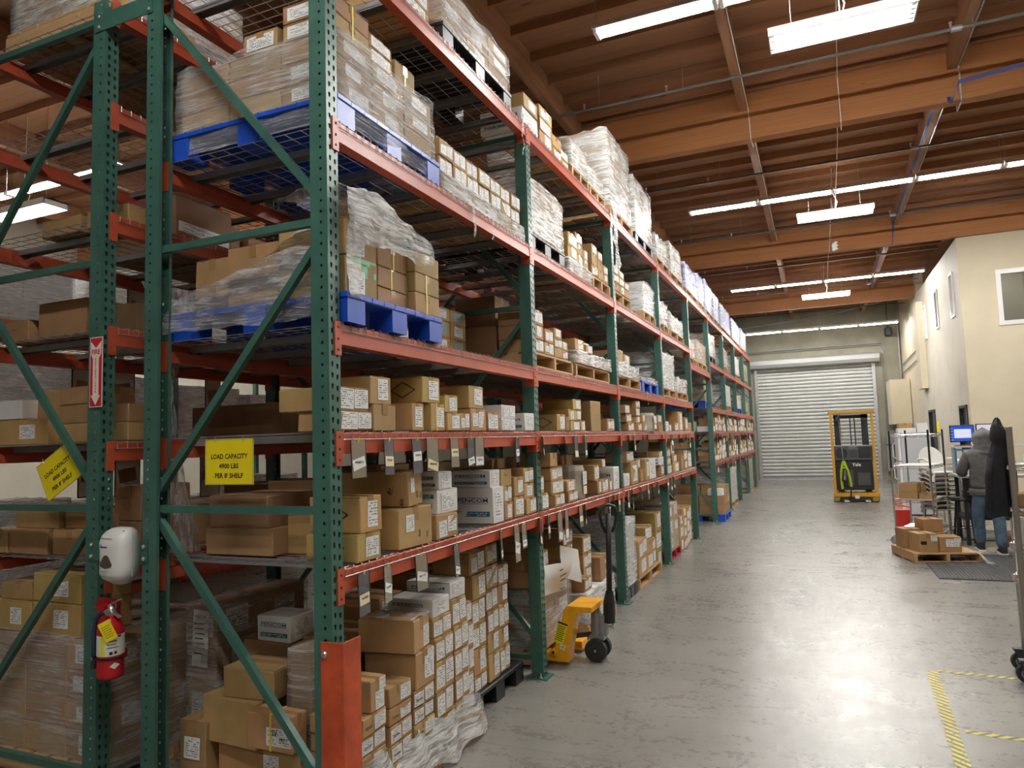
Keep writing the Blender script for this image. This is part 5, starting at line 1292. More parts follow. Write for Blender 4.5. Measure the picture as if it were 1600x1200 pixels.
for i, yy in enumerate((2.04, 4.66, 7.36, 10.09)):
    for j, xx in enumerate((-6.27, -7.36)):
        bq = MB(); bq.box(xx, xx+.07, yy, yy+.07, 0, 3.35); tag(bq.build('rack_post', MT['green']), 'green rack post across the rear aisle, %s along, on its %s side' % (ORD[i], ('near', 'far')[j]), 'rack post', 'rear aisle rack posts')
for i, (y, z, w, h) in enumerate(((3.62, 3.01, .17, .28), (3.92, 3.01, .17, .30), (4.55, 3.01, .15, .30), (3.50, 2.38, .17, .30), (3.80, 2.38, .2, .30), (4.15, 2.38, .18, .30), (4.65, 2.38, .16, .30), (3.55, 1.755, .16, .26), (3.85, 1.755, .2, .28), (4.62, 1.755, .2, .34), (4.95, 1.755, .16, .28))):
    o = empty('document_sleeve', (-2.6685, y, z), rw.uniform(-.02, .02))
    bq = MB(); bq.box(-.001, .001, -w/2, w/2, -h, 0); bq.build('sheet', MT['paper'], o)
    bq = MB(); bq.box(-.002, .002, -w/2-.004, -w/2+.004, -h, 0); bq.box(-.002, .002, w/2-.004, w/2+.004, -h, 0); bq.box(-.002, .002, -w/2, w/2, -h-.004, -h+.004); bq.build('border', MT['black'], o)
    put('label', LABM['plain'], o, (0.0015, 0, -h*.45), (.15*(-1)**i, 0, 0), (.001, w*.7, h*.35)).data = label_mesh(MT['dark']) 
    tag(o, 'clear document sleeve with a brown card hung on the back row, %s along, %s level' % (ORD[(0, 1, 2, 0, 1, 2, 3, 0, 1, 2, 3)[i]], 'upper' if z > 2.5 else 'middle' if z > 2 else 'lower'), 'document sleeve', 'document sleeves on the back row')
fo = JOIN['k'].build('distant_cartons', MT['kraft']); stuff(fo)
tag(fo, 'remaining small cartons, distant beyond the cross aisle or shaded behind the front stacks', 'boxes')
for k, m in (('m', 'mustard'), ('w', 'carton_white'), ('d', 'dark'), ('l', 'paper')): stuff(JOIN[k].build('distant_labels' if k == 'l' else 'distant_cartons', MT[m], fo))

# ================================================================== signs and fittings at the end frames
def yellow_sign(loc, rot, label):
    o = empty('capacity_sign', loc); o.rotation_euler = rot
    b = MB(); b.box(-.151, .151, -.0015, .0015, -.109, .109); b.build('sheet', MT['yellow'], o)
    b = MB()
    for s in (-1, 1): b.box(s*.151-.004, s*.151+.004, -.002, .002, -.113, .113); b.box(-.153, .153, -.002, .002, s*.109-.003, s*.109+.003)
    b.build('sleeve_edge', plain('clear_edge', (0.62, 0.52, 0.10), 0.2), o)
    for i, (s, w) in enumerate((('LOAD CAPACITY', .235), ('4900 LBS', .125), ("PER 8' SHELF", .18))):
        text(s, MT['ink'], o, (0, -.0022, .025-.047*i), '-y', w=w, h=.025, bold=.03)
    for s in (-1, 1):
        b = MB(); b.tube([(s*.09, 0, .095), (s*.09, -.004, .115), (s*.09, .003, .128)], .002, 5); b.build('hook_wire', MT['wire'], o)
    tag(o, label, 'sign', 'yellow load capacity signs')
yellow_sign((-.655, 2.815, 1.730), (0, 0, 0), 'yellow load capacity sign hanging straight from the second shelf between the posts')
yellow_sign((-1.905, 2.815, 1.700), (0, -.50, 0.0), 'yellow load capacity sign hanging askew behind the brace of the back row frame')
# fire extinguisher sign
o = empty('fire_sign', (-1.516, 2.7445, 2.225))
b = MB(); b.box(-.049, .049, -.0022, .0, -.188, .188); b.build('backing', MT['paper'], o)
redm = plain('sign_red', (.60, .012, .03), .5); crm = plain('sign_white', (.85, .80, .70), .5)
b = MB(); b.box(-.044, .044, -.0032, -.0022, -.183, .183); b.build('red_panel', redm, o)
b = MB(); yy = -.0045
def flat(b, poly, y0=-.0045, y1=-.0032): b.prism([(p[0], p[1]) for p in poly], 1, y1, y0)
flat(b, [(-.040, .165), (0, .128), (0, .085), (-.040, .098)][::-1]); flat(b, [(.040, .165), (.040, .098), (0, .085), (0, .128)][::-1])
flat(b, [(-.040, .098), (0, .085), (.040, .098), (.022, .072), (.022, -.125), (-.022, -.125), (-.022, .072)][::-1])
flat(b, [(-.036, -.125), (.036, -.125), (0, -.176)][::-1]); b.build('arrow', crm, o)
text('FIRE', redm, o, (0, -.0052, .107), '-y', w=.066, h=.026, bold=.03)
for i, ch in enumerate('EXTINGUISHER'): text(ch, redm, o, (0, -.0052, .068-.0158*i), '-y', h=.0125, bold=.03)
tag(o, 'red and white fire extinguisher arrow sign on the back row post', 'sign')
# hand sanitiser dispenser
o = empty('sanitiser_dispenser', (-1.272, 2.744, 1.13))
def rloop(w, z, y0, y1, n=6):     # rounded outline in plan, front at -y
    r = min(w*.30, abs(y1-y0)*.5); pts = []
    for k in range(n+1): a = PI/2*k/n; pts.append((-w/2+r-r*math.cos(a), y0+r-r*math.sin(a)))
    for k in range(n+1): a = PI/2*k/n; pts.append((w/2-r+r*math.sin(a), y0+r-r*math.cos(a)))
    pts += [(w/2, y1), (-w/2, y1)]
    return [(p[0], p[1], z) for p in pts]
prof = [(.070, .004, -.060), (.078, .010, -.066), (.100, .022, -.085), (.135, .036, -.104), (.160, .060, -.116), (.166, .10, -.112), (.166, .17, -.112), (.162, .215, -.117), (.150, .248, -.105), (.130, .268, -.085), (.100, .280, -.060), (.07, .284, -.04)]
b = MB(); loops = [rloop(w, z, y, -.001) for (w, z, y) in prof]; L = len(loops[0])
b.add([p for l in loops for p in l], [(i*L+k, i*L+(k+1) % L, (i+1)*L+(k+1) % L, (i+1)*L+k) for i in range(len(loops)-1) for k in range(L)] + [tuple(reversed(range(L))), tuple(range((len(loops)-1)*L, len(loops)*L))])
ho = b.build('housing', MT['white'], o, smooth=True)
b = MB(); b.box(.0825, .0845, -.046, -.044, .045, .25); b.box(.0825, .0845, -.05, -.046, .045, .25); b.build('seam', plain('pale_seam', (.62, .61, .60), .4), ho)
b = MB(); pts = [(-.034, .115), (-.030, .098), (-.012, .092), (.0, .089), (.014, .092), (.032, .098), (.036, .112), (.014, .148), (.0, .155), (-.014, .148)]
b.prism([(p[0]-.012, p[1]) for p in pts], 1, -.1105, -.1165); b.build('sensor_window', plain('smoked_window', (.10, .075, .06), .15), o)
b = MB(); b.prism([(-.040, .268), (.030, .268), (.052, .276), (-.01, .276)], 2, .262, .2625); 
vp = MB(); vp.add([(-.050, -.113, .234), (.020, -.113, .234), (.060, -.070, .272), (.0, -.070, .272), (-.050, -.111, .2355), (.020, -.111, .2355), (.060, -.068, .2735), (.0, -.068, .2735)], [(0, 1, 2, 3), (7, 6, 5, 4), (0, 4, 5, 1), (1, 5, 6, 2), (2, 6, 7, 3), (3, 7, 4, 0)]); vp.build('top_window', plain('grey_window', (.35, .34, .33), .2), o)
b = MB(); b.prism([(-.048, .190), (-.004, .190), (.002, .214), (-.042, .214)], 1, -.1105, -.1150); lg = b.build('logo_patch', plain('violet_ink', (.06, .03, .38), .4), o)
text('Purell', MT['paper'], o, (-.023, -.1156, .202), '-y', w=.036, h=.013, bold=.02)
for i in range(4):
    b = MB(); b.box(-.045, -.045+.05-.006*i, -.1165, -.1080, .076-.009*i, .0775-.009*i); b.build('small_print', MT['grey'], o)
o.scale = (1.15, .92, 1)
tag(o, 'white hand sanitiser dispenser on the spacer plate between the two posts', 'dispenser')
# fire extinguisher in its bracket
o = empty('fire_extinguisher', (-1.288, 2.675, .684))
b = MB(); b.lathe([(.050, 0), (.060, .006), (.062, .02), (.062, .225), (.058, .25), (.045, .272), (.026, .285), (.022, .30)], 24); b.build('cylinder', MT['red'], o, smooth=True)
b = MB(); b.lathe([(.0625, .115), (.0628, .116), (.0628, .212), (.0625, .213)], 24); b.build('printed_label', label_mat('extinguisher_label', (.74, .73, .70), 7.7, .45), o)
b = MB()
for k in range(4):
    a = -1.45+k*.09; b.face([(.0634*math.cos(a), .0634*math.sin(a), .116), (.0634*math.cos(a+.11), .0634*math.sin(a+.11), .116), (.0634*math.cos(a+.11), .0634*math.sin(a+.11), .212), (.0634*math.cos(a), .0634*math.sin(a), .212)])
b.build('yellow_stripe', plain('label_yellow', (.75, .70, .05), .5), o)
b = MB()
for (a0, a1, z0, z1) in ((-1.02, .1, .202, .2115), (-.75, -.52, .122, .137), (-.40, -.22, .124, .138), (-.95, -.2, .185, .188), (-.9, -.3, .170, .173), (-.95, -.1, .155, .158)):
    n = 6
    for k in range(n):
        t0, t1 = a0+(a1-a0)*k/n, a0+(a1-a0)*(k+1)/n; r_ = .0640
        b.face([(r_*math.cos(t0), r_*math.sin(t0), z0), (r_*math.cos(t1), r_*math.sin(t1), z0), (r_*math.cos(t1), r_*math.sin(t1), z1), (r_*math.cos(t0), r_*math.sin(t0), z1)])
stuff(b.build('label_marks', MT['ink'], o))
b = MB(); R_ = .0638
for (s0, s1) in ((-.75, -.36), (-.36, .03)):
    t0, t1 = s0, s1; zc = .068
    if s0 < -.5: b.face([(R_*math.cos(t0), R_*math.sin(t0), zc-.002), (R_*math.cos(t1), R_*math.sin(t1), zc-.016), (R_*math.cos(t1), R_*math.sin(t1), zc+.016)])
    else: b.face([(R_*math.cos(t0), R_*math.sin(t0), zc-.016), (R_*math.cos(t1), R_*math.sin(t1), zc+.002), (R_*math.cos(t0), R_*math.sin(t0), zc+.016)])
b.build('diamond_emblem', MT['paper'], o)
b = MB(); b.lathe([(.0632, .095), (.066, .095), (.066, .107), (.0632, .107)], 24); b.build('strap', MT['black'], o)
b = MB(); b.lathe([(.020, .30), (.024, .306), (.024, .322), (.016, .33), (.014, .35)], 12); b.build('valve', MT['bolt'], o, smooth=True)
b = MB(); b.box(-.008, .075, -.009, .009, .350, .356, mat=Matrix.Translation((0, 0, .0)) @ Matrix.Rotation(-.45, 4, 'Y') @ Matrix.Translation((.12, 0, .02)) if False else Matrix.Translation((.0, 0, .345)) @ Matrix.Rotation(-.42, 4, 'Y') @ Matrix.Translation((0, 0, -.345))); b.build('lever', MT['bolt'], o)
b = MB(); b.box(-.008, .070, -.009, .009, .322, .328, mat=Matrix.Translation((.0, 0, .325)) @ Matrix.Rotation(.45, 4, 'Y') @ Matrix.Translation((0, 0, -.325))); b.build('carry_handle', MT['bolt'], o)
b = MB(); b.lathe([(.012, 0), (.012, .018)], 10, mat=Matrix.Translation((.012, -.02, .325)) @ Matrix.Rotation(PI/2, 4, 'X')); b.build('gauge', MT['bolt'], o)
b = MB(); b.tube([(.03+.02*math.cos(t*PI/6), -.012, .352+.02*math.sin(t*PI/6)) for t in range(12)], .002, 5, closed=True); b.build('pull_ring', MT['steel'], o)
b = MB(); b.tube([(-.015, -.01, .318), (-.045, -.02, .312), (-.068, -.03, .285), (-.074, -.036, .23), (-.070, -.040, .16), (-.064, -.042, .10)], .011, 8); b.build('hose', plain('blue_black_hose', (.02, .03, .05), .35), o, smooth=True)
b = MB(); b.tube([(-.064, -.042, .10), (-.062, -.042, .05)], [.012, .017], 10); b.build('nozzle', MT['black'], o)
b = MB(); b.box(-.073, -.055, -.056, -.036, .092, .108); b.build('hose_clip', MT['steel'], o)
mt_ = Matrix.Translation((.030, -.066, .285)) @ Matrix.Rotation(.62, 4, 'Z') @ Matrix.Rotation(-.45, 4, 'Y') @ Matrix.Scale(1.2, 4)
b = MB(); b.box(-.024, .024, -.0008, .0008, -.082, .0, mat=mt_); tg = b.build('inspection_tag', MT['yellow'], o)
b = MB()
for i in range(6): b.box(-.018, .018-.004*(i % 2), -.0014, -.0009, -.022-.009*i, -.0195-.009*i, mat=mt_)
stuff(b.build('tag_print', plain('olive_ink', (.25, .20, .0), .6), tg))
b = MB(); b.box(-.204, -.045, .078, .088, .0, .36); b.box(-.098, -.03, -.02, .079, .335, .345); b.box(-.07, .02, .062, .079, .08, .12); b.build('bracket', MT['red'], o)
tag(o, 'red fire extinguisher with yellow inspection tag strapped between the two posts', 'fire extinguisher')

# ================================================================== pallet truck
o = empty('pallet_truck', (0.1, 5.85, 0))
prof = [(-.22, .03), (-.22, .078), (-.13, .125), (-.045, .43), (-.015, .47), (.19, .47), (.19, .425), (.075, .42), (.05, .39), (-.015, .10), (-.015, .03)]
b = MB(); b.prism(prof, 1, -.25, -.10); b.prism([(-.05, .40), (-.015, .47), (.19, .47), (.19, .425), (.04, .40)], 1, -.10, .10); b.prism([(-.22, .03), (-.22, .078), (-.10, .10), (-.015, .10), (-.015, .03)], 1, .10, .25)
bd = b.build('frame', MT['jack'], o); bevel(bd, .006)
for y0 in (-.25, .14):
    b = MB(); b.prism([(-.22, .045), (-1.05, .045), (-1.12, .05), (-1.12, .065), (-1.05, .085), (-.22, .085)], 1, y0, y0+.15); b.build('fork', MT['jack'], o)
    b = MB(); b.lathe([(.04, -.03), (.04, .03)], 12, mat=Matrix.Translation((-.95, y0+.075, .041)) @ Matrix.Rotation(PI/2, 4, 'X')); b.build('load_roller', MT['rubber'], o)
b = MB(); lm = Matrix.Translation((-.075, -.2515, .255)) @ Matrix.Rotation(.285, 4, 'Y'); b.box(-.042, .042, -.001, .001, -.085, .085, mat=lm); st_ = b.build('warning_sticker', MT['yellow'], o)
b = MB()
b.box(-.042, .042, -.0018, -.001, .070, .085, mat=lm)
for i in range(8): b.box(-.034, .034-.006*(i % 3), -.0016, -.001, .05-.016*i, .056-.016*i, mat=lm)
stuff(b.build('sticker_print', MT['ink'], st_))
b = MB(); lm2 = Matrix.Translation((-.062, -.2515, .145)) @ Matrix.Rotation(.285, 4, 'Y'); b.box(-.022, .022, -.001, .001, -.018, .018, mat=lm2); ce = b.build('white_sticker', MT['paper'], o)
tx = text('CE', MT['ink'], o, (-.062, -.2530, .145), '-y', w=.026, h=.018, bold=.03)
b = MB(); b.lathe([(.028, 0), (.030, .02), (.020, .022), (.016, .026)], 12, mat=Matrix.Translation((-.135, -.25, .105)) @ Matrix.Rotation(PI/2, 4, 'X')); b.build('pivot_pin', MT['jack'], o)
b = MB(); b.lathe([(.012, .024), (.012, .028)], 10, mat=Matrix.Translation((-.135, -.25, .105)) @ Matrix.Rotation(PI/2, 4, 'X')); b.build('pivot_hole', MT['black'], o)
for sgn in (-.065, .065):
    w = empty('steer_wheel', (.155, sgn, .09)); w.parent = o
    b = MB(); b.lathe([(.052, -.026), (.088, -.026), (.09, -.022), (.09, .022), (.088, .026), (.052, .026)], 24, mat=Matrix.Rotation(PI/2, 4, 'X')); b.build('tyre', MT['rubber'], w, smooth=False)
    b = MB(); b.lathe([(.054, -.018), (.05, .018)], 20, mat=Matrix.Rotation(PI/2, 4, 'X')); b.build('hub', MT['dgrey'], w)
    b = MB(); b.lathe([(.010, .027), (.009, .031)], 10, mat=Matrix.Rotation(PI/2, 4, 'X')); b.build('axle_cap', MT['bolt'], w)
b = MB(); b.lathe([(.045, .19), (.048, .20), (.048, .36), (.040, .37), (.030, .40), (.030, .425)], 16, mat=Matrix.Translation((.15, 0, 0))); b.build('pump_cylinder', MT['grey'], o, smooth=True)
b = MB(); b.box(.10, .22, -.05, .05, .165, .20); b.box(.19, .24, -.035, .035, .20, .36); b.build('pump_base', MT['grey'], o)
b = MB(); b.tube([(-.10, 0, .16), (.11, 0, .20)], .02, 8); b.build('push_rod', MT['dgrey'], o)
b = MB(); pts = [(.268+.022*math.cos(t*.9), .022*math.sin(t*.9), .25+.0046*t) for t in range(32)]; b.tube(pts, .005, 5); b.build('spring', MT['steel'], o)
b = MB(); b.tube([(.255, 0, .30), (.262, 0, .46), (.268, 0, .55)], [.05, .048, .030], 10); b.build('handle_socket', MT['black'], o)
b = MB(); b.tube([(.268, 0, .54), (.285, 0, 1.17)], .024, 10); b.build('handle_shaft', MT['black'], o, smooth=True)
hd = [(-.03, .0, 1.02), (-.055, 0, 1.07), (-.078, 0, 1.17), (-.06, 0, 1.225), (0, 0, 1.245), (.06, 0, 1.225), (.078, 0, 1.17), (.055, 0, 1.07), (.03, 0, 1.02)]
b = MB(); b.tube([(.285+p[0]*.75, p[0]*.65, p[2]) for p in hd], .013, 8); b.build('handle_loop', MT['black'], o, smooth=True)
b = MB(); b.tube([(.285+.05, .04, 1.06), (.285+.055, .045, 1.12)], .006, 6); b.build('release_lever', MT['steel'], o)
tag(o, 'yellow pallet truck with black upright handle, parked in the rack at floor level', 'pallet truck')
# paper notices on the wrapped load behind it
def Pn(u, v): return (-.06+.10*u*(1-v)+.012*math.sin(v*5), 5.50+.42*u-.06*v, .80-.24*v-.04*u)
nb = sheet(Pn, 10, 10, MT['paper'], 'paper_notice', None, .006, 6, 41)
tag(nb, 'crumpled white paper notice on the wrapped load behind the yellow pallet truck', 'notice')
b = MB()
for i, (w, z) in enumerate(((.12, .745), (.26, .70), (.20, .665), (.16, .60))): b.box(.0455, .047, 5.58, 5.58+w*.6, z-.004, z+.004)
stuff(b.build('notice_print', MT['ink'], nb))
def Pn2(u, v): return (-.03+.05*u, 5.80+.34*u+.05*v, .92-.28*v-.10*u)
tag(sheet(Pn2, 8, 8, MT['paper'], 'paper_notice', None, .012, 6, 43), 'second white paper sheet folded over the top of the wrapped load', 'notice')
# notice on the wrapped load at the back row
o = empty('paper_notice', (-1.30, 2.862, .70))
b = MB(); b.box(-.06, .06, -.001, .001, -.17, .15, mat=Matrix.Rotation(.05, 4, 'Y')); b.build('sheet', MT['paper'], o)
text('PENCOM', MT['navy'], o, (0, -.002, .11), '-y', w=.085, h=.02)
for i in range(7):
    b = MB(); b.box(-.045, .02+.006*(i % 3), -.0022, -.0012, .07-.028*i, .077-.028*i); b.build('printed_line', MT['ink'], o)
o.location = (-1.335, 3.28, .72)
tag(o, 'white printed notice taped to the wrapped load in the gap between the racks', 'notice')
zt = pallet(-1.455, -1.20, 3.30, 4.1, 0, 'wood', 'narrow wooden pallet end showing in the gap between the racks') if False else 0
o = wrapped(-1.44, -1.22, 3.29, 4.05, .001, .90, 1, 2, 4, MT['filmclear'], 'film wrapped column of cartons in the gap between the two rack rows', seed=92, labels=True)
"""end"""

# ================================================================== reach truck by the shutter
o = empty('order_picker', (2.77, 20.05, 0)); g = plain('gold_enamel', (.60, .315, .015), .38)
blk = plain('black_enamel', (.018, .018, .020), .35); blk2 = plain('charcoal_plastic', (.065, .065, .07), .42)
b = MB(); b.box(-.50, -.435, 0, .06, .22, 2.27, ch=.006); b.build('guard_post', g, o); b = MB(); b.box(.435, .50, 0, .06, .22, 2.27, ch=.006); b.build('guard_post', g, o)
b = MB(); b.box(-.525, .525, -.01, .09, 2.22, 2.285, ch=.006); b.build('guard_top', g, o)
for y in (.3, .6, .9):
    b = MB(); b.box(-.50, .50, y, y+.04, 2.23, 2.27); b.build('guard_bar', g, o)
b = MB(); b.box(-.525, -.48, .09, 1.0, 2.22, 2.28); b.build('guard_rail', g, o); b = MB(); b.box(.48, .525, .09, 1.0, 2.22, 2.28); b.build('guard_rail', g, o)
for x in (-.39, .25):
    b = MB(); b.box(x, x+.15, .55, .72, .05, 2.2); b.build('mast_channel', blk, o)
b = MB(); b.box(-.40, .41, .55, .66, 2.10, 2.19); b.build('mast_head', blk, o)
b = MB(); b.box(-.02, .01, .60, .63, 1.0, 2.1); b.build('lift_chain', blk, o); b = MB(); b.box(.08, .11, .60, .63, 1.0, 2.1); b.build('lift_chain', blk, o)
b = MB()
for i in range(14): b.box(-.26+i*.042, -.256+i*.042, .50, .504, 1.38, 2.12)
for i in range(18): b.box(-.26, .30, .50, .504, 1.39+i*.042, 1.394+i*.042)
stuff(b.build('mesh_screen', blk, o))
b = MB(); b.box(-.45, .44, .10, .50, 1.02, 1.41, ch=.02); cs = b.build('console', blk2, o)
b = MB(); b.lathe([(.135, 0), (.14, .012), (.11, .014), (.10, .002)], 20, mat=Matrix.Translation((-.27, .10, 1.22)) @ Matrix.Rotation(PI/2, 4, 'X')); b.build('steering_well', blk, cs)
b = MB(); b.box(.13, .40, .085, .101, 1.10, 1.37, ch=.012); b.build('storage_well', blk, cs)
b = MB(); b.box(-.10, .09, .09, .101, 1.31, 1.385, ch=.004); b.build('display_panel', plain('display_grey', (.16, .16, .17), .25), cs)
for i in range(3):
    b = MB(); b.box(-.09, .09, .092, .101, 1.12+i*.06, 1.15+i*.06); b.build('vent_slot', blk, cs)
b = MB(); b.box(-.44, .43, .14, .52, .28, 1.02, ch=.015); b.build('body_panel', blk, o)
b = MB(); b.box(-.36, -.02, .12, .141, .40, .80, ch=.01); b.build('pad', blk2, o); b = MB(); b.box(.06, .36, .12, .141, .40, .72, ch=.01); b.build('pad', blk2, o)
text('Yale', MT['paper'], o, (.06, .130, .92), '-y', w=.21, h=.085, bold=.03)
b = MB(); b.box(-.51, .53, -.10, .60, .13, .225, ch=.01); b.build('platform', g, o)
b = MB(); b.box(-.50, .52, -.06, .58, .03, .128); b.build('chassis', blk, o)
for x in (-.45, .43):
    b = MB(); b.box(x-.07, x+.08, -.09, .05, .02, .128, ch=.006); b.build('bumper', plain('dull_brass_paint', (.30, .20, .04), .5), o)
for x in (-.23, .245):
    b = MB(); b.prism([(-.22, .0), (-.26, .02), (-.22, .05), (-.07, .06), (-.07, .0)], 0, x-.05, x+.06); b.build('fork_tip', plain('pale_fork_grey', (.45, .43, .40), .5), o)
b = MB(); b.box(-.03, .07, -.108, -.10, .09, .17); b.build('safety_sticker', MT['paper'], o)
# harness and lanyard
hv = plain('lime_webbing', (.42, .60, .03), .6)
b = MB(); b.tube([(-.29, .02, 2.18), (-.27, .06, 1.6), (-.24, .02, 1.02)], .010, 6); b.build('lanyard', MT['grey'], o)
b = MB(); b.box(-.35, -.26, -.02, .04, 2.05, 2.16); b.build('reel', blk, o)
for pts in ([(-.245, .0, 1.02), (-.30, -.02, .80), (-.31, -.03, .60), (-.30, -.03, .32)], [(-.235, .0, 1.02), (-.16, -.02, .78), (-.12, -.03, .60), (-.10, -.03, .38)]):
    b = MB(); b.tube(pts, .030, 4); b.build('webbing', hv, o)
b = MB(); b.tube([(-.29, -.02, .85), (-.17, -.02, .84)], .022, 4); b.build('webbing', hv, o)
b = MB(); b.tube([(-.22, -.02, .80), (-.24, -.05, .55), (-.20, -.04, .40)], [.05, .07, .03], 8); b.build('pad_roll', blk, o)
for pts in ([(-.30, -.03, .32), (-.33, -.05, .14), (-.38, -.14, .02)], [(-.10, -.03, .38), (-.12, -.13, .16), (-.20, -.16, .03)]):
    b = MB(); b.tube(pts, .018, 5); b.build('leg_strap', blk, o)
tag(o, 'yellow and black narrow aisle reach truck parked in front of the roller shutter', 'forklift')

# ================================================================== wire cart with two shelves of boxes
o = empty('wire_cart', (3.42, 13.1, 0), -.347)
def wire_shelf(o, w, d, z, name='shelf', solid=True):
    b = MB(); b.tube([(-w/2, -d/2, z), (w/2, -d/2, z), (w/2, d/2, z), (-w/2, d/2, z)], .006, 5, closed=True); b.tube([(-w/2, -d/2, z-.035), (w/2, -d/2, z-.035), (w/2, d/2, z-.035), (-w/2, d/2, z-.035)], .005, 5, closed=True)
    nz = 14
    for (p, q) in (((-w/2, -d/2), (w/2, -d/2)), ((w/2, -d/2), (w/2, d/2)), ((w/2, d/2), (-w/2, d/2)), ((-w/2, d/2), (-w/2, -d/2))):
        b.tube([(p[0]+(q[0]-p[0])*i/nz, p[1]+(q[1]-p[1])*i/nz, z-.035*(i % 2)) for i in range(nz+1)], .003, 4, caps=False)
    for i in range(1, 16): b.tube([(-w/2, -d/2+d*i/16, z), (w/2, -d/2+d*i/16, z)], .0025, 4, caps=False)
    return b.build(name, MT['steel'], o)
CW, CDp = .54, .90
for sx in (-1, 1):
    for sy in (-1, 1):
        b = MB(); b.tube([(sx*CW/2, sy*CDp/2, .13), (sx*CW/2, sy*CDp/2, 1.20)], .0127, 8); p_ = b.build('post', MT['steel'], o)
        b = MB(); b.tube([(sx*CW/2, sy*CDp/2, 1.18), (sx*CW/2, sy*CDp/2, 1.76)], .0145, 8); b.build('post_sleeve', MT['black'], p_)
        c = empty('caster', (sx*CW/2, sy*CDp/2, .0)); c.parent = o
        b = MB(); b.lathe([(.03, -.016), (.062, -.016), (.064, -.01), (.064, .01), (.062, .016), (.03, .016)], 18, mat=Matrix.Translation((-.02, 0, .064)) @ Matrix.Rotation(PI/2, 4, 'X')); b.build('wheel', MT['grey'], c)
        b = MB(); b.lathe([(.064, -.014), (.066, 0), (.064, .014)], 18, mat=Matrix.Translation((-.02, 0, .064)) @ Matrix.Rotation(PI/2, 4, 'X')); b.build('tyre', MT['rubber'], c)
        b = MB(); b.box(-.03, .012, -.026, -.02, .05, .135); b.box(-.03, .012, .02, .026, .05, .135); b.box(-.035, .02, -.03, .03, .125, .14); b.build('fork', MT['steel'], c)
for z in (.235, .69, 1.205, 1.69): wire_shelf(o, CW, CDp, z)
for z in (.696, 1.211):
    b = MB(); b.box(-CW/2+.02, CW/2-.02, -CDp/2+.02, CDp/2-.02, z, z+.006); b.build('shelf_liner', MT['white'], o)
tag(o, 'chrome wire shelf cart on casters with white liners beside the floor pallet', 'cart')
cm = Matrix.Translation((3.42, 13.1, 0)) @ Matrix.Rotation(-.347, 4, 'Z')
for i, (x0, x1, y0, y1, z0, z1, lab) in enumerate(((-.21, .05, -.38, -.14, .703, .82, 'lower of two stacked kraft cartons on the wire cart'), (-.21, .05, -.38, -.14, .821, .94, 'upper of two stacked kraft cartons on the wire cart'), (-.20, .06, -.12, .12, .703, .82, 'lower kraft carton behind the stacked pair on the wire cart'), (-.20, .06, -.12, .12, .821, .935, 'upper kraft carton behind the stacked pair on the wire cart'), (.07, .25, -.36, -.12, .703, .80, 'small kraft carton beside the stacks on the wire cart'))):
    o = carton(x0, x1, y0, y1, z0, z1, 'k', lab, 'cartons on the wire cart', seed=700+i, labels=[]); o.matrix_world = cm @ Matrix.Translation(o.location); 
b = MB(); b.box(-.12, .10, -.15, .12, 1.2185, 1.226, mat=cm @ Matrix.Rotation(.3, 4, 'Z')); tag(b.build('paper_sheet', MT['paper']), 'loose white paper sheets on the upper shelf of the wire cart', 'paper')
# pallet with parcels in front of the cart
PM = Matrix.Translation((3.375, 11.56, 0)) @ Matrix.Rotation(.245, 4, 'Z')
pallet(3.375-.42, 3.375+.42, 11.56-.42, 11.56+.42, 0, 'wood', 'pale wooden pallet on the floor beside the black mat, with five parcels', rz=.245+PI/2)
PB = [(-.33, -.09, -.33, -.03, .132, .375, 'kraft carton with a printed rectangle and label, front left on the small floor pallet', .10, [(.3, .25, .34, .32, 'label', '-y')]),
      (-.05, .21, -.33, -.08, .132, .33, 'kraft carton with several white labels, front right on the small floor pallet', -.06, [(.1, .1, .62, .5, 'label', '-y'), (.33, .25, .3, .3, 'label', '-y')]),
      (-.40, -.17, .0, .26, .132, .40, 'kraft carton with a wide tape strip, rear left on the small floor pallet', .05, []),
      (-.12, .14, -.02, .26, .132, .36, 'lower carton of the rear stack on the small floor pallet', -.05, []),
      (-.14, .12, -.02, .26, .362, .53, 'upper carton of the rear stack, highest on the small floor pallet', .04, [])]
for i, (x0, x1, y0, y1, z0, z1, lab, rz, lb) in enumerate(PB):
    o = carton(x0, x1, y0, y1, z0, z1, 'k', lab, 'parcels on the small floor pallet', seed=720+i, labels=lb)
    o.matrix_world = PM @ Matrix.Translation(o.location) @ Matrix.Rotation(rz, 4, 'Z')
    if i == 0:
        b = MB(); b.box(-.1215, -.1202, -.11, .02, .09, .15); 
        for q in range(2): pass
        bb_ = MB(); bb_.box(-.105, -.02, -.1515, -.1502, .09, .145); bb_.box(-.098, -.027, -.1520, -.1514, .097, .138); bb_.build('printed_frame', MT['ink'], o)
b = MB(); b.tube([(.30, -.30, .14), (.38, -.42, .12), (.42, -.54, .03), (.46, -.60, .012)], [.012, .012, .02, .03], 6)
o = b.build('film_roll_scrap', MT['film'], None, smooth=True); o.matrix_world = PM; tag(o, 'twisted scrap of clear film trailing off the small floor pallet', 'plastic film')
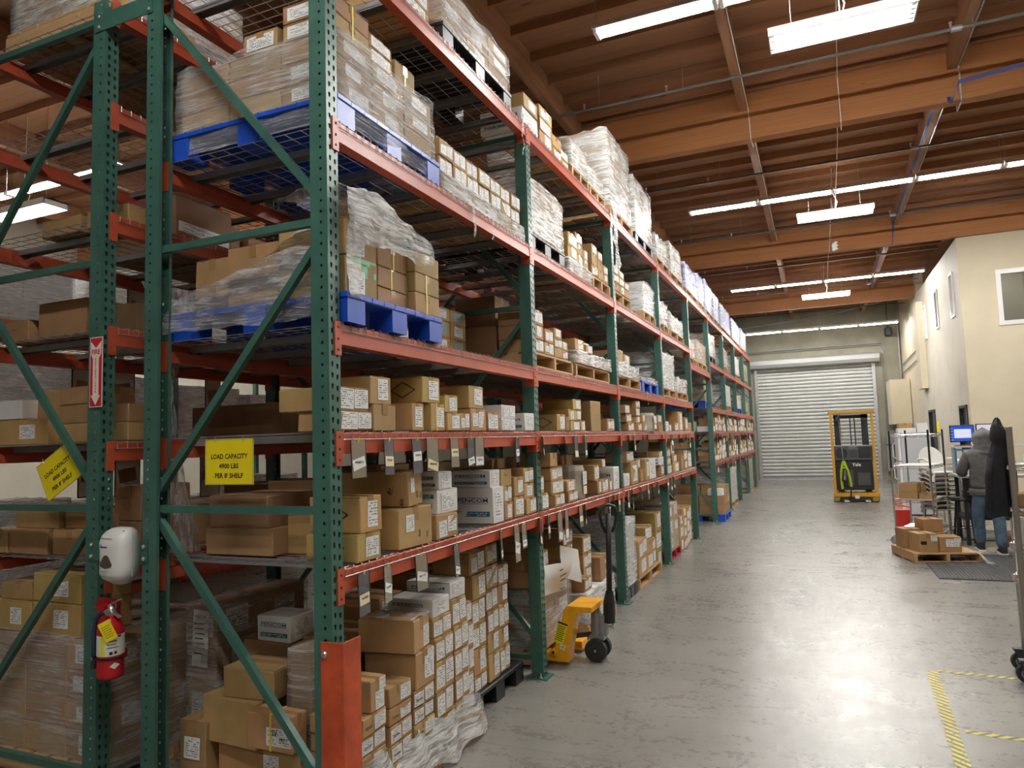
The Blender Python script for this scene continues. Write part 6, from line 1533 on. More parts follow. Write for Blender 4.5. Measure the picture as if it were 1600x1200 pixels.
# ribbed black mat
o = empty('floor_mat', (0, 0, 0)); mm = plain('black_rubber_mat', (.022, .022, .024), .6)
b = MB(); q = [(3.17, 11.2), (3.21, 10.0), (4.75, 10.18), (4.70, 11.95), (3.95, 11.95), (3.60, 11.2)]
b.prism([(3.21, 10.0), (4.75, 10.0), (4.75, 11.95), (3.20, 11.95)], 2, .0008, .010); b.build('mat_base', mm, o)
b = MB()
for i in range(40): b.box(3.24+i*.0375, 3.258+i*.0375, 10.03, 11.92, .0101, .014)
stuff(b.build('ribs', plain('black_rubber_rib', (.045, .044, .046), .55), o))
tag(o, 'black ribbed rubber mat on the floor in front of the workbench', 'mat')
b = MB(); b.prism([(4.0, 13.4), (6.2, 13.4), (6.2, 14.7), (4.0, 14.7)], 2, .0008, .01); tag(b.build('floor_mat', mm), 'second black rubber mat under the workbench', 'mat')

# ================================================================== workbench with screens
o = empty('workbench', (4.9, 13.2, 0)); dk_ = plain('black_steel_frame', (.02, .02, .022), .45)
b = MB(); b.box(-.98, 1.6, -.38, .42, 1.01, 1.05, ch=.004); b.build('worktop', plain('grey_laminate', (.40, .39, .38), .4), o)
b = MB(); b.box(-.95, 1.55, -.34, .40, .38, .42); b.build('lower_shelf', dk_, o)
for x in (-.93, .3, 1.5):
    for y in (-.33, .36):
        b = MB(); b.box(x, x+.05, y, y+.05, 0, 1.01); b.build('leg', dk_, o)
b = MB(); b.box(-.95, 1.6, .12, .42, 1.46, 1.485); b.build('riser_shelf', plain('pale_laminate', (.60, .59, .57), .4), o)
for x in (-.94, .25, 1.5):
    b = MB(); b.box(x, x+.03, .14, .40, 1.05, 1.46); b.build('riser_side', MT['grey'], o)
tag(o, 'grey standing workbench with a riser shelf and black steel legs', 'workbench')
def monitor(x, y, z, w, h, scr, lab, rz=0.0, win=True):
    o = empty('monitor', (x, y, z), rz)
    b = MB(); b.box(-w/2, w/2, 0, .035, .06, .06+h, ch=.004); b.build('bezel', MT['black'], o)
    m = glow('screen_'+scr[0], scr[1], scr[2], .02); b = MB(); b.box(-w/2+.014, w/2-.014, -.0015, .0, .075, .045+h); s = b.build('screen', m, o)
    if win:
        b = MB(); b.box(-w*.33, w*.36, -.0026, -.0016, .125, -.005+h); b.build('open_window', glow('screen_window', (.80, .82, .98), .55, .02), s)
        for i in range(5):
            b = MB()
            for j in range(3): b.box(-w*.47+j*.013, -w*.47+.007+j*.013, -.0026, -.0016, .09+i*.045, .10+i*.045)
            b.build('icon_row', MT['paper'], s)
    else:
        b = MB(); b.box(-w*.35, -w*.12, -.0022, -.0016, .0+h, .004+h); b.box(-w*.05, w*.2, -.0022, -.0016, .01+h, .013+h); b.build('text_line', MT['grey'], s)
    b = MB(); b.box(-.03, .03, .02, .05, .01, .10); b.build('neck', MT['black'], o); b = MB(); b.box(-.11, .11, -.05, .10, 0, .012, ch=.003); b.build('foot', MT['black'], o)
    tag(o, lab, 'monitor', 'screens on the workbench')
monitor(4.10, 13.40, 1.486, .34, .27, ('blue', (.015, .09, .60), .55), 'monitor with a blue desktop and open window, left of the hooded person', .10)
monitor(4.46, 13.38, 1.486, .35, .28, ('lilac', (.86, .74, .92), .50), 'monitor with a pale lilac page, behind the hooded person\'s head', .02, False)
# blue sorter with folders
o = empty('file_sorter', (4.25, 13.36, 1.051)); bl = plain('blue_steel', (.02, .20, .45), .4)
for x in (-.285, .26):
    b = MB(); b.box(x, x+.025, -.04, .2, 0, .38); b.build('upright', bl, o)
for z in (0, .36):
    b = MB(); b.box(-.26, .26, -.03, .2, z, z+.02); b.build('rail', bl, o)
tag(o, 'blue steel sorter frame on the workbench under the left monitor', 'file sorter')
fr2 = random.Random(8)
for i in range(12):
    h = fr2.uniform(.22, .30); b = MB(); b.box(-.004, .008, -.06, .14, 0, h, mat=Matrix.Rotation(fr2.uniform(-.12, .25), 4, 'Y'))
    f_ = b.build('folder', MT[('kraft', 'dark', 'kraft', 'paper')[i % 4]], None, (4.06+i*.034, 13.38, 1.073)); tag(f_, 'file folder standing in the blue sorter, %s from the left' % ORD[i], 'folder', 'folders in the blue sorter')
b = MB(); b.box(-.11, .11, -.08, .08, 0, .16, ch=.004); o = b.build('paper_tray', MT['white'], None, (4.08, 13.12, 1.051)); tag(o, 'white document tray at the left end of the workbench', 'tray')
b = MB(); b.box(-.05, .05, -.0815, -.0802, .05, .10); b.build('printed_patch', MT['label'], o)
for i, (x, w, h, m, lab) in enumerate(((4.95, .22, .30, 'white', 'white label printer on the workbench behind the black jacket'), (5.25, .26, .22, 'cream', 'cream box on the workbench right of the jacket'))):
    b = MB(); b.box(-w/2, w/2, -.12, .12, 0, h, ch=.012); o = b.build('label_printer' if i == 0 else 'desk_box', MT[m], None, (x, 13.1, 1.051)); tag(o, lab, 'printer' if i == 0 else 'box')
    b = MB(); b.box(-w*.3, w*.3, -.1215, -.12, h*.3, h*.6); b.build('front_slot', MT['black'], o)
for i in range(5):
    b = MB(); b.box(-.25, .25, -.12, .14, 0, .035, mat=Matrix.Rotation(.05*(i-2), 4, 'Z')); o = b.build('paper_stack', MT['paper'], None, (5.25, 13.45, 1.487+i*.036)); tag(o, 'pile of white papers on the riser shelf, %s from the bottom' % ORD[i], 'papers', 'paper piles on the riser shelf')
# tote and bins on the lower shelf
b = MB(); b.prism([(-.17, 0), (.17, 0), (.20, .36), (-.20, .36)], 1, -.22, .22); o = b.build('waste_bin', plain('black_translucent_bin', (.03, .03, .033), .3), None, (4.22, 13.1, .421)); 
b = MB(); b.tube([(-.205, -.22, .36), (.205, -.22, .36), (.205, .22, .36), (-.205, .22, .36)], .012, 6, closed=True); b.build('rim', MT['black'], o); tag(o, 'black plastic bin on the lower shelf of the workbench', 'bin')
b = MB(); b.box(-.20, .20, -.2, .2, 0, .14, ch=.01); o = b.build('storage_box', plain('dull_red_wrap', (.33, .09, .07), .45), None, (4.60, 12.98, .0)); b = MB(); b.box(-.203, .203, -.203, .203, .14, .16); b.build('lid', plain('pinkish_lid', (.42, .16, .13), .4), o); tag(o, 'dull red box on the floor behind the hooded person\'s legs', 'box')
for i in range(4):
    carton(4.55+i*.33, 4.84+i*.33, 12.95, 13.25, .421, .62+.03*(i % 2), 'k' if i % 2 else 'd', 'kraft carton on the lower shelf of the workbench, %s from the left' % ORD[i], 'cartons under the workbench', seed=750+i, labels=[])

# stacked plastic chairs behind the cart
chw, chg = plain('white_resin', (.74, .72, .68), .4), plain('taupe_resin', (.34, .31, .28), .45)
def resin_chair(z, m, lab, tall, dx=0.0):
    o = empty('stacking_chair', (3.86+dx, 14.25, z), .35)
    b = MB(); b.box(-.22, .22, -.20, .20, .40, .42, ch=.006); b.build('seat', m, o)
    b = MB()
    def bk(u, v): return (-.20+.40*u, .20+.06*v+.05*math.cos((u-.5)*3)*1.0, .42+.42*v*(1-.35*abs(2*u-1)**2.5))
    vs = []; fs = []; n = 8
    for k, off in enumerate((0, .012)):
        for i in range(n+1):
            for j in range(n+1): p = bk(i/n, j/n); vs.append((p[0], p[1]+off, p[2]))
    for i in range(n):
        for j in range(n):
            a = i*(n+1)+j; fs.append((a, a+n+1, a+n+2, a+1)); c = a+(n+1)**2; fs.append((c+1, c+n+2, c+n+1, c))
    b.add(vs, fs); b.build('backrest', m, o)
    for sx in (-1, 1):
        b = MB(); b.tube([(sx*.23, -.20, .40), (sx*.25, -.16, .60), (sx*.25, .0, .64), (sx*.24, .2, .63)], .020, 6); b.build('armrest', m, o)
        for sy in (-1, 1):
            b = MB(); b.tube([(sx*.20, sy*.18, .40), (sx*.24, sy*.23, .012 if tall else .26)], [.026, .018], 6); b.build('leg', m, o)
    tag(o, lab, 'chair', 'stacked resin chairs')
resin_chair(0.0, chg, 'lowest taupe plastic chair of the stack behind the wire cart', True)
for i in range(7): resin_chair(.075*(i+1), chg, 'taupe plastic chair in the stack behind the wire cart, %s up' % ORD[i+1], False)
resin_chair(.075*8+.02, chw, 'white plastic chair on top of the stack behind the wire cart', False)
# black stool between cart and bench
o = empty('stool', (3.98, 13.0, 0)) 
b = MB(); b.lathe([(.17, .66), (.18, .68), (.17, .71)], 16); b.build('seat', MT['black'], o)
for k in range(4):
    a = PI/4+k*PI/2; b = MB(); b.tube([(.12*math.cos(a), .12*math.sin(a), .66), (.2*math.cos(a), .2*math.sin(a), .0)], .018, 6); b.build('leg', MT['black'], o)
b = MB(); b.tube([(.17*math.cos(t*PI/8), .17*math.sin(t*PI/8), .25) for t in range(16)], .008, 5, closed=True); b.build('foot_ring', MT['black'], o)
tag(o, 'black round stool between the wire cart and the workbench', 'stool')
# refrigerator and things on it
o = empty('refrigerator', (3.80, 17.3, 0)); wm = plain('white_enamel_door', (.70, .70, .71), .3); gm = plain('grey_enamel_side', (.47, .48, .49), .45)
b = MB(); b.box(-.24, .30, -.34, .34, .02, 1.70, ch=.01); b.build('cabinet', gm, o)
b = MB(); b.box(-.30, -.243, -.34, .34, .05, 1.10, ch=.012); d_ = b.build('door', wm, o); b = MB(); b.tube([(-.30, .24, .70), (-.345, .24, .74), (-.345, .24, 1.02), (-.30, .24, 1.06)], .014, 6); b.build('handle', wm, d_)
b = MB(); b.box(-.30, -.243, -.34, .34, 1.115, 1.69, ch=.012); d_ = b.build('door', wm, o); b = MB(); b.tube([(-.30, .24, 1.15), (-.345, .24, 1.19), (-.345, .24, 1.45), (-.30, .24, 1.49)], .014, 6); b.build('handle', wm, d_)
tag(o, 'white refrigerator with grey sides behind the wire cart', 'refrigerator')
for i, (x0, x1, z0, z1, lab) in enumerate(((3.52, 3.86, 1.7005, 1.80, 'flat white carton on top of the refrigerator'), (3.54, 3.80, 1.801, 1.90, 'cream carton on top of the flat white one on the refrigerator'), (3.88, 4.08, 1.7005, 1.90, 'white carton at the right end of the refrigerator top'))):
    carton(x0, x1, 17.05, 17.4, z0, z1, 'w' if i != 1 else 'k', lab, 'cartons on the refrigerator', seed=760+i, labels=[])
# red bucket with hose, panel box
o = empty('bucket', (3.33, 15.1, 0)); b = MB(); b.lathe([(.12, 0), (.15, .30), (.158, .31)], 18); b.build('pail', plain('red_plastic', (.62, .03, .02), .4), o, smooth=False)
b = MB(); b.tube([(.14*math.cos(t*.5), .10*math.sin(t*.5), .33+.012*t) for t in range(26)], .012, 6); b.build('hose_coil', plain('orange_red_hose', (.70, .09, .04), .4), o); tag(o, 'red bucket with a coiled red hose behind the wire cart', 'bucket')
b = MB(); b.box(4.22, 4.56, 28.75, 29.16, 1.25, 1.75, ch=.006); o = b.build('panel_box', MT['galv']); b = MB(); b.box(4.24, 4.54, 28.738, 28.749, 1.27, 1.73); b.build('cover', MT['grey'], o); tag(o, 'grey electrical panel box on the end wall beside the shutter', 'electrical box')
b = MB(); b.box(4.20, 4.42, 28.9, 29.16, .30, 1.20, ch=.006); o = b.build('panel_box', MT['galv']); b = MB(); b.box(4.22, 4.40, 28.888, 28.899, .33, 1.17); b.build('cover', MT['grey'], o); tag(o, 'tall grey cabinet low on the end wall beside the shutter', 'electrical box')
# yellow cleaning pole leaning on the office wall
b = MB(); b.tube([(4.10, 15.9, 0.9), (4.12, 16.0, 1.88)], .018, 8); o = b.build('pole', MT['galv']); b = MB(); b.tube([(4.117, 15.98, 1.70), (4.121, 16.0, 1.90)], .024, 8); b.build('grip', MT['yellow'], o); tag(o, 'metal pole with a yellow grip standing behind the chairs', 'pole')
b = MB(); b.tube([(4.10, 15.9, 0.0), (4.10, 15.9, 0.9)], .018, 8); b.build('lower_tube', MT['galv'], o)

# ================================================================== trolley at the right edge, jacket on it
o = empty('wire_trolley', (3.25, 6.2, 0))
TP = [(0, 0, .020), (0.03, .30, .011), (1.2, 0, .020), (1.2, .30, .011)]
for i, (x, y, r_) in enumerate(TP):
    b = MB(); b.tube([(x, y, .16), (x+.0, y, 1.775)], r_, 10); b.build('post', plain('worn_chrome', (.42, .39, .37), .28, .8) if i % 2 == 0 else MT['steel'], o)
    c = empty('caster', (x, y, 0)); c.parent = o
    b = MB(); b.lathe([(.028, -.018), (.060, -.018), (.064, -.012), (.064, .012), (.060, .018), (.028, .018)], 20, mat=Matrix.Translation((-.02, 0, .066)) @ Matrix.Rotation(PI/2, 4, 'X')); b.build('tyre', MT['rubber'], c)
    b = MB(); b.lathe([(.040, -.0185), (.036, .0185)], 16, mat=Matrix.Translation((-.02, 0, .066)) @ Matrix.Rotation(PI/2, 4, 'X')); b.build('wheel', MT['grey'], c)
    b = MB(); b.box(-.045, .015, -.03, -.022, .05, .15); b.box(-.045, .015, .022, .03, .05, .15); b.box(-.06, .02, -.032, .032, .14, .16); b.build('fork', MT['dgrey'], c)
for z in (.69, .92, 1.20, 1.50):
    s = wire_shelf(o, 1.2, .30, z); s.location = (.6, .15, 0)
tag(o, 'chrome wire shelf trolley at the right edge of the picture', 'trolley')
carton(3.28, 3.44, 6.22, 6.42, 1.207, 1.30, 'k', 'small kraft carton on the trolley at the right edge', None, seed=770, labels=[])
for i in range(3):
    b = MB(); b.box(0, .5, -.1, .1, 0, .06+.02*i, mat=Matrix.Rotation(.04*i, 4, 'Z')); o = b.build('printed_parcel', MT['label'], None, (3.45, 6.35, 1.507+i*.085)); tag(o, 'white printed parcel stacked on the trolley top shelf, %s up' % ORD[i], 'parcel', 'parcels on the trolley')
for z, n in ((.926, 3), (.697, 3)):
    for i in range(n): carton(3.30+i*.34, 3.62+i*.34, 6.22, 6.46, z, z+.19, 'w', 'white carton on the %s shelf of the trolley, %s from its end' % ('third' if z > .8 else 'lowest', ORD[i]), 'cartons on the trolley', seed=780+i+int(z*100), labels=[(0, 0, .5, .6, 'label', '-y')])
# jacket hung by its hood on the back post
jm_ = plain('black_cloth', (.012, .013, .018), .8, 0, .3, 14, .6)
o = empty('jacket', (3.222, 6.40, 1.135)); o.scale = (.72, .72, .84)
rings = [(.0, .010, .84, .01), (-.005, .030, .82, .03), (-.01, .055, .76, .055), (.0, .075, .70, .07), (.01, .085, .65, .07), (.02, .078, .62, .06), (.0, .080, .56, .055), (-.015, .082, .50, .055), (-.03, .088, .40, .055), (-.04, .095, .28, .06), (-.05, .105, .14, .06), (-.055, .11, .0, .062), (-.05, .105, -.02, .058)]
b = MB(); n = 22
for k, (cx, rx, z, ry) in enumerate(rings):
    for i in range(n):
        a = 2*PI*i/n; fold = 1+.13*math.sin(a*6+z*5)*(1 if k > 5 else .25)+.06*math.sin(a*11+z*9)
        b.v.append((cx+rx*math.cos(a)*fold, ry*math.sin(a)*fold, z+.012*math.sin(a*3+k)))
for k in range(len(rings)-1):
    for i in range(n): b.f.append((k*n+i, k*n+(i+1) % n, (k+1)*n+(i+1) % n, (k+1)*n+i)); b.mi.append(0)
b.f.append(tuple(range(n))); b.mi.append(0)
jb = b.build('body', jm_, o, smooth=True)
for pts, rr_ in (([(.06, -.02, .50), (.085, -.03, .36), (.09, -.02, .22), (.085, -.02, .12)], [.045, .042, .036, .03]), ([(-.09, -.02, .50), (-.115, -.03, .32), (-.12, -.02, .14), (-.12, -.02, .05)], [.04, .04, .036, .03])):
    b = MB(); b.tube(pts, rr_, 10); b.build('sleeve', jm_, o, smooth=True)
b = MB(); b.tube([(.02, -.075, .77), (.055, -.07, .70), (.06, -.06, .62), (.045, -.055, .58)], .012, 6); b.build('hood_rim', jm_, o, smooth=True)
tag(o, 'black hooded jacket hung on the trolley post beside the hooded person', 'jacket')

# ================================================================== hazard tape on the floor
ty = Nd('worn_hazard_tape'); vv = ty.coords('Object', (1, 1, 1), (0, 0, .75))
wv = ty.node('ShaderNodeTexWave', Scale=6.5); ty.link(vv, wv.inputs['Vector'])
ero = ty.noise(ty.coords('Object', (9, 26, 9)), 1.0, 5, .7)
cc = ty.mix(ty.math('GREATER_THAN', wv.outputs['Fac'], .62), (.72, .62, .12), (.16, .15, .13)); ty.base(cc); ty.rough(.6)
ty.link(ty.math('GREATER_THAN', ero, .43), ty.b.inputs['Alpha'])
def tape(p, q, w, lab, seed):
    d_ = Vector((q[0]-p[0], q[1]-p[1], 0)); L = d_.length; b = MB(); r_ = random.Random(seed); n = 26
    pts = [(L*i/n, -w/2+r_.uniform(-.006, .006)) for i in range(n+1)] + [(L*i/n, w/2+r_.uniform(-.006, .006)) for i in range(n, -1, -1)]
    for i in range(n):
        a, c, e, f = pts[i], pts[i+1], pts[2*n-i], pts[2*n+1-i]
        b.box(min(a[0], f[0]), c[0], a[1], f[1], .0006, .0012)
    o = b.build('floor_tape', ty.m, None, (p[0], p[1], 0)); o.rotation_euler = (0, 0, math.atan2(d_.y, d_.x)); tag(o, lab, 'floor marking', 'hazard tape on the floor')
tape((2.665, 6.29), (2.60, 4.62), .075, 'worn yellow hazard tape strip running towards the camera on the floor', 1)
tape((2.70, 6.31), (4.2, 6.25), .05, 'worn yellow hazard tape strip running right to the trolley caster', 2)
tape((2.69, 5.16), (4.2, 4.95), .05, 'worn yellow hazard tape strip running right near the lower edge', 3)

# ================================================================== pipes, conduits and cables
for i, (y, z, x0, lab) in enumerate(((8.65, 5.98, -3, 'iron sprinkler pipe under the roof before the nearest big beam'), (12.2, 6.02, -3, 'iron sprinkler pipe between the first two big beams'), (15.7, 5.98, -3, 'iron sprinkler pipe just before the second big beam'), (19.2, 6.0, -1, 'iron sprinkler pipe between the second and third big beams'), (22.9, 6.0, -1, 'iron sprinkler pipe before the farthest big beam'), (26.4, 5.9, -1, 'iron sprinkler pipe near the end wall'))):
    b = MB(); b.tube([(x0, y, z), (4.85 if y > 17 else 9.5, y, z)], .017, 8); o = b.build('sprinkler_pipe', MT['pipe'] if i else plain('dull_pipe', (.20, .19, .18), .35, .5))
    for x in (-.5, .55, 3.55):
        b = MB(); b.tube([(x, y, z), (x, y, z+.07)], .012, 6); b.lathe([(.018, .07), (.02, .075), (.006, .09)], 8, mat=Matrix.Translation((x, y, z))); b.build('sprinkler_head', MT['bolt'], o)
        h_ = MB(); h_.tube([(x+.2, y, z+.024), (x+.2, y, 6.39)], .004, 5); h_.build('hanger_rod', MT['wire'], o)
    b = MB(); b.lathe([(.034, -.05), (.034, .05)], 8, mat=Matrix.Translation((3.60, y, z)) @ Matrix.Rotation(PI/2, 4, 'Y')); b.build('coupling', MT['galv'], o)
    tag(o, lab, 'pipe', 'sprinkler pipes')
bc = plain('blue_cable', (.03, .08, .28), .5)
b = MB()
for k in range(5): b.tube([(9.0, 9.5+.01*k, 5.82), (6.0, 9.4, 5.75+.01*k), (4.33, 9.36, 5.73+.012*k), (3.73, 9.45, 5.72+.01*k), (3.70+.008*k, 9.93, 5.70), (3.69+.008*k, 10.22, 6.13), (3.70+.008*k, 13.5, 6.135), (3.70+.008*k, 16.95, 6.12), (3.70, 17.12, 5.72), (3.70+.008*k, 17.42, 6.13), (3.70+.008*k, 24.4, 6.12)], .0042, 5)
stuff(b.build('cable_bundle', bc)); tag(bpy.data.objects['cable_bundle'], 'bundle of blue data cables draped along the purlin and over the big beams', 'cable')
b = MB(); b.tube([(3.83, 7.2, 6.13), (3.83, 9.90, 6.13), (3.83, 9.95, 5.70), (3.83, 10.22, 5.70), (3.83, 10.24, 6.13), (3.83, 17.1, 6.13)], .010, 6); o = b.build('conduit', MT['galv']); tag(o, 'steel conduit along the purlin above the blue cables', 'conduit', 'conduits')
b = MB(); b.tube([(1.40, 6.0, 6.13), (1.40, 9.9, 6.13), (1.41, 9.96, 5.72), (1.42, 10.24, 5.72), (1.40, 10.3, 6.13), (1.40, 17.0, 6.12)], .006, 5); o = b.build('cord', MT['paper']); tag(o, 'pale cord along the purlin nearest the racks', 'cable', 'cords under the roof')
b = MB(); b.tube([(2.42, 7.1, 5.51), (2.44, 7.6, 6.30), (2.46, 8.6, 6.28), (2.50, 9.9, 6.30), (2.51, 9.97, 5.72), (2.52, 10.2, 5.72), (2.50, 10.4, 6.33), (2.55, 12.0, 6.30), (2.50, 13.55, 5.62)], .006, 5); o = b.build('cord', MT['paper']); tag(o, 'pale power cord running from the nearest hanging light to the second', 'cable', 'cords under the roof')
b = MB(); b.tube([(2.46, 13.6, 5.62), (2.50, 15.0, 6.3), (2.46, 17.1, 5.72), (2.50, 17.45, 6.3), (2.44, 21.5, 5.6)], .006, 5); o = b.build('cord', MT['paper']); tag(o, 'pale power cord running from the second hanging light to the third', 'cable', 'cords under the roof')
b = MB(); b.tube([(-.6, 26.8, 5.55), (.6, 26.8, 5.62), (2.6, 26.8, 5.78), (4.2, 26.6, 6.05), (4.92, 26.3, 6.2)], .014, 6); o = b.build('cable', plain('pale_blue_cable', (.35, .45, .60), .5)); tag(o, 'pale blue cable sagging across in front of the farthest lamps', 'cable')
# white curled paper hanging at the roof, black scrap
b = MB(); b.tube([(2.55+.05*math.sin(t*1.3), 16.4, 5.75-.012*t) for t in range(14)], .03, 6); o = b.build('paper_curl', MT['paper']); b = MB(); b.tube([(2.5, 16.4, 5.74), (2.5, 16.4, 6.39)], .004, 4); b.build('string', MT['wire'], o); tag(o, 'white curled paper hanging from the roof before the second big beam', 'paper')
# conduits beside the shutter
for i, (x, zt_) in enumerate(((4.27, 4.9), (4.31, 5.0), (4.36, 3.1), (4.41, 3.0), (4.46, 2.95), (4.52, 2.9))):
    b = MB()
    if i < 2: b.tube([(-.3, 29.12, 4.86+.06*i), (4.1, 29.12, 4.88+.06*i), (x-.03, 29.12, zt_-.06), (x, 29.12, zt_-.2), (x, 29.12, 1.76)], .014, 6)
    else: b.tube([(4.80, 29.12, zt_), (x+.10, 29.12, zt_), (x+.03, 29.12, zt_-.03), (x, 29.12, zt_-.12), (x, 29.12, 1.76)], .014, 6)
    o = b.build('conduit', MT['galv']); tag(o, 'grey conduit on the end wall right of the shutter, %s of six' % ORD[i], 'conduit', 'conduits beside the shutter')
b = MB(); b.tube([(4.84, 29.10, 0), (4.84, 29.10, 5.6)], .03, 8); o = b.build('downpipe', MT['galv']); tag(o, 'vertical pipe in the corner of the end wall', 'pipe')
b = MB(); b.box(4.42, 4.62, 28.85, 29.15, 5.15, 5.45, ch=.02); o = b.build('floodlight', MT['black']); b = MB(); b.box(4.50, 4.54, 28.95, 29.0, 5.45, 6.49); b.build('stem', MT['pipe'], o); tag(o, 'black floodlight high in the corner above the shutter', 'lamp')
# beige boxed duct on the side wall near the door
b = MB(); b.box(4.30, OX, 27.2, 28.6, 1.95, 3.45); o = struct(b.build('trim_3', MT['wall']))
for i, z in enumerate((4.05, 3.75)):
    b = MB(); b.tube([(OX-.02, 24.4, z+.12), (OX-.02, 28.9, z)], .02, 6); o = b.build('wall_pipe', MT['grey']); tag(o, 'grey pipe sloping along the far side wall, %s one' % ('upper', 'lower')[i], 'pipe', 'pipes on the far side wall')

# ================================================================== person at the workbench
def skin_body(name, verts, edges, radii, mat, parent, root=0, sub=2):
    me = bpy.data.meshes.new(name); me.from_pydata(verts, edges, []); me.materials.append(mat)
    o = put(name, me, parent)
    m = o.modifiers.new('skin', 'SKIN'); m.use_smooth_shade = True
    sv = me.skin_vertices[0].data
    for i, r_ in enumerate(radii):
        sv[i].radius = (r_, r_) if not isinstance(r_, tuple) else r_
        sv[i].use_root = (i == root)
    s = o.modifiers.new('sub', 'SUBSURF'); s.levels = sub; s.render_levels = sub
    dg = bpy.context.evaluated_depsgraph_get(); bpy.context.view_layer.update()
    ev = bpy.data.meshes.new_from_object(o.evaluated_get(bpy.context.evaluated_depsgraph_get()))
    o.modifiers.clear(); o.data = ev; ev.polygons.foreach_set('use_smooth', [True]*len(ev.polygons))
    return o
skinm = plain('skin', (.42, .24, .16), .5); hoodm = plain('grey_fleece', (.105, .105, .105), .9, 0, .22, 20, .5); jeanm = plain('blue_denim', (.065, .115, .175), .85, 0, .35, 11, .5); shoem = plain('black_shoe', (.015, .018, .025), .6)
P_ = empty('person', (4.14, 12.2, 0))
# joints, facing +y; origin under the pelvis
J = dict(pel=(0, .03, .93), lum=(0, .02, 1.06), che=(.02, .03, 1.25), nck=(.03, .05, 1.46), hdb=(.03, .07, 1.53), hd=(.03, .075, 1.62), hdt=(.03, .07, 1.70),
         shl=(-.17, .03, 1.40), ell=(-.265, .09, 1.12), wrl=(-.19, .33, 1.10), shr=(.22, .03, 1.40), elr=(.325, .10, 1.13), wrr=(.22, .34, 1.11),
         hil=(-.09, .03, .88), knl=(-.10, .12, .48), anl=(-.09, .14, .09), tol=(-.10, .28, .045), hir=(.11, .02, .88), knr=(.13, -.02, .47), anr=(.105, -.20, .09), tor=(.12, -.07, .045))
N = list(J); V = [J[k] for k in N]; ix = {k: i for i, k in enumerate(N)}
E_ = [('pel', 'lum'), ('lum', 'che'), ('che', 'nck'), ('nck', 'hdb'), ('hdb', 'hd'), ('hd', 'hdt'), ('che', 'shl'), ('shl', 'ell'), ('ell', 'wrl'), ('che', 'shr'), ('shr', 'elr'), ('elr', 'wrr'), ('pel', 'hil'), ('hil', 'knl'), ('knl', 'anl'), ('anl', 'tol'), ('pel', 'hir'), ('hir', 'knr'), ('knr', 'anr'), ('anr', 'tor')]
RD = dict(pel=.085, lum=.085, che=.125, nck=.052, hdb=.062, hd=.085, hdt=.062, shl=.06, ell=.042, wrl=.028, shr=.06, elr=.042, wrr=.028, hil=.070, knl=.058, anl=.038, tol=.032, hir=.070, knr=.058, anr=.038, tor=.032)
# hands: palm and five fingers each, curled over the bench edge, part of the same surface
def hand(side, w):
    s = -1 if side == 'l' else 1; wx, wy, wz = J['wr'+side]
    pm_ = 'pa'+side; J[pm_] = (wx+s*-.01, wy+.055, wz-.01); N.append(pm_); ix[pm_] = len(N)-1; V.append(J[pm_]); RD[pm_] = .026; E_.append(('wr'+side, pm_))
    for f, (dx, ln) in enumerate(((-.027, .072), (-.009, .082), (.009, .078), (.026, .060))):
        prev = pm_
        for q, (dy, dz) in enumerate(((.35, .0), (.72, -.012), (.95, -.032))):
            k = 'f%s%d%d' % (side, f, q); J[k] = (J[pm_][0]+dx*(1+.12*q), J[pm_][1]+.02+ln*dy, J[pm_][2]+dz); N.append(k); ix[k] = len(N)-1; V.append(J[k]); RD[k] = (.0095, .0085, .0075)[q]; E_.append((prev, k)); prev = k
    prev = 'wr'+side
    for q, (dx, dy, dz) in enumerate(((-s*.030, .035, -.008), (-s*.048, .065, -.014), (-s*.050, .090, -.022))):
        k = 't%s%d' % (side, q); J[k] = (wx+dx, wy+dy, wz+dz); N.append(k); ix[k] = len(N)-1; V.append(J[k]); RD[k] = (.013, .010, .0085)[q]; E_.append((prev, k)); prev = k
hand('l', 0); hand('r', 0)
skin_body('body', V, [(ix[a], ix[c]) for a, c in E_], [RD[k] for k in N], skinm, P_, 0, 2)
# face (turned away from the camera, towards the screens)
for sx in (-1, 1):
    b = MB(); b.lathe([(.004, -.011), (.011, -.004), (.011, .004), (.004, .011)], 10, mat=Matrix.Translation((.03+sx*.032, .152, 1.625))); b.build('eye', MT['paper'], P_, smooth=True)
b = MB(); b.tube([(.03, .158, 1.628), (.03, .178, 1.595), (.03, .160, 1.588)], [.008, .014, .011], 8); b.build('nose', skinm, P_, smooth=True)
b = MB(); b.tube([(.005, .150, 1.562), (.03, .158, 1.560), (.055, .150, 1.562)], .006, 6); b.build('mouth', plain('lip', (.35, .14, .12), .5), P_, smooth=True)
# hoodie
T = dict(hem=(.0, .02, .86), wai=(.0, .02, .98), mid=(.01, .015, 1.14), che=(.02, .02, 1.29), nk=(.03, .035, 1.42), sl=(-.185, .02, 1.375), el=(-.275, .085, 1.12), wl=(-.205, .29, 1.105), sr=(.225, .02, 1.375), er=(.335, .095, 1.13), wr=(.235, .30, 1.115))
TN_ = list(T); ti_ = {k: i for i, k in enumerate(TN_)}
TE = [('hem', 'wai'), ('wai', 'mid'), ('mid', 'che'), ('che', 'nk'), ('che', 'sl'), ('sl', 'el'), ('el', 'wl'), ('che', 'sr'), ('sr', 'er'), ('er', 'wr')]
TR = dict(hem=(.195, .135), wai=(.205, .145), mid=(.205, .145), che=(.195, .14), nk=(.10, .09), sl=.095, el=.078, wl=.058, sr=.095, er=.078, wr=.058)
skin_body('hoodie', [T[k] for k in TN_], [(ti_[a], ti_[c]) for a, c in TE], [TR[k] if isinstance(TR[k], tuple) else (TR[k], TR[k]) for k in TN_], hoodm, P_, 0, 2)
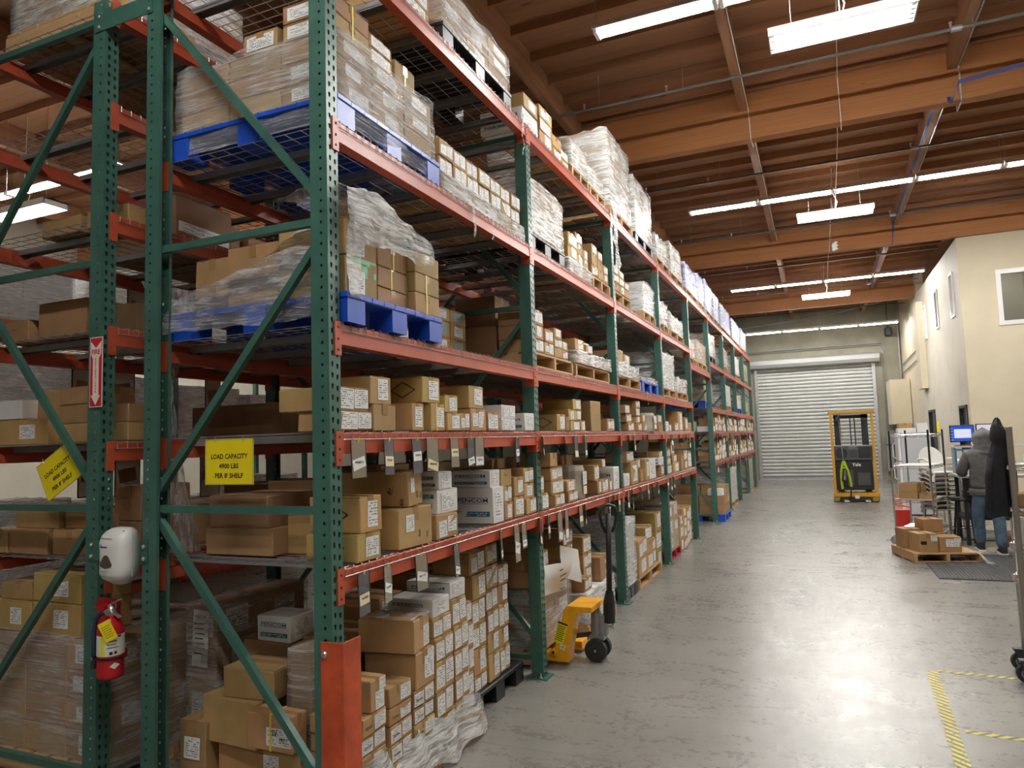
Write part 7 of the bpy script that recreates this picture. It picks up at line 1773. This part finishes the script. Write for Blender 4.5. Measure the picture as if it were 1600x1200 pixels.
b = MB(); b.lathe([(.190, .800), (.205, .81), (.208, .87), (.20, .90)], 24, mat=Matrix.Diagonal((1, .72, 1, 1)) @ Matrix.Translation((0, .03, 0))); b.build('hem_band', hoodm, P_, smooth=True)
# hood pulled up: shell round the head with folds, open at the face
vs = []; fs = []; n, m = 22, 14
for i in range(n+1):
    a = -PI*.80 + 1.60*PI*i/n - PI/2           # around, gap towards +y
    for j in range(m+1):
        t = j/m; z = 1.395+.36*t
        r_ = (.155-.045*t*1.2 if t < .30 else .125+.010*math.sin((t-.3)*4)) if t < .72 else .128*math.cos((t-.72)/.28*PI/2*.97)
        fold = 1+.04*math.sin(a*5+t*9)+.05*math.sin(t*15+a*2)*(1 if t < .6 else .35)
        vs.append((.035+r_*1.02*math.cos(a)*fold, .065+r_*1.08*math.sin(a)*fold, z+.012*math.sin(a*3)))
for i in range(n):
    for j in range(m): q = i*(m+1)+j; fs.append((q, q+m+1, q+m+2, q+1))
b = MB(); b.add(vs, fs); hd_ = b.build('hood', hoodm, P_, smooth=True); sm = hd_.modifiers.new('thick', 'SOLIDIFY'); sm.thickness = .012
b = MB(); b.tube([(-.13, .06, 1.44), (-.10, -.045, 1.415), (.03, -.085, 1.405), (.16, -.045, 1.415), (.19, .06, 1.44)], [.022, .03, .034, .03, .022], 8); b.build('hood_fold', hoodm, P_, smooth=True)
# jeans
G = dict(wb=(.01, .02, .95), cr=(.01, .02, .80), hl=(-.085, .025, .76), kl=(-.098, .11, .47), bl=(-.088, .135, .20), cl=(-.088, .14, .075), hr=(.105, .015, .76), kr=(.128, -.03, .46), br=(.108, -.165, .20), cr2=(.105, -.195, .085))
GN = list(G); gi = {k: i for i, k in enumerate(GN)}
GE = [('wb', 'cr'), ('cr', 'hl'), ('hl', 'kl'), ('kl', 'bl'), ('bl', 'cl'), ('cr', 'hr'), ('hr', 'kr'), ('kr', 'br'), ('br', 'cr2')]
GR = dict(wb=(.182, .130), cr=(.17, .130), hl=.108, kl=.085, bl=.076, cl=.075, hr=.108, kr=.085, br=.076, cr2=.073)
skin_body('jeans', [G[k] for k in GN], [(gi[a], gi[c]) for a, c in GE], [GR[k] if isinstance(GR[k], tuple) else (GR[k], GR[k]) for k in GN], jeanm, P_, 0, 2)
for (cx, cy, z0, tilt) in ((-.09, .17, 0.0, 0.0), (.11, -.165, 0.0, 0.0)):
    mt2 = Matrix.Translation((cx, cy, z0))
    sh_ = empty('shoe', (cx, cy, z0)); sh_.parent = P_
    b = MB(); b.prism([(-.045, -.12), (.045, -.12), (.052, .03), (.045, .13), (.0, .16), (-.045, .13), (-.052, .03)], 2, 0.0, .028); b.build('sole', MT['paper'], sh_)
    b = MB(); b.prism([(-.115, .0285), (.15, .0285), (.13, .06), (.05, .085), (-.02, .125), (-.11, .13)], 0, -.042, .042); u_ = b.build('upper', shoem, sh_); bevel(u_, .012, 2)
tag(P_, 'person in a grey hoodie with the hood up and blue jeans, facing the screens', 'person')
